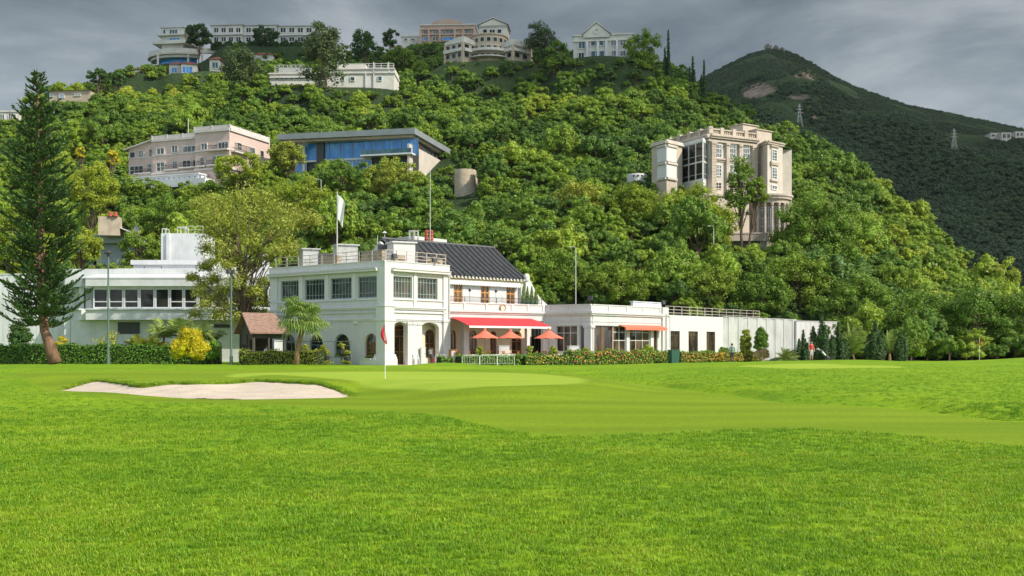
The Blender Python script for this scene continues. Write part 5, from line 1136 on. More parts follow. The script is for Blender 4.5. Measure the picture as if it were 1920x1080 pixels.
def round_tank():
    q = P(1194,0,180); mb = MB(); mb.lathe(q.x, q.y, [(1.7,24),(1.7,zz(330,180)),(1.6,zz(327.5,180)),(.3,zz(326,180))], 20)
    o = B(mb, 'round_outbuilding', 'white', None); setp(o, 'small round white outbuilding left of the stone mansion', 'outbuilding')
    for k in (-1,0,1):
        a = math.radians(-90+k*24); x, y = q.x+1.7*math.cos(a), q.y+1.7*math.sin(a); m2 = MB(); m2.box(x-.16,y-.08,zz(333.5,180),x+.16,y+.06,zz(330.8,180)); w = m2.build('vent', M['dark'], o)
round_tank()

# ---- ridge houses
def ridge_house(name, label, px0, px1, Y0, Y1, ytop, ybase, dep, wall, wins, cat='house', roof=None, rm='ridge_white', eave=.5, cornice=True, extra=None):
    f = Face.px(px0, Y0, px1, Y1); xm = (px0+px1)/2; zt, zb = f.z(xm, ytop), f.z(xm, ybase)
    root = empty(name, (f.p(f.L/2,0).x, f.p(f.L/2,0).y, zb), label, cat); mb = MB(); mb.prism(plan_of(f, dep), zb-5, zt); B(mb, 'wall', wall, root)
    mb = MB()
    if roof is None: 
        mb.fb(f, -.25, f.L+.25, zt, zt+.35, -dep-.2, .3)
    else:
        h = roof; e = eave; a, b, c, d = f.p(-e,zt,e), f.p(f.L+e,zt,e), f.p(f.L+e,zt,-dep-e), f.p(-e,zt,-dep-e); i = min(dep/2+e, f.L/2)
        r0, r1 = f.p(-e+i,zt+h,-dep/2), f.p(f.L+e-i,zt+h,-dep/2); mb.add([a,b,c,d,r0,r1], [(0,1,5,4),(1,2,5),(2,3,4,5),(3,0,4),(0,3,2,1)])
    B(mb, 'roof', rm, root)
    for w in wins:
        a, b, y0, y1 = w[:4]; nx = w[4] if len(w) > 4 else 2; gm = w[5] if len(w) > 5 else 'glass_pale'; pxwin(root, f, a, b, y0, y1, nx, 0, 'white2' if wall != 'ridge_brown' else 'ridge_tan', gm, .2, .2, .12)
    if extra: extra(root, f, zb, zt)
    return root, f
def Z4(x): return 220+x/3.4286
def Y4(y): return 20+y/3.4286
def Z5(x): return 740+x/3.4286
# long white terrace row on the ridge
def ex_row(root, f, zb, zt):
    mb = MB(); zm = (zb+zt)/2
    mb.fb(f, 0, f.L, zm-.25, zm+.1, .002, .7)
    B(mb, 'storey_band', 'white2', root)
def winrow(a, b, n, y0, y1, g='glass', fill=.72):
    w = (b-a)/n; return [(a+w*k+w*(1-fill)/2, a+w*(k+1)-w*(1-fill)/2, y0, y1, 2, g) for k in range(n)]
for i, (a, b, c, yt) in enumerate(((397,456,8,47.5),(457,520,8,48),(521,606,10,49))):
    wa = winrow(a+2, b-2, c//2, 51.5, 62)+winrow(a+2, b-2, c//2, 69, 79)
    lab = ['white two-storey hillcrest terrace house nearest the curved balcony, with shallow hipped roof','white two-storey middle house of the hillcrest row, between two dark trees','white two-storey hillcrest row house, right end behind the feathery tree'][i]
    ridge_house('terrace_house', lab, a, b, 350-i*1, 349-i*1, yt, 82, 9, 'ridge_white', wa, roof=1.0, extra=ex_row)
def ex_pav(root, f, zb, zt):
    mb = MB(); zm = zb+(zt-zb)*.52; mb.fb(f, -1.2, f.L+1.2, zm-.2, zm+.25, -8, 1.2); mb.fb(f, -2.5, f.L+3, zb-.3, zb+.8, -8, 1.5); B(mb, 'canopy_slab', 'ridge_white', root)
ridge_house('pavilion_house', 'white corner pavilion house above the curved balcony, with hipped grey roof', 303, 343, 350, 349, 52, 82, 8, 'ridge_white', [(317,334,55,64.5,3,'glass_teal'),(317,338,70.5,79,3,'glass_blue'),(306,311,56,64,1,'glass')], roof=1.5, rm='pale', extra=ex_pav)
def curved():
    root = empty('curved_terrace', P(330,110,343), 'big curved concrete balcony deck sweeping round the left end of the ridge', 'terrace'); K = 26
    def ring(r0, r1, z0, z1, name, m, par=root, aspect=.35):
        c = P(350,0,356); mb = MB()
        for k in range(K):
            a0, a1 = [math.radians(-180+125*(k+q)/K) for q in (0,1)]
            p = lambda r, a, z: (c.x+r*math.cos(a), c.y+r*aspect*math.sin(a)*2.2, z)
            mb.hexa([p(r1,a0,z0),p(r1,a1,z0),p(r0,a1,z0),p(r0,a0,z0),p(r1,a0,z1),p(r1,a1,z1),p(r0,a1,z1),p(r0,a0,z1)])
        return B(mb, name, m, par)
    z = lambda y: zz(y, 346)
    ring(11.3, 12.3, z(97), z(89), 'parapet', 'ridge_white'); ring(8, 12.6, z(100), z(97), 'deck', 'limestone2'); ring(8, 11.6, z(105), z(100)-.01, 'deck_beam', 'ridge_white'); ring(7.5, 9.0, z(121), z(105), 'glazed_wall', 'glass_blue')
    f = Face.px(372,345,432,347); mb = MB(); mb.fb(f, 0, f.L, z(100), z(91), -1, 0); B(mb, 'parapet', 'ridge_white', root)
    for px in (296,353,379): q = P(px,0,344.5); mb = MB(); mb.tube([(q.x,q.y,z(125)),(q.x,q.y,z(104))], .35, 8); B(mb, 'column', 'ridge_white', root)
curved()
f = Face.px(470,346,570,349); mb = MB(); mb.fb(f, 0, f.L, zz(97,346), zz(85.5,346), -1, 0); mb.fb(f, 0, f.L, zz(85.5,346), zz(84.5,346), -1.2, .3); o = B(mb, 'retaining_wall', 'ridge_white', None); setp(o, 'long pale retaining wall under the hillcrest row of white houses', 'retaining wall')
# red roofed houses
ridge_house('red_roof_house', 'low white house with red tiled roof at the far left of the ridge', 238, 288, 318, 318, 130.5, 142, 8, 'ridge_white', [(244,262,134,139,3,'glass')], roof=1.6, rm='red_tile')
ridge_house('red_roof_house', 'white house with red roof and blue windows under the curved balcony', 317, 338, 322, 322, 121, 143, 7, 'ridge_white', [(321,333,126,137,2,'glass_blue')], roof=1.6, rm='red_tile')
ridge_house('red_roof_house', 'white house with red roof and wide blue bay window, right of its smaller twin', 339, 370, 320, 321, 120.5, 143, 8, 'ridge_white', [(341,362,124,138,3,'glass_blue')], roof=1.7, rm='red_tile')
ridge_house('red_roof_house', 'small white house with red roof and a dark square window behind the feathery trees', 393, 412, 322, 322, 112, 140, 7, 'ridge_white', [(397,410,116,129,2,'glass_teal')], roof=1.8, rm='red_tile')
ridge_house('red_roof_house', 'pale house with red roof showing between trees below the hillcrest row', 474, 512, 330, 330, 103, 118, 7, 'ridge_white', [(480,490,107,113,2)], roof=1.8, rm='red_tile')
# cream service building
def ex_cream(root, f, zb, zt):
    mb = MB(); railing(mb, f, f.s(515), f.s(570), zt+.3, 2.1, 1.1, -.3, (1,.75,.5,.25), .07); mb.fb(f, f.s(519), f.s(580), zt+.35, zt+2.2, -2.5, -2.3); B(mb, 'roof_screen', 'galv', root)
    mb = MB(); railing(mb, f, f.s(632), f.s(738), zt+1.2, 1.4, 1.6, -.3, (1,.6,.3), .06); B(mb, 'roof_railing', 'white2', root)
    mb = MB(); mb.fb(f, f.s(600), f.L+.2, zt-.2, zt+1.2, -8, .12); mb.fb(f, f.s(632), f.s(684), zt+1.2, zt+2.7, -5, -1.2); mb.fb(f, -.1, f.s(600), zt-1.0, zt-.7, .002, .4); mb.fb(f, f.s(600), f.L+.3, zt+1.0, zt+1.25, .125, .4); B(mb, 'parapet', 'ridge_white', root)
    mb = MB(); 
    for px in (686, 701, 729): mb.fb(f, f.s(px)-.12, f.s(px)+.12, zb if px != 729 else zt, zt+(0 if px == 686 else 2.8), .13, .3)
    B(mb, 'downpipe', 'pale', root)
ridge_house('cream_block', 'long flat-roofed cream building with rooftop railings on the upper slope', 506, 739, 271, 270, 138.5, 171, 9, 'ridge_white',
  [(516+9.3*k, 522+9.3*k, 143.5, 149.5, 1, 'glass') for k in range(7)]+[(640,646,144.5,152,1,'glass_teal'),(656.5,665.5,144,152.5,1,'glass_teal'),(708.5,716.5,143,152,1,'glass_teal'),(654,662,164.5,168.5,1,'glass'),(695,700,165,169.5,1,'glass'),(708,715,165,170,1,'glass')], 'building', extra=ex_cream)
# brown house
def ex_brown(root, f, zb, zt):
    mb = MB(); a, b = f.s(Z5(240)), f.s(Z5(435)); mb.fp(f, [(a,zt+.35),(b,zt+.35),(b,zt+1.0),((a+b)/2+1.5,zt+2.0),((a+b)/2-1.5,zt+2.0),(a,zt+1.0)], -4, .35); mb.fb(f, -.3, f.L+.3, zt-1.6, zt-1.2, .002, .5); mb.fb(f, -.2, f.L+.2, (zb+zt)/2-.4, (zb+zt)/2, .002, .5)
    for px in (789,804,825,853,868,889): s = f.s(px); mb.fb(f, s-.35, s+.35, zb-2, zt-1.6, .21, .55)
    B(mb, 'cornice', 'ridge_brown', root)
ridge_house('brown_house', 'large brown pink house with low pediment on the ridge crest', 788.5, 890.5, 371, 370, 47.5, 80, 12, 'ridge_brown', [(793,803,56,65,2),(811,822,55.5,64.5,2),(828.5,850,55,67,3),(870,884,54.5,64,2),(793,803,69,77.5,2,'glass_blue'),(811,822,68.5,77,2),(829,851,69,76.5,2,'glass_blue')], extra=ex_brown)
def ex_ped(root, f, zb, zt):
    mb = MB(); mb.fp(f, [(-.4,zt+.35),(f.L+.4,zt+.35),(f.L/2,zt+2.5)], -8, .5); mb.fp(f, [(-.7,zt+.5),(f.L/2,zt+2.75),(f.L+.7,zt+.5),(f.L/2,zt+3.0)][::-1], -8.3, .8); B(mb, 'pediment', 'ridge_white', root)
ridge_house('pediment_house', 'pale upper house with triangular pediment between brown house and tan house', 899, 949.5, 351, 350, 50.5, 82, 9, 'ridge_white', [(905,914,54.5,64,1,'glass'),(917,929,54.5,64,2,'glass'),(932,941,54.5,63,1,'glass')], extra=ex_ped)
def tan_house():
    root, f = ridge_house('tan_house', 'tan and white stepped house with curved centre balconies and arched parapets', 836, 995, 302, 300, 86, 122, 10, 'ridge_tan', [], cornice=False, rm='ridge_tan')
    def wing(a, b, c, yt, n):
        w = Face.px(a, 300, b, 296); s = Face.px(b, 296, c, 300); z = zz(yt, 298)
        mb = MB(); mb.prism([(q.x,q.y) for q in (w.p(0,0), w.p(w.L,0), s.p(s.L,0), w.p(0,0,-6))], zz(124,298), z-1.6); B(mb, 'wing_wall', 'ridge_tan', root)
        mb = MB(); K = 8
        for ff in (w, s):
            for k in range(K): 
                h = lambda t: z-.8+.8*math.sin(math.pi*(t*.5 if ff is w else .5+t*.5)); p, q = k/K, (k+1)/K; mb.fp(ff, [(ff.L*p,z-1.6),(ff.L*q,z-1.6),(ff.L*q,h(q)),(ff.L*p,h(p))], -.5, .3)
            mb.fb(ff, 0, ff.L, zz(98,298)-.2, zz(98,298)+.7, .002, .9)
        B(mb, 'wing_parapet', 'ridge_white', root)
        for k in range(n):
            t0, t1 = w.L*(k+.12)/n, w.L*(k+.88)/n
            for z0_, z1_ in ((zz(97,298)+.3, z-1.8),(zz(110,298), zz(100,298))): window(root, w, t0, t1, z0_, z1_, 0, 'ridge_white', 'glass', 1, (), .12, .08, 0, 'window', None, .15)
        for k in range(2):
            t0, t1 = s.L*(k+.15)/2, s.L*(k+.85)/2
            for z0_, z1_ in ((zz(97,298)+.3, z-1.8),(zz(110,298), zz(100,298))): window(root, s, t0, t1, z0_, z1_, 0, 'ridge_white', 'glass', 1, (), .12, .08, 0, 'window', None, .15)
        mb = MB(); 
        for t in (.0, .97): mb = MB(); mb.fb(w, w.L*t-.1, w.L*t+.6, zz(124,298), z-1.6, .002, .5); B(mb, 'pier', 'ridge_tan', root)
    wing(835, 868, 894, 72, 3); wing(937, 962, 991, 77.5, 2)
    q = P(917,0,303); mb = MB(); rr = 5.2; z = lambda y: zz(y, 299)
    mb.lathe(q.x, q.y, [(rr,z(124)),(rr,z(66)),(rr+.4,z(66)),(rr+.4,z(64)),(.5,z(64)+.1)], 26); B(mb, 'round_centre', 'ridge_tan', root)
    for y0, y1 in ((99,94),(110,108)): mb = MB(); mb.lathe(q.x, q.y, [(rr+.1,z(y0)),(rr+2.2,z(y0)),(rr+2.2,z(y1)),(rr+.1,z(y1))], 26); B(mb, 'round_balcony', 'ridge_white', root)
    for k in range(7):
        a = math.radians(-150+k*20); n = Vector((math.cos(a), math.sin(a))); t = Vector((-n.y, n.x)); c0 = Vector((q.x,q.y))+n*(rr+.02); ff = Face(c0-t*.7, c0+t*.7)
        for y0, y1 in ((71,80),(86,94),(101,108)): window(root, ff, .05, ff.L-.05, z(y1), z(y0), 0, 'ridge_white', 'glass', 1, (), .12, .08, 0, 'window', None, .12)
    g = Face.px(928,306,995,312); mb = MB(); mb.add([g.p(0,z(74),0), g.p(g.L,z(80),0), g.p(g.L,z(80),-4), g.p(0,z(66),-5), g.p(0,z(66)-.2,-5), g.p(0,z(74)-.4,0), g.p(g.L,z(80)-.4,0), g.p(g.L,z(80)-.4,-4)], [(0,1,2,3),(5,6,1,0),(6,7,2,1),(7,4,3,2),(4,5,0,3),(4,7,6,5)]); B(mb, 'tiled_roof', 'red_tile', root)
tan_house()
def ex_gable(root, f, zb, zt):
    mb = MB(); a, b = f.s(1094), f.s(1143); mb.fp(f, [(a,zt-.6),(b,zt-.6),(b,zt+.3),((a+b)/2,zt+3.3),(a,zt+.3)], -6, .6); mb.fp(f, [(a-.6,zt+.1),((a+b)/2,zt+3.4),(b+.6,zt+.1),((a+b)/2,zt+3.8)][::-1], -6.2, .9)
    mb.fb(f, -.2, f.L+.2, zt-1.6, zt-1.2, .002, .4); o = B(mb, 'pediment', 'ridge_white', root)
    mb = MB(); K = 14; c = ((a+b)/2, zt+1.1)
    for k in range(K): a0, a1 = 2*math.pi*k/K, 2*math.pi*(k+1)/K; mb.fp(f, [(c[0]+.55*math.cos(a0),c[1]+.55*math.sin(a0)),(c[0]+.55*math.cos(a1),c[1]+.55*math.sin(a1)),(c[0]+.8*math.cos(a1),c[1]+.8*math.sin(a1)),(c[0]+.8*math.cos(a0),c[1]+.8*math.sin(a0))][::-1], .6, .8)
    B(mb, 'round_window', 'pale', o); mb = MB()
    for px in (1101,1121,1137,1157,1176): s = f.s(px); mb.fb(f, s-.3, s+.3, zb-1, zt-1.6, .21, .55)
    B(mb, 'pilaster', 'pale', root)
ridge_house('gabled_house', 'pale grey white house with round gable window, rightmost house on the ridge', 1075, 1186, 292, 290, 66.5, 112, 11, 'ridge_white', [(1084,1098,78,92,2,'glass_teal'),(1107,1133,73,87,3,'glass_teal'),(1145,1156,73,86,2),(1162,1174,73,86,2),(1084,1096,98,110,2,'glass'),(1107,1134,95,109,3,'glass_teal'),(1146,1156,95,106,2),(1162,1174,95,106,2)], extra=ex_gable)
ridge_house('small_ridge_house', 'small far white house behind trees left of the brown house', 753, 787, 380, 380, 69, 84, 8, 'ridge_white', [(758,764,72,76,1,'glass'),(770,778,72,76,1,'glass')])
ridge_house('old_villa', 'cream villa with brown roof slabs just right of the tall pine top', 92, 170, 302, 300, 170, 206, 9, 'ridge_tan', [(95,100,176,182,1,'glass_blue'),(111,121,176,184,3,'glass_blue'),(140,152,176,180,2),(111,119,200,210,2,'glass_blue')], roof=1.2, rm='ridge_brown')
ridge_house('edge_house', 'pale grey house cut by the left edge of the picture', -8, 36, 300, 300, 210, 232, 8, 'ridge_white', [(16,31,214,225,4,'glass'),(0,9,214,226,2)])
ridge_house('edge_house', 'small white house with red roof half hidden in trees left of the tan house', 788, 802, 345, 345, 95, 112, 6, 'ridge_white', [(790,800,99,107,2)], roof=1.3, rm='red_tile')

# ---- mountain: pylons, summit rock, distant villas, road cut
def pylon(px, ybase, ytop, Y, label):
    b = P(px, ybase, Y); h = (ybase-ytop)*Y/F; mb = MB(); w = h*.11; L = lambda t: w*(1-t)**1.3+.012*h
    ts = [0,.22,.42,.58,.72,.84,1.0]
    for i in range(len(ts)-1):
        a, c = L(ts[i]), L(ts[i+1]); z0, z1 = b.z+h*ts[i], b.z+h*ts[i+1]; r = h*.0065
        cs = [(-1,-1),(1,-1),(1,1),(-1,1)]
        for k in range(4):
            p, q = cs[k], cs[(k+1) % 4]
            mb.tube([(b.x+p[0]*a,b.y+p[1]*a,z0),(b.x+p[0]*c,b.y+p[1]*c,z1)], r, 3); mb.tube([(b.x+p[0]*a,b.y+p[1]*a,z0),(b.x+q[0]*c,b.y+q[1]*c,z1)], r*.7, 3); mb.tube([(b.x+q[0]*a,b.y+q[1]*a,z0),(b.x+p[0]*c,b.y+p[1]*c,z1)], r*.7, 3)
    root = mb.build('pylon', M['galv'], None); setp(root, label, 'pylon', None)
    for t, wd in ((.64,.17),(.78,.14),(.90,.11)):
        m2 = MB(); z = b.z+h*t; m2.tube([(b.x-h*wd,b.y,z),(b.x,b.y,z+h*.03),(b.x+h*wd,b.y,z)], h*.008, 4); m2.tube([(b.x-h*wd,b.y,z),(b.x+h*wd,b.y,z)], h*.006, 4); m2.build('cross_arm', M['galv'], root)
def ground_at(px, py, Y0, Y1):
    """depth where the line of sight meets the terrain"""
    best = None
    for Y in np.linspace(Y0, Y1, 800):
        if T((px-CX)*Y/F, Y) >= zz(py, Y): return float(Y)
    return Y1
for px, yb, yt, lb in ((1499,241,195,'grey steel pylon standing below the bare rocks of the mountain'),(1789,285,241,'grey steel pylon standing on the right-hand mountain slope')):
    Y = ground_at(px, yb, 300, 1300); pylon(px, yb+1, yt, Y, lb)
def summit():
    Y = 1298; g = zz(97, Y)
    for px, w, yt, lb in ((1440,7,83,'large square boulder on the mountain summit'),(1456,5,85,'rounded boulder cluster beside the summit boulder'),(1467,4,88,'small boulder right of the summit boulders')):
        q = P(px, 97, Y); mb = MB(); v, f = blob((q.x,q.y,q.z+.3*(zz(yt,Y)-q.z)), (zz(yt,Y)-q.z)*.7, 9, 6, .25); v = [((x-q.x)*w/((97-yt)*.62)+q.x, y, z) for x, y, z in v]; mb.add(v, f); o = mb.build('boulder', M['summit_rock'], None); setp(o, lb, 'boulder')
M['summit_rock'] = mk('grey summit rock', (.20,.19,.17), .9, .2, .1)
summit()
for px0, px1, yt, yb, lb in ((1857,1876,250,259,'low white villa on the far mountain slope at right'),(1878,1896,249,262,'grey block villa right of the low white villa on the mountain'),(1904,1920,247,258,'teal grey villa at the right edge on the mountain')):
    Y = ground_at((px0+px1)/2, yb+2, 300, 1300)-6; ridge_house('far_villa', lb, px0, px1, Y, Y, yt, yb, 12, 'ridge_white', [(px0+2,(px0+px1)/2-1,yt+2,yb-3,2,'glass')]+([((px0+px1)/2+1,px1-2,yt+2,yb-3,2,'glass')]), 'villa')
# ------------------------------------------------------------------ left modern building
def modern():
    root = empty('modern_building', (P(168,640,113).x, 113, 0), 'long low modern white building with sloping roof band and ribbon windows at the left', 'building')
    Y = 113; f = Face.px(168.4,Y,506,Y); ch = Face.px(148,117,168.4,Y); z = lambda y: zz(y, Y)
    mb = MB()
    a = [f.p(0,z(521.6),1.2), f.p(f.L,z(521.6),1.2), f.p(f.L,zz(503.5,118),-5), f.p(1.2,zz(503.5,118),-5)]; lo = [Vector(q)-Vector((0,0,.12)) for q in a]
    mb.hexa(lo+a); c0 = ch.p(0,z(521.6),1.0); c1 = f.p(0,z(521.6),1.2); mb.hexa([c0-Vector((0,0,.12)), c1-Vector((0,0,.12)), a[3]-Vector((0,0,.12)), Vector((c0.x+.5,122,zz(503.5,118)-.12)), c0, c1, a[3], Vector((c0.x+.5,122,zz(503.5,118)))])
    B(mb, 'sloping_roof', 'pale', root)
    mb = MB(); mb.fb(f, 0, f.L, z(537.4), z(521.8)-.13, -.5, 1.15); mb.fb(ch, 0, ch.L, z(537.4), z(521.8)-.13, -.5, .9)
    mb.fb(f, -.0, f.L, z(581.5), z(579), -.5, 1.3); mb.fb(ch, 0, ch.L, z(581.5), z(579), -.5, 1.1); mb.fb(f, 0, f.L, z(600), z(581.5)-.01, -.5, 1.1); mb.fb(ch, 0, ch.L, z(600), z(581.5)-.01, -.5, .85); B(mb, 'facade_band', 'pale', root)
    mb = MB(); g = f.off(-.6)
    xs = [550,570]; mb.fb(g, g.s(151), g.s(160), z(579), z(537.4), -.3, 0.4); mb.fb(g, -3, g.L, z(537.4)-.0, z(503), -5, -.31); mb.fb(g, -3, g.L, -.3, z(600), -.4, 0); mb.fb(g, -4, g.L, z(503.5)-.3, z(503.5), -9, -5)
    mb.fb(g, -4, g.L, -.3, z(503.5)-.31, -9.3, -9)
    B(mb, 'wall', 'pale', root)
    gl = f.off(.35); xs = [160.5,175,204,232.5,261.5,291,318.5,345,372,400,428,456,484,505]
    for i, (x0, x1) in enumerate(zip(xs[:-1], xs[1:])):
        if i == 0: mb = MB(); mb.fb(gl, gl.s(x0), gl.s(x1)-.05, z(579), z(541), -.1, .0); B(mb, 'grey_panel', 'slab_grey', root); continue
        window(root, gl, gl.s(x0)+.02, gl.s(x1)-.02, z(578.5), z(541), 0, 'pale', 'glass', 1, (z(566),) if i in (1,2,3,6,7,9) else (), .14, .10, 0, 'window', None, .12)
    mb = MB(); mb.fb(gl, gl.s(160), gl.L, z(541), z(537.4), -.4, .2); B(mb, 'window_head', 'pale', root)
    mb = MB(); gg = g.off(.02); mb.fb(gg, gg.s(221), gg.s(262), z(626), z(604), -.1, .05); B(mb, 'dark_opening', 'dark', root)
    mb = MB(); mb.fb(gg, gg.s(402), gg.s(435), z(614), z(608), -.1, .3); B(mb, 'canopy', 'dark', root)
    # left slab wall
    w = Face.px(-160,115.5,150.5,115.5); mb = MB(); n = 30
    for k in range(n): mb.fb(w, w.L*k/n+.015, w.L*(k+1)/n-.015, -.3, zz(515,115.5), -.3, -.02*(k % 2)); 
    mb.fb(w, 0, w.L, zz(515,115.5), zz(513,115.5), -.35, .06); mb.fb(w, 0, w.L, -.3, zz(516,115.5), -.5, -.31); B(mb, 'slab_wall', 'pale', root)
    # roof top structures
    t = Face.px(302,126,381,126); mb = MB(); mb.fb(t, 0, t.L, 8, zz(437.5,126), -5, 0); mb.fb(t, t.L*.14, t.L*.22, 8, zz(437.5,126), .002, .25); B(mb, 'tower', 'pale', root)
    for a, b, y in ((304,311,427),(333,347,424)):
        mb = MB(); q0, q1 = P(a,0,127), P(b,0,127)
        for x in (q0.x, q1.x):
            for yy in (127, 128.2): mb.tube([(x,yy,zz(438,126)),(x,yy,zz(y,126))], .05, 4)
        for yy in (127,128.2): mb.tube([(q0.x,yy,zz(y,126)),(q1.x,yy,zz(y,126))], .05, 4)
        for x in (q0.x,q1.x): mb.tube([(x,127,zz(y,126)),(x,128.2,zz(y,126))], .05, 4)
        B(mb, 'ladder_frame', 'metal', root)
    mb = MB(); t2 = Face.px(350,126.4,381,126.4); railing(mb, t2, 0, t2.L, zz(437.5,126), .9, .8, 0, (1,.5), .03); B(mb, 'roof_railing', 'metal', root)
    t = Face.px(248,121,400,121); mb = MB(); mb.fb(t, 0, t.L, 8.5, zz(496,121), -3, -.3); mb.fb(t, -.2, t.L, zz(496,121)+.002, zz(487.5,121), -3.3, 0)
    B(mb, 'roof_house', 'pale', root)
    mb = MB(); t = Face.px(170,119,300,119); railing(mb, t, 0, t.L, zz(504,119), .35, 2, -.5, (1,), .03); B(mb, 'roof_rail', 'dark', root)
    for px0, px1, y0, y1 in ((452,462,478,492),(492,502,476,494)):
        t = Face.px(px0,124,px1,124); mb = MB(); mb.fb(t, 0, t.L, 8, zz(y0,124), -1, 0); B(mb, 'vent_stack', 'pale', root)
    mb = MB(); t = Face.px(390,122,506,122); mb.fb(t, 0, t.L, 8, zz(500,122), -2, 0); B(mb, 'roof_upstand', 'pale', root)
modern()
def hillside_block():
    root = empty('hillside_building', P(200,480,150), 'low blue grey concrete building with stone chimney on the slope above the left building', 'building')
    f = Face.px(141,148,262,150); z = lambda y: zz(y, 149)
    mb = MB(); mb.fb(f, 0, f.L, z(455), z(443), -8, 0); mb.fb(f, 0, f.L, z(443)+.002, z(440), -8.2, .2); B(mb, 'roof_slab', 'bluegrey', root)
    mb = MB(); g = f.off(-1.6); mb.fb(g, g.L*.3, g.L*.9, 8, z(455)-.002, -6, 0); mb.fb(g, 0, g.L*.25, 8, z(455)-.002, -6, .5); B(mb, 'wall', 'bluegrey', root)
    t = Face.px(184,146,224,146.5); mb = MB(); mb.fb(t, 0, t.L, z(445), z(410.5), -2, 0); B(mb, 'stone_chimney', 'rubble', root)
    for px in (203,212.5):
        q = P(px,0,145.5); mb = MB(); mb.lathe(q.x, q.y+.8, [(.3,z(411)),(.36,z(409)),(.28,z(407)),(.3,z(404)),(.2,z(402))], 10); B(mb, 'chimney_pot', 'terracotta', root)
    t = Face.px(205,147,246,147.5); mb = MB(); mb.fp(t, [(0,z(429)),(t.L*.45,z(428)),(t.L,z(437)),(t.L,z(438.5)),(t.L*.45,z(430)),(0,z(431))][::-1], -2, .6); B(mb, 'roof_canopy', 'pale', root)
    mb = MB(); mb.fb(t, .2, t.L*.7, z(441), z(431), -1.6, -.6); B(mb, 'roof_shed', 'shingle', root)
    mb = MB(); railing(mb, f, f.s(222), f.s(262), z(440), .75, 1.0, -.1, (1,.6), .03); B(mb, 'roof_railing', 'cream', root)
    q = P(257,429,148.5); mb = MB(); mb.tube([(q.x,q.y,z(440)),(q.x,q.y,q.z)], .05, 5); v = []; K = 12
    for k in range(K): a = 2*math.pi*k/K; v.append((q.x+.42*math.cos(a), q.y-.15-.1*math.sin(a), q.z+.42*math.sin(a)))
    mb.add(v+[(q.x,q.y+.05,q.z)], [(k,(k+1)%K,K) for k in range(K)]+[((k+1)%K,k,K) for k in range(K)]); B(mb, 'satellite_dish', 'white2', root)
hillside_block()
def hut():
    Rr = Vector((-22.59, 92.0)); gd = Vector((-.58, .81)).normalized(); rd = Vector((.81, .58)).normalized(); w = 3.8; L = 3.75
    root = empty('timber_hut', (Rr.x, Rr.y+1, 0), 'small dark timber starter hut with brown shingle roof beside the clubhouse', 'hut')
    pt = lambda a, b, z: (Rr.x+gd.x*a+rd.x*b, Rr.y+gd.y*a+rd.y*b, z)
    mb = MB(); ze, zr = 2.84, 4.6
    def slab(p): mb.hexa([Vector(q)-Vector((0,0,.12)) for q in p]+[Vector(q) for q in p])
    slab([pt(0,0,ze), pt(0,L,ze), pt(w/2,L-.75,zr), pt(w/2,0,zr)]); slab([pt(w,L,ze), pt(w,0,ze), pt(w/2,0,zr+.001), pt(w/2,L-.75,zr+.001)])
    mb.add([pt(0,L,ze),pt(w,L,ze),pt(w/2,L-.75,zr)], [(0,1,2)]); B(mb, 'roof', 'shingle', root)
    mb = MB()
    for a, b in ((.45,.45),(w-.45,.45),(.45,L-.4),(w-.45,L-.4),(w/2,.45),(.45,L/2)):
        mb = MB(); q = pt(a,b,0); mb.tube([q,(q[0],q[1],2.75)], .10, 4); B(mb, 'post', 'darkwood', root)
    g = Face(pt(w-.35,.5,0)[:2], pt(.35,.5,0)[:2]); mb = MB(); mb.wall(g, 0, 2.7, .1, [(.35,.75,1.0,1.75,0),(.85,1.25,1.0,1.75,0),(g.L-1.1,g.L-.3,.1,2.2,0)])
    for k in range(12): mb.fb(g, .02, g.L*.6, .05+.15*k, .17+.15*k, 0, .03) if k < 6 else None
    ga = Face(pt(w,.5,0)[:2], pt(0,.5,0)[:2]); 
    for k in range(9): z = 2.72+.19*k; h = (zr-.18-z)/(zr-ze)*w/2; mb.fb(ga, w/2-h, w/2+h, z, z+.17, -.06, .02+.01*(k % 2))
    s = Face(pt(.45,.5,0)[:2], pt(.45,L-.4,0)[:2]); mb.fb(s, .1, s.L, 0, .85, -.08, 0); mb.fb(s, .1, s.L, 2.3, 2.72, -.08, 0); bk = Face(pt(w-.4,L-.4,0)[:2], pt(w-.4,.5,0)[:2]); mb.wall(bk, 0, 2.7, .1)
    B(mb, 'wall', 'darkwood', root)
    mb = MB(); mb.fb(s, 1.9, 2.7, .95, 2.15, -.05, -.02); B(mb, 'notice_board', 'pale', root)
hut()

# ------------------------------------------------------------------ plant builders
M['leaf_yellow'] = leafmat('yellow green foliage', [(.22,.30,.02),(.34,.40,.03)], reg=False)
M['leaf_gold'] = leafmat('golden shrub foliage', [(.55,.45,.015),(.62,.55,.02)], reg=False, trans=.35)
M['leaf_feather'] = leafmat('feathery olive foliage', [(.33,.36,.05),(.41,.42,.06)], reg=False, isl=.4)
M['leaf_casu'] = leafmat('grey green feathery foliage', [(.075,.115,.035),(.10,.145,.04)], reg=False, isl=.4)
M['leaf_pine'] = leafmat('dark pine needles', [(.030,.075,.016),(.055,.115,.022)], reg=False, isl=.5, trans=.15)
M['leaf_dark'] = leafmat('dark glossy foliage', [(.035,.085,.018),(.055,.12,.02)], reg=False, trans=.2)
M['leaf_mid'] = leafmat('mid green foliage', [(.13,.23,.022),(.23,.32,.028)], reg=False, isl=.5)
M['leaf_hedge'] = leafmat('clipped hedge foliage', [(.11,.23,.020),(.19,.34,.026)], reg=False, isl=.5)
M['leaf_palm'] = leafmat('palm fronds', [(.24,.34,.08),(.30,.39,.09)], reg=False, trans=.35, isl=.4)
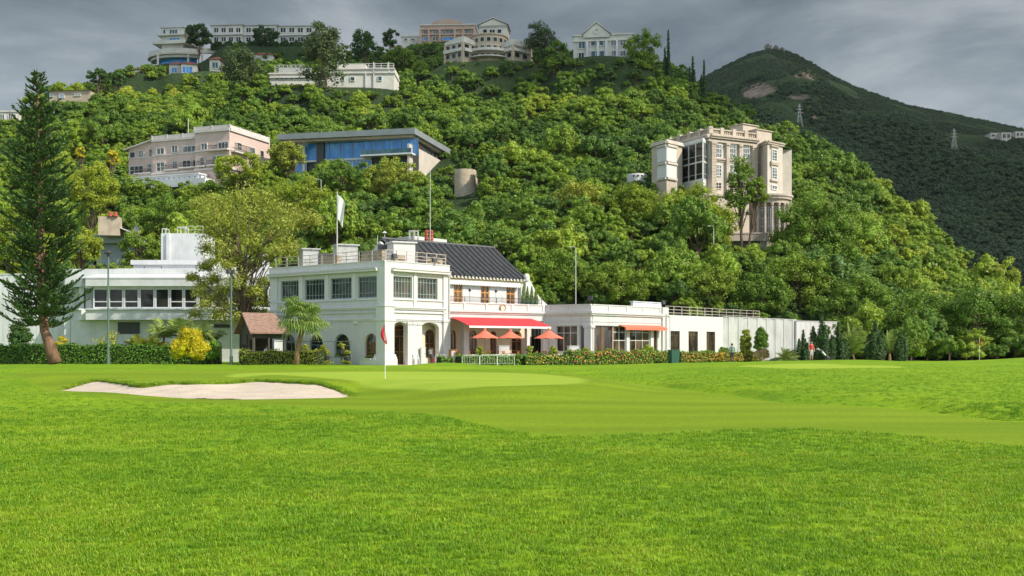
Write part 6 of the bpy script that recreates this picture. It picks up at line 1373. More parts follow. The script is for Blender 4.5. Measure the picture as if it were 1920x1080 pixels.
M['leaf_cron'] = leafmat('mottled red yellow croton foliage', [(.35,.20,.03),(.45,.30,.03)], reg=False, isl=.6)
M['flower'] = leafmat('orange pink flowers', [(.65,.16,.05),(.70,.30,.08)], reg=False, isl=.4)
M['leaf_khaki'] = leafmat('yellow olive shrub foliage', [(.30,.34,.04),(.38,.40,.05)], reg=False, isl=.5)
M['trunk_red'] = mk('reddish brown bark', (.24,.13,.08), .9, .3, 3, bump=.7, bscale=12, stretch=(1,1,.35))
M['trunk_palm'] = mk('ringed palm trunk', (.36,.22,.11), .9, .25, 3, bump=.8, bscale=3, stretch=(1,1,9))
M['dead_leaf'] = mk('dry brown fronds', (.38,.27,.15), .9, .2, 3)

def leafobj(name, V, Fs, mat, parent, world=None):
    b = rootloc(parent); me = mesh_np(name, np.asarray(V)-np.array(b), Fs); me.materials.append(M[mat]); o = bpy.data.objects.new(name, me); C.objects.link(o); o.parent = parent; return o
def clumps_mesh(cl, nl, ls, core=.7, up=.25, asp=.6, flat=.8, spr=(.55, 1.15)):
    V = []; Fs = []; off = 0
    for c, q in cl:
        n = int(nl*rng.uniform(.75, 1.25)); dd = rdir(n, -.7); cen = np.array(c)+dd*(q*rng.uniform(spr[0], spr[1], n))[:, None]*np.array([1,1,flat])
        nn = dd+rng.normal(size=(n,3))*.5+np.array([0,0,up]); s = ls*rng.uniform(.6,1.3,n); v, f = cards(cen, nn, s, s*asp)
        V.append(v); Fs += (f+off).tolist(); off += len(v)
        if core > 0: bv, bf = blob(c, q*core*.9); V.append(np.array(bv)); Fs += [tuple(i+off for i in x) for x in bf]; off += len(bv)
    return np.concatenate(V), Fs
def hero(name, label, px, yb, Y, cx, cy, rx, ry, nc=40, nl=120, ls=.16, mat='leaf_mid', seed=1, core=.6, cr=(.16,.28), cat='tree', trunk=.28, group=None, bark='bark', zb=None, clumps=None, up=.25, asp=.6, flat=.8, spr=(.55, 1.15), nlimb=26):
    global rng; rng = np.random.default_rng(seed); random.seed(seed)
    base = P(px, yb, Y); 
    if zb is not None: base.z = zb
    root = empty(name, base, label, cat, group); Rx, Rz = rx*Y/F, ry*Y/F; c = P(cx, cy, Y)
    if clumps is None:
        d = rdir(nc, -1); rad = rng.uniform(.5, .95, nc); cc = d*rad[:, None]*np.array([Rx, Rx*.8, Rz])+np.array(c); qs = rng.uniform(cr[0], cr[1], nc)*min(Rx, Rz)*1.2
    else:
        cc = np.array([P(a, b, Y+dy) for a, b, r, dy in clumps]); qs = np.array([r*Y/F for a, b, r, dy in clumps])
    V, Fs = clumps_mesh(list(zip(cc, qs)), nl, ls, core, up, asp, flat, spr); 
    mb = MB(); top = Vector((c.x, c.y, c.z+Rz*.2)); mid = base.lerp(top, .45)+Vector((random.uniform(-.3,.3),0,0)); mb.tube([base-Vector((0,0,.4)), mid, top], [trunk, trunk*.7, trunk*.3], 7)
    order = rng.permutation(len(cc))[:min(len(cc), nlimb)]
    for i in order:
        t = random.uniform(.25, .95); s = base.lerp(mid, t*2) if t < .5 else mid.lerp(top, t*2-1); e = Vector(cc[i]); 
        if e.z < s.z: s = base.lerp(mid, .8)
        m = s.lerp(e, .5)+Vector((0,0,(e-s).length*.08)); r0 = trunk*random.uniform(.22,.42); mb.tube([s, m, e], [r0, r0*.65, r0*.25], 5)
    mb.build('trunk', M[bark], root); leafobj('crown', V, Fs, mat, root); return root

# ------------------------------------------------------------------ the tall left pine (tiers of upswept branches)
def araucaria():
    global rng; rng = np.random.default_rng(3); random.seed(3); Y = 94
    base = P(104, 677, Y); root = empty('tall_pine', base, 'very tall dark tiered pine with leaning reddish trunk at the left', 'pine tree')
    tp = [P(104,681,Y), P(94,650,Y), P(83,618,Y), P(78,560,Y), P(75,420,Y), P(71,260,Y), P(69,128,Y)]
    mb = MB(); mb.tube(tp, [.58,.46,.38,.34,.25,.15,.03], 10); 
    def at(z):
        for a, b in zip(tp[:-1], tp[1:]):
            if a.z <= z <= b.z: return a.lerp(b, (z-a.z)/(b.z-a.z))
        return tp[-1]
    V = []; zt = tp[-1].z; z = zz(604,Y); nb = 0
    prof = lambda y: np.interp(y, [126,150,180,230,300,400,500,560,600,625], [4,15,26,42,60,70,76,80,72,52])*Y/F
    while z < zt-.3:
        y = HZ-(z-CAMZ)*F/Y; Lb = prof(y); n = random.choice((5,6,6,7)) if y > 180 else 6; a0 = random.uniform(0, 6.28)
        for k in range(n):
            a = a0+2*math.pi*k/n+random.uniform(-.25,.25); L = Lb*random.uniform(.5,1.12); s = at(z+random.uniform(-.25,.25)); dx, dy = math.cos(a), math.sin(a)
            tt = np.linspace(0, 1, 6); low = np.interp(y, [300,600], [.10,-.06]); pts = [Vector((s.x+dx*L*t, s.y+dy*L*t, s.z+L*(low*t-.12*math.sin(math.pi*t)+.30*t**2.4))) for t in tt]
            mb.tube(pts, [max(.02,.05*L/2), .04,.035,.03,.02,.01], 4, cap=False)
            m = int(L*6.5)+4
            for j in range(m):
                t = .14+.86*(j+random.random())/m; q = t*5; i = min(4, int(q)); p = pts[i].lerp(pts[i+1], q-i); side = 1 if j % 2 else -1
                ax = Vector((dx, dy, .25)); pr = Vector((-dy, dx, 0))*side; bl = L*.30*(1.1-t*.6)+.16; dr = (ax*random.uniform(.5,1.1)+pr*random.uniform(.4,1.0)+Vector((0,0,random.uniform(.05,.6)))).normalized()
                nseg = max(3, int(bl/.10))
                for g in range(nseg):
                    c0 = p+dr*bl*(g+.5)/nseg+Vector((0,0,.08*bl*((g+1)/nseg)**2)); r1 = .10
                    nn = Vector((random.gauss(0,1), random.gauss(0,1), random.gauss(0,1)+.4)).normalized(); e = (dr+Vector((random.gauss(0,.35),random.gauss(0,.35),random.gauss(0,.35)+.15))).normalized(); b = e.cross(nn).normalized()
                    V += [c0-e*.16, c0-b*.07, c0+e*.18, c0+b*.07]
        z += random.uniform(.42,.70)*(.7+.45*min(1,Lb/3))
    mb.build('trunk', M['trunk_red'], root, True)
    V = np.array([tuple(v) for v in V]); print('pine leaves', len(V)//4); leafobj('crown', V, np.arange(len(V)).reshape(-1,4), 'leaf_pine', root)
araucaria()

# feathery olive tree beside the clubhouse: clumps follow its own spreading limbs
FC = [(470,362,22,0),(500,378,20,.5),(440,372,18,-.5),(418,385,16,1),(395,375,14,0),(372,384,12,1),(522,392,20,0),(548,402,18,1),(575,408,16,0),(592,414,11,.5),(405,405,20,-1),(380,412,14,0),(437,402,20,1),(468,398,20,-1),(500,408,20,1),(532,420,18,-1),(562,424,15,.5),
      (395,438,20,0),(415,462,22,-.8),(388,468,14,.8),(440,440,18,1.2),(470,450,15,-1),(505,440,18,.8),(535,448,16,0),(520,470,18,-1),(545,474,13,.6),(500,485,14,.8),(402,492,18,0),(428,500,18,-1),(385,500,11,.5),(450,486,12,0),(470,500,10,1),
      (440,530,16,-.6),(420,545,16,0),(400,560,17,.8),(385,572,14,-.5),(430,575,18,0),(455,560,14,.6),(478,548,12,-.5),(490,565,13,0),(470,585,15,.7),(447,598,13,-.6),(410,592,15,0),(492,590,11,.5),(373,548,11,0),(362,520,9,.3),(365,590,10,.5),(495,530,11,0),(380,532,11,.4),(460,425,18,.4),(430,425,16,-.5),(482,470,16,0),(455,520,14,0),(540,465,14,0),(400,525,15,.3)]
hero('feathery_tree', 'spreading olive yellow feathery tree between the modern building and the clubhouse', 457, 676, 104, 455, 500, 110, 120, nl=520, ls=.16, mat='leaf_feather', seed=5, core=.0, spr=(.15, 1.35), nlimb=70, clumps=[(a, b, r*1.28, d*2) for a, b, r, d in FC], trunk=.30, asp=.30)
# ------------------------------------------------------------------ larger trees one can tell apart on the hill and ridge
HT = [ # name,label, px,yb,Y, cx,cy,rx,ry, nc,nl,ls, mat, core
 ('casuarina_tree','tall grey green feathery tree on the ridge in front of the cream building',612,178,256, 605,108,42,76, 44,120,.30,'leaf_casu',.25),
 ('feathery_tree','wide grey green feathery tree left of the cream building on the ridge',462,190,262, 455,135,42,46, 26,110,.32,'leaf_casu',.4),
 ('broadleaf_tree','dark round tree standing in front of the left end of the hillcrest row',372,100,338, 374,66,28,24, 24,80,.42,'leaf_dark',.6),
 ('broadleaf_tree','dark wide tree in front of the middle of the hillcrest row',493,96,338, 494,68,28,19, 22,80,.42,'leaf_dark',.6),
 ('broadleaf_tree','dark tree on the skyline between the cream building and the brown house',690,110,320, 676,84,26,28, 22,80,.4,'leaf_dark',.5),
 ('broadleaf_tree','small flat-topped tree on the skyline left of the brown house',735,100,325, 732,72,18,18, 14,70,.36,'leaf_dark',.5),
 ('broadleaf_tree','leafy tree beside the right end of the brown house',770,140,318, 752,112,36,26, 22,90,.36,'leaf_mid',.6),
 ('casuarina_tree','ragged dark tree rising on the skyline right of the tan house',1018,110,296, 1014,72,34,32, 24,90,.32,'leaf_casu',.3),
 ('broadleaf_tree','bushy green tree between the tan house and the gabled house',1046,118,288, 1042,98,26,24, 18,90,.32,'leaf_mid',.6),
 ('broadleaf_tree','wide spreading bright tree at the right end of the gabled house',1208,128,282, 1205,88,44,30, 28,110,.30,'leaf_mid',.4),
 ('broadleaf_tree','flat-crowned tree on the skyline between the old villa and the red roof house',185,170,292, 186,144,26,16, 18,80,.34,'leaf_dark',.4),
 ('broadleaf_tree','dark tree on the skyline directly left of the low red roof house',222,170,296, 222,148,16,15, 14,80,.34,'leaf_dark',.6),
 ('mansion_tree','dark slender two-stemmed tree standing before the stone mansion',1392,445,163, 1388,352,30,62, 40,130,.17,'leaf_mid',.3),
 ('mansion_tree','leaning right-hand stem of foliage before the mansion rotunda',1398,445,162.5, 1420,358,20,32, 20,120,.16,'leaf_mid',.3),
 ('yellow_green_tree','small yellow green tree hiding the blank lower wall of the mansion',1350,470,161, 1350,432,34,38, 26,150,.16,'leaf_yellow',.5),
 ('yellow_green_tree','large yellow green tree covering the lower left of the stone mansion',1290,480,162, 1300,408,84,66, 70,170,.16,'leaf_yellow',.55),
 ('yellow_green_tree','yellow green tree left of the mansion below the round outbuilding',1198,450,164, 1190,392,50,52, 40,170,.16,'leaf_yellow',.55),
 ('yellow_green_tree','yellowish tree halfway up between the glass house and the mansion',1090,430,166, 1085,380,52,44, 38,160,.17,'leaf_khaki',.55),
 ('big_broadleaf_tree','big bright green tree directly right of the mansion rotunda',1530,540,162, 1530,440,88,84, 90,190,.17,'leaf_mid',.6),
 ('big_broadleaf_tree','rounded dark green tree below and right of the mansion terrace',1500,600,146, 1490,525,70,56, 56,170,.15,'leaf_mid',.6),
 ('big_broadleaf_tree','broad green tree above the end of the panelled wall',1620,660,140, 1600,575,78,60, 60,170,.15,'leaf_mid',.6),
 ('big_broadleaf_tree','dark layered tree at the wood edge left of the right-hand flag',1740,684,128, 1730,610,72,62, 56,170,.14,'leaf_mid',.55),
 ('big_broadleaf_tree','spreading tree at the wood edge behind the right-hand red flag',1838,684,126, 1830,600,70,70, 56,170,.14,'leaf_mid',.55),
 ('big_broadleaf_tree','tree at the right edge of the picture at the foot of the wood',1920,686,126, 1912,610,60,66, 48,170,.14,'leaf_mid',.55),
 ('big_broadleaf_tree','lumpy green tree above the long annex railing',1330,590,140, 1320,535,64,46, 46,160,.15,'leaf_mid',.6),
 ('big_broadleaf_tree','green tree rising behind the white pavilion roof',1170,590,136, 1165,535,58,48, 46,160,.15,'leaf_mid',.6),
 ('big_broadleaf_tree','green tree behind the right end of the tiled roof',1050,580,138, 1050,520,54,54, 46,160,.15,'leaf_mid',.6),
 ('big_broadleaf_tree','green tree above the panelled wall end, left of the dark conifers',1440,610,142, 1430,555,60,46, 46,160,.15,'leaf_mid',.6),
 ('bright_tree','bright yellow green layered tree right of the tall pine',175,430,165, 172,352,48,54, 40,160,.17,'leaf_yellow',.5),
 ('bright_tree','yellow green tree just behind the tall pine above the roof slab',150,500,138, 150,462,44,34, 34,150,.15,'leaf_yellow',.5),
 ('bright_tree','yellow green tree behind the left side of the tall pine',15,500,140, 18,440,44,56, 40,150,.15,'leaf_yellow',.5),
 ('broadleaf_tree','dark bushy tree between the stone chimney and the white tower block',265,500,135, 262,468,46,34, 36,150,.14,'leaf_mid',.6),
 ('broadleaf_tree','green tree on the slope behind the white tower block',330,450,150, 320,405,60,42, 40,150,.15,'leaf_mid',.6),
 ('golden_bush_tree','small golden tree on the slope beside the pink house',212,330,192, 211,294,13,17, 12,90,.18,'leaf_gold',.5),
 ('golden_bush_tree','smaller golden tree on the slope right of the tall pine top',150,310,196, 151,286,10,12, 10,90,.18,'leaf_gold',.5),
 ('bright_tree','bright light green tree below the right corner of the pink house',450,370,176, 450,318,58,34, 36,160,.17,'leaf_yellow',.55),
 ('bright_tree','light green tree between the pink house and the glass house',540,330,180, 535,293,34,32, 28,150,.17,'leaf_khaki',.5),
 ('bright_tree','bright green tree below the middle of the glass house',640,360,176, 640,330,50,32, 34,150,.17,'leaf_mid',.55),
 ('bright_tree','light green tree below the right end of the glass house',735,370,178, 738,335,56,38, 36,150,.17,'leaf_khaki',.55),
 ('bright_tree','yellow green tree below the left slope of the glass house',560,420,160, 560,372,62,44, 44,160,.16,'leaf_yellow',.55),
 ('broadleaf_tree','round dark tree beside the curved stone retaining wall',928,400,176, 928,362,30,38, 28,140,.17,'leaf_mid',.6),
 ('broadleaf_tree','green tree in front of the foot of the curved retaining wall',815,420,170, 808,382,38,32, 30,150,.16,'leaf_mid',.6),
]
for i, (n_, lb, px, yb, Y, cx, cy, rx, ry, nc, nl, ls, mt, co) in enumerate(HT):
    g = T((px-CX)*Y/F, Y); hero(n_, lb, px, yb, Y, cx, cy, rx, ry, int(nc*1.9), int(nl*.85), ls*.85, mt, 100+i, co*.75, (.15,.26) if co > .45 else (.15,.28), zb=min(g, P(px,yb,Y).z+3) if g > 1 else 0, trunk=.16+.002*ry)

# ------------------------------------------------------------------ palms and shrubs near the buildings
def frond(V, base, az, el, L, nleaf, lw, ll, droop, rng_):
    """arching pinnate frond"""
    d = Vector((math.cos(az), math.sin(az), 0)); pts = []; n = 10
    for k in range(n+1):
        t = k/n; pts.append(Vector(base)+d*(L*t*math.cos(el)*(1-.15*t))+Vector((0,0,L*(math.sin(el)*t-droop*t*t))))
    side = Vector((-d.y, d.x, 0))
    for j in range(nleaf):
        t = .12+.88*j/nleaf; q = t*n; i = min(n-1, int(q)); p = pts[i].lerp(pts[i+1], q-i); tang = (pts[i+1]-pts[i]).normalized()
        for sg in (-1, 1):
            l = ll*math.sin(math.pi*(.15+.8*t))*rng_.uniform(.8,1.2); e = (side*sg*.8+tang*.6+Vector((0,0,rng_.uniform(-.35,.15)))).normalized(); b = tang*lw
            tip = p+e*l; V += [p-b*.5, p+b*.5, tip+b*.15-Vector((0,0,l*.15)), tip-b*.15-Vector((0,0,l*.15))]
    return pts
def fan_palm():
    rs = random.Random(4); Y = 88; base = P(556,686,Y); base.z = 0; root = empty('fan_palm', base, 'fan palm with curved ringed trunk in front of the left clubhouse wall', 'palm tree')
    tp = [base, P(557,660,Y), P(562,635,Y), P(567,615,Y), P(566,600,Y)]; mb = MB(); mb.tube(tp, [.24,.22,.19,.17,.12], 9); mb.build('trunk', M['trunk_palm'], root, True)
    c = tp[-1]; V = []; mb = MB()
    for k in range(46):
        az = k*2.399; el = math.radians(rs.uniform(-35, 72)); pl = rs.uniform(.8, 1.5); d = Vector((math.cos(az)*math.cos(el), math.sin(az)*math.cos(el), math.sin(el)))
        hub = c+d*pl; mb.tube([c+Vector((0,0,-.15)), c+d*pl*.5+Vector((0,0,.05)), hub], [.03,.02,.015], 4, cap=False); sd = Vector((-math.sin(az), math.cos(az), 0)); up = d.cross(sd)*-1
        R_ = rs.uniform(1.0, 1.4)
        for j in range(17):
            a = math.radians(-105+210*j/16); e = (d*math.cos(a)+sd*math.sin(a)+up*.12).normalized(); w = .055; n = sd.cross(e); n = e.cross(up).normalized()*w
            p1 = hub+e*R_*.62; tip = hub+e*R_-Vector((0,0,R_*rs.uniform(.22,.5))); V += [hub-n*.2, hub+n*.2, p1+n, p1-n]; V += [p1-n, p1+n, tip+n*.1, tip-n*.1]
    mb.build('petiole', M['leaf_palm'], root); V = np.array([tuple(v) for v in V]); leafobj('fronds', V, np.arange(len(V)).reshape(-1,4), 'leaf_palm', root)
    rs2 = np.random.default_rng(2); V = []
    for k in range(90):
        a = k*2.4; p = c+Vector((math.cos(a)*.2, math.sin(a)*.2, -.05)); tip = p+Vector((math.cos(a)*.22, math.sin(a)*.22, -rs.uniform(.3,.75))); n = Vector((-math.sin(a), math.cos(a), 0))*.04; V += [p-n, p+n, tip+n, tip-n]
    V = np.array([tuple(v) for v in V]); leafobj('dry_skirt', V, np.arange(len(V)).reshape(-1,4), 'dead_leaf', root)
fan_palm()
def pinnate(name, label, px, yb, Y, ytop, nfr, L, seed, mat='leaf_palm', elr=(20,80), droop=.45, trunk=0, ll=.5, lw=.05, stems=1, cat='palm', nleaf=26, zb=0, spread=.25):
    rs = random.Random(seed); base = P(px, yb, Y); base.z = zb; root = empty(name, base, label, cat); V = []; mb = MB()
    for st in range(stems):
        b = base+Vector((rs.uniform(-spread,spread)*(stems > 1), rs.uniform(-spread,spread)*(stems > 1), 0)); h = trunk*rs.uniform(.75,1.1); top = b+Vector((rs.uniform(-.3,.3)*(stems > 1), 0, h))
        if trunk > 0: mb.tube([b-Vector((0,0,.2)), b.lerp(top,.5), top], [.10,.08,.06] if stems > 1 else [.2,.16,.12], 7)
        for k in range(nfr): pts = frond(V, top, k*2.399+rs.uniform(-.3,.3), math.radians(rs.uniform(*elr)), L*rs.uniform(.75,1.15), nleaf, lw, ll, droop*rs.uniform(.7,1.3), rs); mb.tube(pts[::3]+[pts[-1]], .015, 3, cap=False)
    mb.build('stem', M['trunk_palm' if trunk > 0 else 'leaf_palm'], root); V = np.array([tuple(v) for v in V]); leafobj('fronds', V, np.arange(len(V)).reshape(-1,4), mat, root)
pinnate('areca_palm', 'tall feather palm clump behind the golden shrub', 322, 672, 100, 575, 11, 3.1, 1, 'leaf_palm', (20,78), .55, 2.6, .8, .08, 4, spread=1.2)
pinnate('areca_palm', 'feather palm clump at the right of the golden shrub, before the dark canopy', 378, 672, 101, 585, 10, 2.9, 2, 'leaf_palm', (15,75), .55, 2.3, .75, .08, 4, spread=1.1)
pinnate('areca_palm', 'reddish tipped shorter palm clump left of the feather palms', 272, 668, 99, 600, 10, 2.1, 3, 'leaf_khaki', (25,80), .35, 1.4, .55, .08, 5, spread=1.3)
pinnate('cycad', 'silvery green cycad in front of the panelled wall', 1473, 681, 106, 645, 46, 1.9, 4, 'leaf_palm', (5,85), .38, .35, .32, .04, 1, 'cycad', 34)

def shrub(name, label, px, y0, y1, Y, rx, mat='leaf_mid', nc=26, nl=110, ls=.09, seed=1, cat='shrub', group=None, core=.75, z0=0, asp=.6, dy=None, stem=True):
    global rng; rng = np.random.default_rng(seed); random.seed(seed); h = zz(y0, Y)-z0; Rx = rx*Y/F; base = P(px, y1, Y); base.z = z0; root = empty(name, base, label, cat, group)
    d = rdir(nc, -.6); cc = d*rng.uniform(.4,.78,nc)[:, None]*np.array([Rx, dy or min(Rx, 1.0), h*.55])+np.array([base.x, Y, z0+h*.46]); qs = np.full(nc, min(Rx, h*.5, 1.4)*.42)*rng.uniform(.8,1.2,nc)
    V, Fs = clumps_mesh(list(zip(cc, qs)), nl, ls, core, .2, asp); leafobj('foliage', V, Fs, mat, root)
    if stem: mb = MB(); mb.tube([base-Vector((0,0,.1)), base+Vector((0,0,h*.6))], [.06,.03], 5); mb.build('stem', M['bark'], root)
    return root
def hedge(name, label, px0, Y0, px1, Y1, h, dep, mat, ls=.085, dens=95, seed=1, cat='hedge', z0=0, wav=.06, flowers=None, group=None):
    rs = np.random.default_rng(seed); f = Face.px(px0, Y0, px1, Y1); b = f.p(f.L/2, z0); root = empty(name, b, label, cat, group); mb = MB(); K = max(4, int(f.L/.5)); V = []
    hs = lambda s: h*(1+wav*math.sin(s*1.7+seed)+wav*.8*math.sin(s*4.1+1))
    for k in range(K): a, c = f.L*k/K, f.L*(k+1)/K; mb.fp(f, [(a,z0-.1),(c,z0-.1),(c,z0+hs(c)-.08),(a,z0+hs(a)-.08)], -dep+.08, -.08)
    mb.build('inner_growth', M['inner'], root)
    n = int(f.L*h*dens); s = rs.uniform(0, f.L, n); z = rs.uniform(0, 1, n); H = np.array([hs(a) for a in s]); pr = np.clip(rs.normal(0, .05, n), -.09, .12)
    nt_ = int(f.L*dep*dens*.8); s2 = rs.uniform(0, f.L, nt_); d2 = rs.uniform(-dep, 0, nt_); H2 = np.array([hs(a) for a in s2])
    ne = int(dep*h*dens); P1 = [np.array(f.p(a, z0+q*hh, p)) for a, q, hh, p in zip(s, z, H, pr)]+[np.array(f.p(a, z0+hh+p, d)) for a, hh, d, p in zip(s2, H2, d2, np.clip(rs.normal(0,.06,nt_),-.08,.16))]
    P1 += [np.array(f.p(0 if i % 2 else f.L, z0+h*rs.uniform(), -dep*rs.uniform())) for i in range(ne)]
    N1 = np.concatenate([np.tile(np.array([f.N.x,f.N.y,.35]), (n,1)), np.tile([0,0,1.], (nt_,1)), np.tile([1,0,.2], (ne,1))])+rs.normal(size=(n+nt_+ne,3))*.55
    global rng; rng = rs; sz = ls*rs.uniform(.6,1.3,n+nt_+ne); v, q = cards(np.array(P1), N1, sz, sz*.6); leafobj('foliage', v, q, mat, root)
    if flowers:
        m = int(f.L*flowers[1]); Pn = np.array([f.p(rs.uniform(0,f.L), z0+h*rs.uniform(.25,1.05), rs.uniform(.02,.15)) for _ in range(m)]); v, q = cards(Pn, np.tile([f.N.x,f.N.y,.6],(m,1))+rs.normal(size=(m,3))*.4, np.full(m,.085), np.full(m,.07)); leafobj('flowers', v, q, flowers[0], root)
    return root
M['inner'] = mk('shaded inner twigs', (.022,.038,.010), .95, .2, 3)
hedge('clipped_hedge', 'long clipped green hedge running along the lawn behind the tall pine', -160, 100, 405, 96, 1.72, 1.4, 'leaf_hedge', .10, 95, 1)
hedge('azalea_hedge', 'loose yellow green hedge in front of the hut and the palm', 447, 91.5, 593, 88.5, 1.15, 1.3, 'leaf_khaki', .085, 110, 2, wav=.10)
hedge('low_hedge', 'low dark green hedge behind the white metal barriers', 866, 86, 985, 90, .85, 1.0, 'leaf_hedge', .08, 110, 3)
hedge('low_hedge', 'small round green hedge piece left of the metal barriers', 826, 86, 850, 86.5, .85, .9, 'leaf_mid', .08, 110, 4, wav=.12)
hedge('flower_hedge', 'mixed green and dull flowering hedge before the terrace umbrellas', 986, 89.5, 1070, 92.5, .85, 1.1, 'leaf_hedge', .08, 110, 5, wav=.12, flowers=('leaf_cron', 14))
hedge('flower_hedge', 'bright green hedge speckled orange in front of the white pavilion', 1071, 93, 1256, 99, 1.15, 1.3, 'leaf_mid', .085, 110, 6, wav=.10, flowers=('flower', 7))
hedge('croton_hedge', 'red and yellow croton hedge in front of the annex windows', 1277, 100, 1425, 108, 1.0, 1.4, 'leaf_mid', .085, 110, 7, wav=.12, flowers=('leaf_cron', 38))
shrub('golden_shrub', 'bright golden yellow round clipped shrub in front of the left hedge', 357, 614, 678, 92.5, 39, 'leaf_gold', 50, 190, .085, 3, core=.8)
shrub('green_shrub', 'rounded dark green shrub end right behind the golden shrub', 398, 638, 682, 95.5, 15, 'leaf_hedge', 18, 120, .09, 4)
shrub('bright_shrub', 'bright lime green shrub rising from the hedge at the pavilion corner', 1216, 645, 672, 101, 20, 'leaf_yellow', 20, 120, .09, 5)
shrub('bright_shrub', 'lime shrub rising before the annex middle window', 1322, 655, 676, 105, 16, 'leaf_yellow', 16, 110, .09, 6)
shrub('bright_shrub', 'lime shrub left of the annex windows, above the green bin', 1236, 652, 674, 103, 12, 'leaf_mid', 14, 110, .09, 7)
shrub('dark_shrub', 'purple brown round shrub under the last annex window', 1348, 660, 680, 104, 12, 'leaf_cron', 14, 110, .08, 8)
shrub('green_shrub', 'green shrub at the foot of the annex corner beside the gardener', 1358, 650, 680, 108, 18, 'leaf_mid', 16, 110, .09, 9)
shrub('dark_shrub', 'dark glossy shrub at the far left behind the hedge', 38, 600, 665, 107, 24, 'leaf_dark', 26, 130, .12, 10)
shrub('small_shrub', 'thin open shrub behind the hedge in front of the recessed wall', 203, 608, 662, 103, 25, 'leaf_khaki', 16, 50, .10, 11, core=0)
shrub('yellow_shrub', 'flat layered yellow shrub just right of the pine trunk', 112, 612, 660, 104, 16, 'leaf_gold', 12, 50, .10, 12, core=0)
# flat layers of the yellow shrub continue as separate low plant
shrub('yellow_shrub', 'lower flat yellow shrub layer near the green lamp post base', 106, 632, 662, 103, 14, 'leaf_gold', 9, 50, .10, 13, core=0)
for px, y0, rx, lb in ((640,658,16,'flowering plants in the ledge under the third arched window'),(693,664,10,'grassy plants in the ledge under the timber arched window')):
    shrub('planter_plant', lb, px, y0, 676, 91.2, rx, 'leaf_khaki', 10, 60, .07, int(px), z0=.55, cat='plant', dy=.25)
for px, lb in ((612,'low yellowish ground plants beside the left wall base'),(650,'low yellow leaved plant at the wall base near the net frame')):
    shrub('ground_plant', lb, px, 675, 686, 90.5, 18, 'leaf_khaki', 14, 60, .07, int(px), cat='plant', dy=.3)

def cone(name, label, px, yb, yt, Y, rx, mat, seed, nb=9, group=None, zb=0, k_=1):
    """flame shaped conifer: a core spire with side spires"""
    rs = np.random.default_rng(seed); global rng; rng = rs; base = P(px, yb, Y); base.z = zb; H = zz(yt, Y)-zb; Rx = rx*Y/F; root = empty(name, base, label, 'conifer', group); Cn = []; Nn = []; mbt = MB()
    for k in range(nb):
        a = k*2.4; q = 0 if k == 0 else rs.uniform(.35,.8)*Rx; h = H if k == 0 else H*rs.uniform(.5,.9)*(1-.25*q/Rx); r = Rx*rs.uniform(.30,.44); bx, by = base.x+q*math.cos(a), base.y+q*math.sin(a)*.8
        n = int(110*h/k_**1.5); z = rs.uniform(0, 1, n)**.8; rr = r*np.clip(np.sin(np.pi*np.clip(.12+.88*z,0,1)), 0, 1)**.7*rs.uniform(.7,1.1,n); th = rs.uniform(0,6.28,n)
        Cn.append(np.stack([bx+rr*np.cos(th), by+rr*np.sin(th), zb+z*h], 1)); Nn.append(np.stack([np.cos(th), np.sin(th), np.full(n,.3)], 1)+rs.normal(size=(n,3))*.4)
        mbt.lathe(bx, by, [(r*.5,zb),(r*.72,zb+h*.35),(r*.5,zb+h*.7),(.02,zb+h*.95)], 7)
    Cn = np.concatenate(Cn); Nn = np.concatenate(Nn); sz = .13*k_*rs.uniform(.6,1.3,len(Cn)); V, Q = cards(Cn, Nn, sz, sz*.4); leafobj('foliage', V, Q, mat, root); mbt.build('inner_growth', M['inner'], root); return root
for lb, px, yb, yt, Y in (('narrow dark conifer on the skyline right of the gabled house',1253,112,56,290),('narrow dark conifer on the ridge where the hill starts to fall',1299,142,105,290),('second narrow dark conifer a little further down the falling ridge',1320,158,112,288)):
    cone('small_conifer', lb, px, yb, yt, Y, 9, 'leaf_dark', px, 5, None, T((px-CX)*Y/F, Y), 2.4)
cone('juniper', 'small dark juniper left of the golfer in red', 1506, 682, 618, 110, 12, 'leaf_dark', 1, 7)
cone('juniper', 'tallest dark juniper directly behind the golfer in red', 1541, 683, 590, 112, 26, 'leaf_dark', 2, 13)
cone('juniper', 'dark juniper behind the golf bag', 1572, 683, 606, 113, 20, 'leaf_dark', 3, 10)
cone('juniper', 'dark juniper right of the pale traveller palm', 1641, 684, 600, 116, 22, 'leaf_dark', 4, 11)
cone('juniper', 'small dark juniper farthest right before the round pale bush', 1690, 684, 622, 116, 15, 'leaf_dark', 5, 8)
shrub('pale_bush', 'pale green rounded bush right of the junipers', 1711, 630, 684, 118, 24, 'leaf_mid', 30, 130, .11, 21)
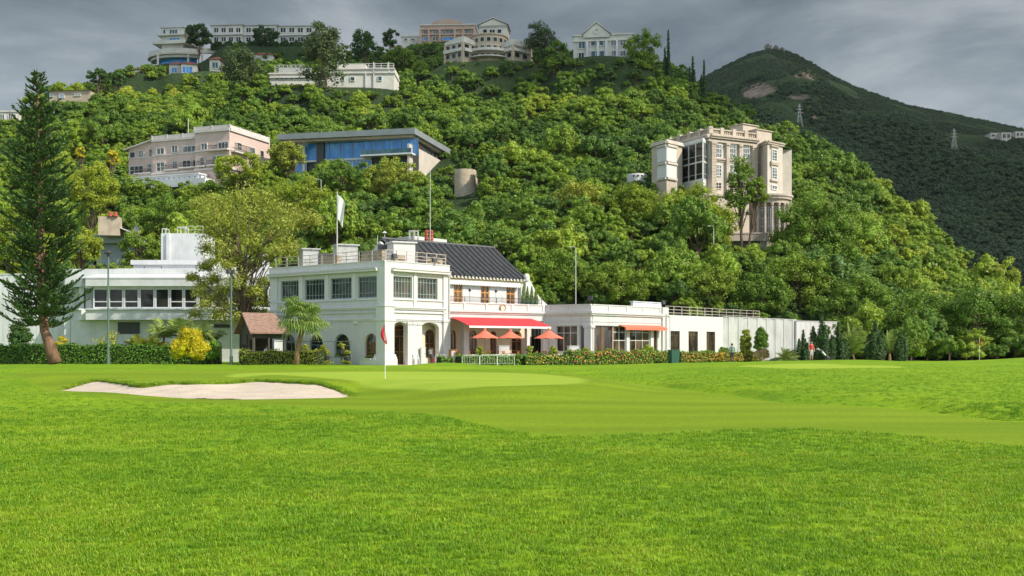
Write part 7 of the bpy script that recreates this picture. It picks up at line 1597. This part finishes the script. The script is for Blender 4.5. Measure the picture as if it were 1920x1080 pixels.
def paddle(name, label, px, yb, yt, Y, w, seed, mat='leaf_palm', dense=True):
    rs = random.Random(seed); base = P(px, yb, Y); base.z = 0; H = zz(yt, Y); root = empty(name, base, label, 'palm'); V = []; mb = MB(); hw = w*Y/F
    for k in range(30 if dense else 16):
        a = math.radians(90+(-62+124*(k+.5)/(30 if dense else 16))*(.75 if dense else 1)); c = math.cos(a); s0 = base+Vector((c*.25, rs.uniform(-.2,.2), H*.18)); tipx = c*hw*1.35; tip = base+Vector((tipx, rs.uniform(-.5,.5), H*(.55+.45*math.sin(a))*rs.uniform(.8,1)))
        mid = s0.lerp(tip,.45)+Vector((c*hw*.35,0,0)); mb.tube([s0,mid,tip], [.05,.04,.01], 4, cap=False)
        n = 12
        for j in range(n):
            t = .35+.65*j/n; p = (mid.lerp(tip,(t-.35)/.65)); d = (tip-mid).normalized(); sd = Vector((rs.uniform(-.3,.3), 1 if j % 2 else -1, rs.uniform(-.4,.2))).normalized()*.28+Vector((-d.z*.3*(1 if j % 2 else -1),0,0))
            V += [p-d*.16, p+sd-d*.05, p+d*.2, p+d*.02-sd*.2]
    mb.tube([base, base+Vector((0,0,H*.22))], [.2,.25], 8); mb.build('stalks', M['dead_leaf'], root); V = np.array([tuple(v) for v in V]); leafobj('leaves', V, np.arange(len(V)).reshape(-1,4), mat, root)
shrub('columnar_palm', 'narrow upright olive plant, left one of the pair before the panelled wall', 1398, 609, 676, 107, 10, 'leaf_khaki', 70, 120, .13, 31, cat='palm', asp=.3)
shrub('columnar_palm', 'upright glossy oval palm, right one of the pair before the panelled wall', 1427, 610, 662, 106, 12, 'leaf_mid', 70, 120, .15, 32, cat='palm', asp=.3, z0=.8)
paddle('traveller_palm', 'dry leaved palm base under the glossy oval palm', 1428, 680, 652, 105.5, 8, 3, 'dead_leaf', False)
pinnate('traveller_palm', 'big pale traveller palm between the dark junipers', 1604, 684, 114, 592, 16, 4.0, 4, 'leaf_palm', (48,88), .28, .9, .5, .13, 2, 'palm', 20)
pinnate('traveller_palm', 'smaller traveller palm right of the big pale one', 1668, 684, 118, 606, 14, 3.6, 5, 'leaf_palm', (48,88), .28, .8, .5, .13, 1, 'palm', 20)
hedge('ridge_hedge', 'dark hedge along the foot of the hillcrest row of white houses', 395, 345, 600, 344, 2.2, 1.5, 'leaf_dark', .30, 22, 61, z0=zz(92,345), wav=.2)
for i, (px, y0, yb, Y, rx, lb) in enumerate(((250,338,368,183,24,'dense shrub below the left end of the pink house terrace'),(300,346,374,182,26,'dense shrub below the middle of the pink house terrace'),(350,350,378,181,26,'dense shrub below the right part of the pink house terrace'),(398,338,370,182,22,'dense shrub at the right end of the pink house terrace'),(1180,340,372,172,20,'shrub in front of the round outbuilding'))):
    hero('hillside_shrub', lb, px, yb, Y, px, (y0+yb)/2, rx, (yb-y0)/2, 24, 90, .15 if Y < 250 else .26, 'leaf_mid', 300+i, .45, (.3,.5), 'shrub', .12)
# ------------------------------------------------------------------ poles, flags, small things
def lamp(name, label, px, yb, yt, Y, r=.07, head='hat', mat='greypole', cat='lamp post', zb=None):
    b = P(px, yb, Y); b.z = 0 if zb is None else zb; zt = zz(yt, Y); root = empty(name, b, label, cat); mb = MB(); mb.tube([(b.x,b.y,b.z-.2),(b.x,b.y,b.z+.8),(b.x,b.y,b.z+.85),(b.x,b.y,zt)], [r*1.5,r*1.5,r,r*.75], 8); mb.build('pole', M[mat], root)
    if head == 'hat': mb = MB(); mb.lathe(b.x, b.y, [(.07,zt),(.12,zt+.25),(.34,zt+.3),(.36,zt+.38),(.12,zt+.55),(.03,zt+.6)], 12); mb.build('lamp_head', M['dark'], root)
    if head == 'arm': mb = MB(); mb.tube([(b.x,b.y,zt),(b.x-.5,b.y,zt+.1)], .03, 5); mb.box(b.x-.85,b.y-.12,zt+.04,b.x-.4,b.y+.12,zt+.14); mb.build('lamp_head', M['metal'], root)
    if head == 'flood':
        mb = MB()
        for dx in (-.25,.2): mb.box(b.x+dx-.15,b.y-.3,zt-.1,b.x+dx+.12,b.y-.05,zt+.22)
        mb.build('lamp_head', M['dark'], root)
    return root
lamp('lamp_post', 'tall green lamp post with dark hat in front of the left building', 203, 680, 482, 92, .10, 'hat')
lamp('lamp_post', 'tall green post without a hat before the feathery tree, left of the hut', 433.5, 682, 511, 92, .10, 'flood')
lamp('lamp_post', 'short green post behind the hedge right of the pine trunk', 132.5, 660, 588, 100, .06, 'none', cat='post')
for px, yt, yb, Y, lb, mt in ((1079.5,464,512,132,'slim grey street lamp among the trees above the pavilion','metal'),(1338,425,492,148,'slim pale lamp pole among the trees below the mansion','metal'),(602,337,372,168,'grey street lamp half hidden in trees below the glass house','metal')):
    g = T((px-CX)*Y/F, Y); lamp('hillside_lamp', lb, px, yb, yt, Y, .07, 'arm', mt, zb=g)
for px, yt, Y, lb in ((806.5,318,108,'thin tall grey mast behind the clubhouse roof box'),):
    b = P(px,0,Y); mb = MB(); mb.tube([(b.x,b.y,8),(b.x,b.y,zz(yt,Y))], [.06,.03], 6); o = mb.build('mast', M['metal'], None); setp(o, lb, 'mast')
b = P(708,0,98); mb = MB(); mb.tube([(b.x,b.y,8.2),(b.x,b.y,zz(441,98))], [.05,.03], 6); o = mb.build('mast', M['metal'], None); setp(o, 'short thin mast left of the clubhouse gable', 'mast')
def flagpole():
    Y = 96; b = P(632,0,Y); b.z = 8.3; root = empty('flagpole', b, 'white flagpole standing on the flat clubhouse roof', 'flagpole'); mb = MB(); mb.tube([b, (b.x,b.y,zz(362,Y))], [.07,.035], 8); mb.lathe(b.x, b.y, [(.03,zz(362,Y)),(.08,zz(361,Y)),(.03,zz(359.5,Y))], 8); mb.build('pole', M['metal'], root)
    V = []; n = 10; m = 6; vs = []; 
    for i in range(n+1):
        for j in range(m+1):
            u, v = i/n, j/m; w = .75*u*(1-.35*v); vs.append((b.x+.05+w*.95, b.y-.1-.12*math.sin(u*7+v*2)*u, zz(365,Y)-2.2*v-.55*u*u-.25*u))
    fs = [(i*(m+1)+j, (i+1)*(m+1)+j, (i+1)*(m+1)+j+1, i*(m+1)+j+1) for i in range(n) for j in range(m)]; mb = MB(); mb.add(vs, fs); mb.add([(x,y+.012,z) for x, y, z in vs], [tuple(reversed(q)) for q in fs])
    mb.build('flag', M['white_cloth'], root, True)
flagpole()
M['red_flag'] = mk('dark red flag cloth', (.55,.02,.04), .7, .08)
M['white_paint'] = mk('white painted steel', (.82,.82,.80), .5, .02)
def pin(label, px, yb, yt, Y, h, zb, up=1):
    b = P(px, yb, Y); b.z = zb; root = empty('golf_flag', b, label, 'golf flag'); mb = MB(); mb.tube([(b.x,b.y,zb-.15),(b.x,b.y,zb+h)], .013, 6); mb.build('pole', M['white_paint'], root)
    vs = []; n, m = 6, 5; s = h/2.13
    for i in range(n+1):
        for j in range(m+1):
            u, v = i/n, j/m; vs.append((b.x+(-.02-.20*u*math.sin(v*2.6+.3)+.10*v)*s*up, b.y+.05*math.sin(u*8), zb+h-.02-(.05+.75*v*(1-.15*u)+.12*u)*s))
    fs = [(i*(m+1)+j, (i+1)*(m+1)+j, (i+1)*(m+1)+j+1, i*(m+1)+j+1) for i in range(n) for j in range(m)]; mb = MB(); mb.add(vs, fs); mb.add([(x,y+.01,z) for x, y, z in vs], [tuple(reversed(q)) for q in fs]); mb.build('flag', M['red_flag'], root, True)
x, y = P(722,0,41.3).x, 41.3; pin('red flag on a white pin standing on the near putting green', 722, 712, 607, 41.3, 2.18, float(lawn_h(x, y)))
x, y = P(1836.5,0,88).x, 88; pin('distant red flag on a white pin before the wood at the right', 1836.5, 684, 632, 88, zz(632,88)-float(lawn_h(x, y)), float(lawn_h(x, y)), -1)

# terrace umbrellas
def umbrella(label, px, ytop, yrim, Y, rpx):
    b = P(px, 0, Y); b.z = .28; root = empty('parasol', b, label, 'parasol', 'open parasols on the terrace'); zt, zr = zz(ytop, Y), zz(yrim, Y); r = rpx*Y/F; mb = MB(); mb.tube([(b.x,b.y,.28),(b.x,b.y,zt+.1)], .03, 6); mb.build('pole', M['orange_wood'], root)
    vs = [(b.x,b.y,zt)]; n = 8
    for t in (.5, 1):
        for k in range(16):
            a = 2*math.pi*k/16+.2; rr = r*t*(1 if k % 2 == 0 else .965); vs.append((b.x+rr*math.cos(a), b.y+rr*math.sin(a), zt+(zr-zt)*t*(1.0 if k % 2 == 0 else .94)-.05*math.sin(math.pi*t)))
    fs = [(0,1+k,1+(k+1)%16) for k in range(16)]+[(1+k,17+k,17+(k+1)%16,1+(k+1)%16) for k in range(16)]
    vs2 = [(x,y,z-.015) for x, y, z in vs]; mb = MB(); mb.add(vs, fs); mb.add(vs2, [tuple(reversed(q)) for q in fs]); mb.lathe(b.x, b.y, [(.14,zt-.03),(.12,zt+.06),(.02,zt+.16)], 8); cn = mb.build('canopy', M['orange_cloth'], root)
    mb = MB()
    for k in range(8): a = 2*math.pi*k/8+.2; mb.tube([(b.x,b.y,zt-.1),(b.x+r*.97*math.cos(a),b.y+r*.97*math.sin(a),zr+.0)], .012, 4, cap=False)
    mb.build('ribs', M['orange_wood'], root); mb = MB(); mb.lathe(b.x, b.y, [(.26,.28),(.26,.34),(.05,.38)], 10); mb.build('base', M['dark'], root)
umbrella('orange red parasol on the terrace nearest the white column, leftmost', 909, 618, 634.5, 92.5, 27.5)
umbrella('orange red parasol in the middle of the terrace', 957, 620, 634.5, 94, 25.5)
umbrella('orange red parasol right of the awning, before the pavilion corner', 1029, 618, 635, 93.5, 29)
# chairs and tables
def chair_proto():
    root = empty('terrace_chair', (0,0,0), 'tmp', 'chair'); mb = MB(); mb.box(-.24,-.24,.40,.24,.24,.45); mb.build('seat', M['orange_wood'], root, loc=(0,0,0))
    mb = MB(); 
    for k in range(5): mb.box(-.22+.095*k,.21,.48,-.16+.095*k,.24,.90)
    mb.box(-.25,.20,.88,.25,.25,.95); mb.build('backrest', M['orange_wood'], root, loc=(0,0,0))
    for sx in (-1,1):
        for sy in (-1,1): m = MB(); m.box(sx*.21-.025,sy*.21-.025,0,sx*.21+.025,sy*.21+.025,.40 if sy < 0 else .62); m.build('leg', M['orange_wood'], root)
        m = MB(); m.box(sx*.25-.03,-.24,.62,sx*.25+.03,.22,.66); m.build('armrest', M['orange_wood'], root)
    return root
def fixprot(root):
    return root
def dup(root, loc, rz, label, group):
    r = root.copy(); C.objects.link(r); r.location = loc; r.rotation_euler = (0,0,rz); r['label'] = label; r['group'] = group
    for ch in list(root.children): c = ch.copy(); C.objects.link(c); c.parent = r
    return r
CH0 = chair_proto(); first = [True]
def put_chair(px, Y, rz, label, z=.28):
    loc = (P(px,0,Y).x, Y, z); g = 'wooden chairs on the terrace'
    if first[0]: first[0] = False; CH0.location = loc; CH0.rotation_euler = (0,0,rz); CH0['label'] = label; CH0['group'] = g
    else: dup(CH0, loc, rz, label, g)
for px, Y, rz, lb in ((744,94.3,1.8,'wooden armchair inside the left porch opening'),(886,92,1.4,'wooden chair left of the leftmost parasol'),(902,93.2,-.4,'wooden chair under the left side of the leftmost parasol'),(918,92.4,2.6,'wooden chair under the right side of the leftmost parasol'),
    (930,94.0,-1.4,'wooden chair between the leftmost and middle parasols'),(948,93.4,1.0,'wooden chair under the left side of the middle parasol'),(967,93.8,-1.2,'wooden chair under the right side of the middle parasol'),
    (1012,92.2,1.4,'wooden chair left of the parasol by the pavilion'),(1022,94,.2,'wooden chair behind the parasol pole by the pavilion'),(1040,93,-1.3,'wooden chair right of the parasol by the pavilion'),(861,93,.8,'wooden chair beside the column foot at the porch end')): put_chair(px, Y, rz, lb)
def table(px, Y, label, z=.28):
    root = empty('terrace_table', (P(px,0,Y).x, Y, z), label, 'table', 'round tables under the parasols'); x = P(px,0,Y).x; mb = MB(); mb.lathe(x, Y, [(.02,z+.70),(.5,z+.71),(.5,z+.74),(.02,z+.745)], 14); mb.build('table_top', M['orange_wood'], root); mb = MB(); mb.lathe(x, Y, [(.28,z),(.05,z+.05),(.04,z+.7)], 8); mb.build('pedestal', M['orange_wood'], root)
table(909.5, 92.9, 'round wooden table under the leftmost parasol'); table(957.5, 94.4, 'round wooden table under the middle parasol'); table(1029.5, 93.9, 'round wooden table under the parasol by the pavilion')
# service boxes, menu boards, planters
def boxy(name, label, cat, px0, px1, y0, Y, dep, mat, z0=.28, extra=None):
    f = Face.px(px0, Y, px1, Y+.3); z1 = zz(y0, Y); mb = MB(); mb.fb(f, 0, f.L, z0, z1-.06, -dep, 0); mb.fb(f, -.03, f.L+.03, z1-.06, z1, -dep-.03, .03); o = mb.build(name, M[mat], None); setp(o, label, cat)
    m = MB(); m.fb(f, f.L*.12, f.L*.88, z0+.12, z1-.14, .002, .02); m.build('door_panel', M['white2'], o); return o
boxy('service_cabinet', 'grey white cabinet standing between the middle parasol and the column', 'cabinet', 936, 955, 648, 96, .7, 'pale')
boxy('service_cabinet', 'pinkish white cabinet against the pavilion corner windows', 'cabinet', 1068, 1086, 648, 96.5, .6, 'white')
boxy('menu_stand', 'white board standing in the right porch opening', 'board', 789.5, 798, 651, 92.5, .12, 'white2', .05)
boxy('wooden_counter', 'brown wooden counter beside the arched porch door', 'counter', 801, 814, 650.5, 95.5, .5, 'wood', .05)
boxy('wooden_counter', 'brown wooden stand at the end of the porch wall', 'counter', 845, 860, 655, 93, .5, 'wood', .28)
f = Face.px(1259,97,1274,97.4); mb = MB(); z1 = zz(656,97); mb.hexa([f.p(.05,0,0),f.p(f.L-.05,0,0),f.p(f.L-.05,0,-.5),f.p(.05,0,-.5),f.p(0,z1-.1,0.05),f.p(f.L,z1-.1,0.05),f.p(f.L,z1-.1,-.55),f.p(0,z1-.1,-.55)])
M['bin_green'] = mk('dark green plastic', (.02,.09,.06), .5, .08); o = mb.build('litter_bin', M['bin_green'], None); setp(o, 'dark green litter bin between the flowering hedges', 'bin'); m = MB(); m.fb(f, -.03, f.L+.03, z1-.1, z1, -.58, .08); m.build('lid', M['bin_green'], o)
def potted(label, px, y0, y1, Y, rx, seed, z0=.28, mat='leaf_khaki', pot='dark', group='potted shrubs on the terrace'):
    r = shrub('potted_plant', label, px, y0, y1, Y, rx, mat, 12, 70, .075, seed, 'potted plant', group, core=.5, z0=z0+.42, stem=True); x = P(px,0,Y).x; mb = MB(); mb.lathe(x, Y, [(.22,z0),(.34,z0+.4),(.36,z0+.44),(.30,z0+.44)], 12); mb.build('pot', M[pot], r)
potted('potted shrub under the leftmost parasol', 899.5, 646, 662, 91, 8, 1); potted('potted shrub on the wall gap left of the right parasol', 993.5, 646, 662, 91.5, 8, 2); potted('potted shrub below the parasol by the pavilion', 1037, 647, 662, 92, 8.5, 3); potted('potted shrub before the pavilion corner window', 1099, 648, 664, 95.5, 8, 4)
for i, (px, y0, lb) in enumerate(((572,644,'small hanging basket left of the second arched window'),(605.5,645,'round hanging basket right of the second arched window'),(612,654,'low round pot plant between second and third arched windows'),(640,641,'golden topped plant in front of the third arched window'),(651,655,'leafy pot plant before the right side of the third arched window'))):
    potted(lb, px, y0, y0+16, 91, 6.5, 40+i, zz(y0+14,91)-.42, 'leaf_khaki', 'dark', 'pot plants along the left clubhouse wall'); 
for i, px in enumerate((981,989,997,1005)):
    Y = 103.3+i*.12; z0 = 5.62; x = P(px,0,Y).x; r = empty('box_conifer', (x,Y,z0), ['first','second','third','fourth'][i]+' small pointed conifer from the left on the clubhouse balcony', 'conifer', 'row of small balcony conifers'); rs = np.random.default_rng(i); rng = rs
    n = 420; z = rs.uniform(0,1,n); rr = .30*(1-z)**.8*rs.uniform(.6,1.05,n); th = rs.uniform(0,6.28,n); H = zz(537,Y)-z0-.25; V, Q = cards(np.stack([x+rr*np.cos(th), Y+rr*np.sin(th), z0+.25+z*H],1), np.stack([np.cos(th),np.sin(th),np.full(n,.3)],1)+rs.normal(size=(n,3))*.4, .08*rs.uniform(.7,1.2,n), .035*np.ones(n)); leafobj('foliage', V, Q, 'leaf_mid', r)
    mb = MB(); mb.lathe(x, Y, [(.20,z0),(.25,z0+.28)], 10); mb.lathe(x, Y, [(.15,z0+.25),(.18,z0+.6),(.02,z0+H*.9)], 7); mb.build('pot', M['bin_green'], r)

# metal barriers at the terrace edge
def barrier(f, s0, s1, label, first=None):
    root = empty('metal_barrier', f.p((s0+s1)/2, 0), label, 'barrier', 'white metal barriers along the low hedge'); mb = MB(); h = .92
    mb.tube([f.p(s0,.05),f.p(s0,h-.1),f.p(s0+.1,h),f.p(s1-.1,h),f.p(s1,h-.1),f.p(s1,.05)], .016, 5); mb.build('frame', M['white_paint'], root); mb = MB(); n = 7
    for k in range(1, n): s = s0+(s1-s0)*k/n; mb.tube([f.p(s,.25),f.p(s,h)], .008, 4, cap=False)
    mb.tube([f.p(s0,.25),f.p(s1,.25)], .010, 4); mb.build('bars', M['metal'], root)
fb_ = Face.px(866,84.6,965,86.5); w = fb_.L/3
for k, lb in enumerate(('white metal barrier nearest the golf buggy','middle white metal barrier in front of the low hedge','rightmost white metal barrier in front of the low hedge')): barrier(fb_, w*k+.02, w*(k+1)-.02, lb)
fb2 = Face.px(816,87.5,838,88); barrier(fb2, 0, fb2.L, 'short white metal barrier standing before the porch pilaster')
# net frame along the left wall
def netframe():
    f = Face.px(512,90.8,659,87.9); h0 = zz(640.5,90.8); root = empty('net_frame', f.p(f.L/2,0), 'thin dark green steel frame fence in front of the left arched windows', 'fence'); 
    for px in (512,560,625,659): s = f.s(px); mb = MB(); mb.tube([f.p(s,0),f.p(s,h0)], .035, 6); mb.build('post', M['greypole'], root)
    mb = MB(); mb.tube([f.p(0,h0),f.p(f.L,h0)], .03, 6); mb.tube([f.p(0,.75),f.p(f.L,.75)], .02, 6); mb.build('rail', M['greypole'], root)
netframe()
# parked golf trolley / buggy at the porch
def buggy():
    b = P(809,0,88); x, y = b.x, b.y; root = empty('golf_trolley', (x,y,.03), 'dark golf trolley with red bag parked before the right porch opening', 'golf trolley'); mb = MB(); mb.tube([(x-.1,y,.55),(x+.05,y,.2),(x+.3,y,.15)], .04, 5); mb.tube([(x-.1,y,.55),(x-.45,y+.1,1.02),(x-.6,y+.1,1.0)], .025, 5); mb.build('frame', M['dark'], root)
    mb = MB(); mb.tube([(x+.25,y,.2),(x-.05,y,1.0)], [.15,.17], 10); bg = mb.build('bag', M['dark'], root); mb = MB(); mb.box(x+.02,y-.22,.28,x+.26,y-.14,.6); mb.build('pocket', M['red_flag'], bg); mb = MB()
    for k in range(6): a = k*1.05; mb.tube([(x-.05+.07*math.cos(a),y+.07*math.sin(a),.95),(x-.12+.1*math.cos(a),y+.1*math.sin(a),1.25)], .012, 4); mb.box(x-.17+.1*math.cos(a),y-.04+.1*math.sin(a),1.23,x-.07+.1*math.cos(a),y+.03+.1*math.sin(a),1.30)
    mb.build('clubs', M['galv'], bg)
    for dy in (-.35,.35):
        mb = MB(); K = 14; rr = .19
        mb.tube([(x+.22+rr*math.cos(2*math.pi*k/K), y+dy, .2+rr*math.sin(2*math.pi*k/K)) for k in range(K+1)], .035, 6); w = mb.build('wheel', M['dark'], root); mb = MB()
        for k in range(3): a = k*1.05; mb.tube([(x+.22-rr*math.cos(a),y+dy,.2-rr*math.sin(a)),(x+.22+rr*math.cos(a),y+dy,.2+rr*math.sin(a))], .012, 4)
        mb.build('spokes', M['galv'], w)
buggy()
def pullcart():
    Y = 100; b = P(1545,0,Y); g = float(lawn_h(b.x, Y)); root = empty('golf_bag', (b.x,Y,g), 'dark and white golf bag leaning on a trolley beside the golfer in red', 'golf bag'); p0 = P(1551,0,Y); x1 = p0.x+.15; x0 = P(1530,0,Y).x
    mb = MB(); mb.tube([(x1,Y,g+.12),(x0+.35,Y,g+.95)], [.13,.16], 10); bd = mb.build('bag_body', M['dark'], root); mb = MB(); mb.tube([(x1-.35,Y-.13,g+.45),(x0+.55,Y-.15,g+.78)], [.07,.08], 8); mb.build('pocket', M['white_paint'], bd); mb = MB()
    for k in range(6): a = k*1.05; mb.tube([(x0+.38+.07*math.cos(a),Y+.07*math.sin(a),g+.92),(x0+.12+.1*math.cos(a),Y+.1*math.sin(a),g+1.14)], .012, 4)
    mb.build('clubs', M['galv'], root); mb = MB(); mb.tube([(x1-.1,Y,g+.2),(x0+.3,Y-.05,g+1.0),(x0,Y-.05,g+1.0)], .02, 5); mb.build('frame', M['galv'], root)
    for dy in (-.3,.3): mb = MB(); K = 12; mb.tube([(x1+.02+.15*math.cos(2*math.pi*k/K), Y+dy, g+.16+.15*math.sin(2*math.pi*k/K)) for k in range(K+1)], .03, 6); mb.build('wheel', M['dark'], root)
pullcart()

# ------------------------------------------------------------------ people
M['c_red'] = mk('red polo shirt', (.75,.07,.06), .8, .08, 6); M['c_white'] = mk('pale shorts', (.62,.60,.58), .8, .06, 6); M['c_stripe'] = None
def stripe_mat():
    m = mk('green striped shirt', (.05,.16,.13), .8, .05); nt = m.node_tree; N = nt.nodes; L = nt.links; tc = N.new('ShaderNodeTexCoord'); w = N.new('ShaderNodeTexWave'); w.bands_direction = 'Z'; w.inputs['Scale'].default_value = 3.6
    L.new(tc.outputs['Object'], w.inputs[0]); r = N.new('ShaderNodeValToRGB'); L.new(w.outputs['Fac'], r.inputs[0]); r.color_ramp.interpolation = 'CONSTANT'; r.color_ramp.elements[0].color = (.03,.13,.11,1); r.color_ramp.elements[1].position = .62; r.color_ramp.elements[1].color = (.22,.42,.38,1); L.new(r.outputs[0], N['Principled BSDF'].inputs['Base Color']); return m
M['c_stripe'] = stripe_mat(); M['c_blue'] = mk('bright blue shirt', (.02,.13,.50), .8, .08, 6); M['c_shirt'] = mk('white shirt', (.75,.75,.74), .8, .04, 6); M['c_dark'] = mk('dark trousers', (.05,.05,.06), .8, .1, 6); M['hair'] = mk('dark hair', (.03,.022,.018), .7, .2, 20)
def person(label, px, Y, z, rz, h, shirt, lower, shorts, cap=None, arms='down', group=None):
    """joint skeleton grown with a skin modifier, baked to one mesh with material zones"""
    s = h/1.75; J = {'pel':(0,0,.95,.135),'waist':(0,0,1.08,.125),'chest':(0,-.01,1.30,.155),'neckb':(0,0,1.46,.075),'neck':(0,-.01,1.52,.055),'head0':(0,-.02,1.60,.085),'head1':(0,-.015,1.68,.095),'head2':(0,-.01,1.745,.06)}
    for n_, q in (('l',1),('r',-1)):
        J.update({n_+'hip':(q*.09,0,.88,.10),n_+'knee':(q*.10,-.03,.49,.062),n_+'ank':(q*.11,.01,.09,.042),n_+'toe':(q*.13,-.15,.035,.038),n_+'sh':(q*.18,0,1.42,.062)})
        if arms == 'down': J.update({n_+'elb':(q*.27,.03,1.15,.042),n_+'wr':(q*.27,-.08,.92,.028)})
        else: J.update({n_+'elb':(q*.26,-.08,1.17,.042),n_+'wr':(q*.14,-.32,1.08,.028)})
    E = [('pel','waist'),('waist','chest'),('chest','neckb'),('neckb','neck'),('neck','head0'),('head0','head1'),('head1','head2')]
    for n_ in 'lr': E += [('pel',n_+'hip'),(n_+'hip',n_+'knee'),(n_+'knee',n_+'ank'),(n_+'ank',n_+'toe'),('neckb',n_+'sh'),(n_+'sh',n_+'elb'),(n_+'elb',n_+'wr')]
    # hands: palm and five short fingers
    for n_, q in (('l',1),('r',-1)):
        w = Vector(J[n_+'wr'][:3]); d = (w-Vector(J[n_+'elb'][:3])).normalized(); sd = d.cross(Vector((q,0,0))).normalized(); pm = w+d*.07; J[n_+'palm'] = (*pm,.030); E.append((n_+'wr', n_+'palm'))
        for k in range(5):
            o = sd*(.022*(k-1.5)) if k < 4 else sd*-.045; L_ = (.075,.085,.08,.065,.05)[k]; J[f'{n_}f{k}'] = (*(pm+o+d*(.05 if k < 4 else .0)), .009); J[f'{n_}g{k}'] = (*(pm+o*1.1+d*(L_ if k < 4 else .03)+Vector((-q*.015,-.01,0))), .008); E += [(n_+'palm', f'{n_}f{k}'), (f'{n_}f{k}', f'{n_}g{k}')]
    keys = list(J); me = bpy.data.meshes.new('person'); me.from_pydata([tuple(c*s for c in J[k][:3]) for k in keys], [(keys.index(a), keys.index(b)) for a, b in E], [])
    o = bpy.data.objects.new('person', me); C.objects.link(o); md = o.modifiers.new('skin', 'SKIN'); 
    if not me.skin_vertices: 
        try: me.skin_vertices.new()
        except Exception: pass
    sv = me.skin_vertices[0].data if len(me.skin_vertices) else None
    if sv is None: 
        bpy.context.view_layer.objects.active = o; bpy.ops.mesh.customdata_skin_add(); sv = me.skin_vertices[0].data
    for i, k in enumerate(keys): r = J[k][3]*s; sv[i].radius = (r, r); sv[i].use_root = (k == 'pel')
    sb = o.modifiers.new('sub', 'SUBSURF'); sb.levels = 1; sb.render_levels = 1
    dg = bpy.context.evaluated_depsgraph_get(); m2 = bpy.data.meshes.new_from_object(o.evaluated_get(dg)); o.modifiers.clear(); o.data = m2; m2.name = 'person'; m2.materials.clear()
    for m in ('skin', shirt, lower, 'c_dark'): m2.materials.append(M[m])
    for p in m2.polygons:
        c = p.center/s; zt_ = c.z; p.use_smooth = True
        if zt_ > 1.49: mi = 0
        elif abs(c.x) > .20 and zt_ < 1.22 and zt_ > .75 or (arms != 'down' and c.y < -.12 and zt_ > .9): mi = 0
        elif zt_ > .97: mi = 1
        elif zt_ > (.50 if shorts else .12): mi = 2
        elif zt_ > .10: mi = 0
        else: mi = 3
        p.material_index = mi
    o.location = (P(px,0,Y).x, Y, z); o.rotation_euler = (0,0,rz); setp(o, label, 'person', group)
    mb = MB(); hz = 1.685*s; v, f = blob((0,.012*s,hz+.018*s), .108*s, 12, 8, 0); mb.add([(a,b+.012*s*(c > hz),max(c,hz-.03*s) if b < -.03*s else c) for a, b, c in v], f)
    hr = mb.build('cap' if cap else 'hair', M[cap or 'hair'], None, True, loc=(0,0,0)); hr.parent = o
    if cap: mb = MB(); mb.lathe(0, -.10*s, [(.02,1.70*s),(.085*s,1.705*s),(.02,1.715*s)], 10); b = mb.build('peak', M[cap], None, loc=(0,0,0)); b.parent = o
    for q in (1,-1):
        mb = MB(); v, f = blob((q*.034*s,-.098*s,1.665*s), .012*s, 6, 4, 0); mb.add(v, f); e = mb.build('eye', M['hair'], None, loc=(0,0,0)); e.parent = o
        mb = MB(); v, f = blob((q*.096*s,-.01*s,1.65*s), .024*s, 6, 5, 0); mb.add([(a*.5+q*.048*s,b,c) for a, b, c in v], f); e = mb.build('ear', M['skin'], None, loc=(0,0,0)); e.parent = o
    mb = MB(); mb.hexa([(-.014*s,-.10*s,1.62*s),(.014*s,-.10*s,1.62*s),(.014*s,-.08*s,1.62*s),(-.014*s,-.08*s,1.62*s),(-.006*s,-.098*s,1.665*s),(.006*s,-.098*s,1.665*s),(.006*s,-.08*s,1.665*s),(-.006*s,-.08*s,1.665*s)]); mb.hexa([(-.014*s,-.128*s,1.622*s),(.014*s,-.128*s,1.622*s),(.014*s,-.1*s,1.615*s),(-.014*s,-.1*s,1.615*s),(-.008*s,-.105*s,1.66*s),(.008*s,-.105*s,1.66*s),(.008*s,-.09*s,1.66*s),(-.008*s,-.09*s,1.66*s)]); n_ = mb.build('nose', M['skin'], None, loc=(0,0,0)); n_.parent = o
    return o
g = float(lawn_h(P(1521,0,101).x, 101)); person('person in a red polo shirt and pale shorts standing beside a golf bag', 1521.5, 101, g, .35, 1.78, 'c_red', 'c_white', True)
person('person in a green striped shirt and dark cap working at the croton hedge', 1372.5, 99, float(lawn_h(P(1372,0,99).x, 99))-.05, 2.9, 1.76, 'c_stripe', 'c_dark', False, 'c_dark', 'fwd')
person('person in a white shirt standing behind the hedge beside the hut', 500.5, 93.6, 0, .1, 1.68, 'c_shirt', 'c_dark', False)
person('person in a bright blue shirt leaning at a table right of the hut', 523, 94.2, 0, .3, 1.66, 'c_blue', 'c_dark', False, None, 'fwd')
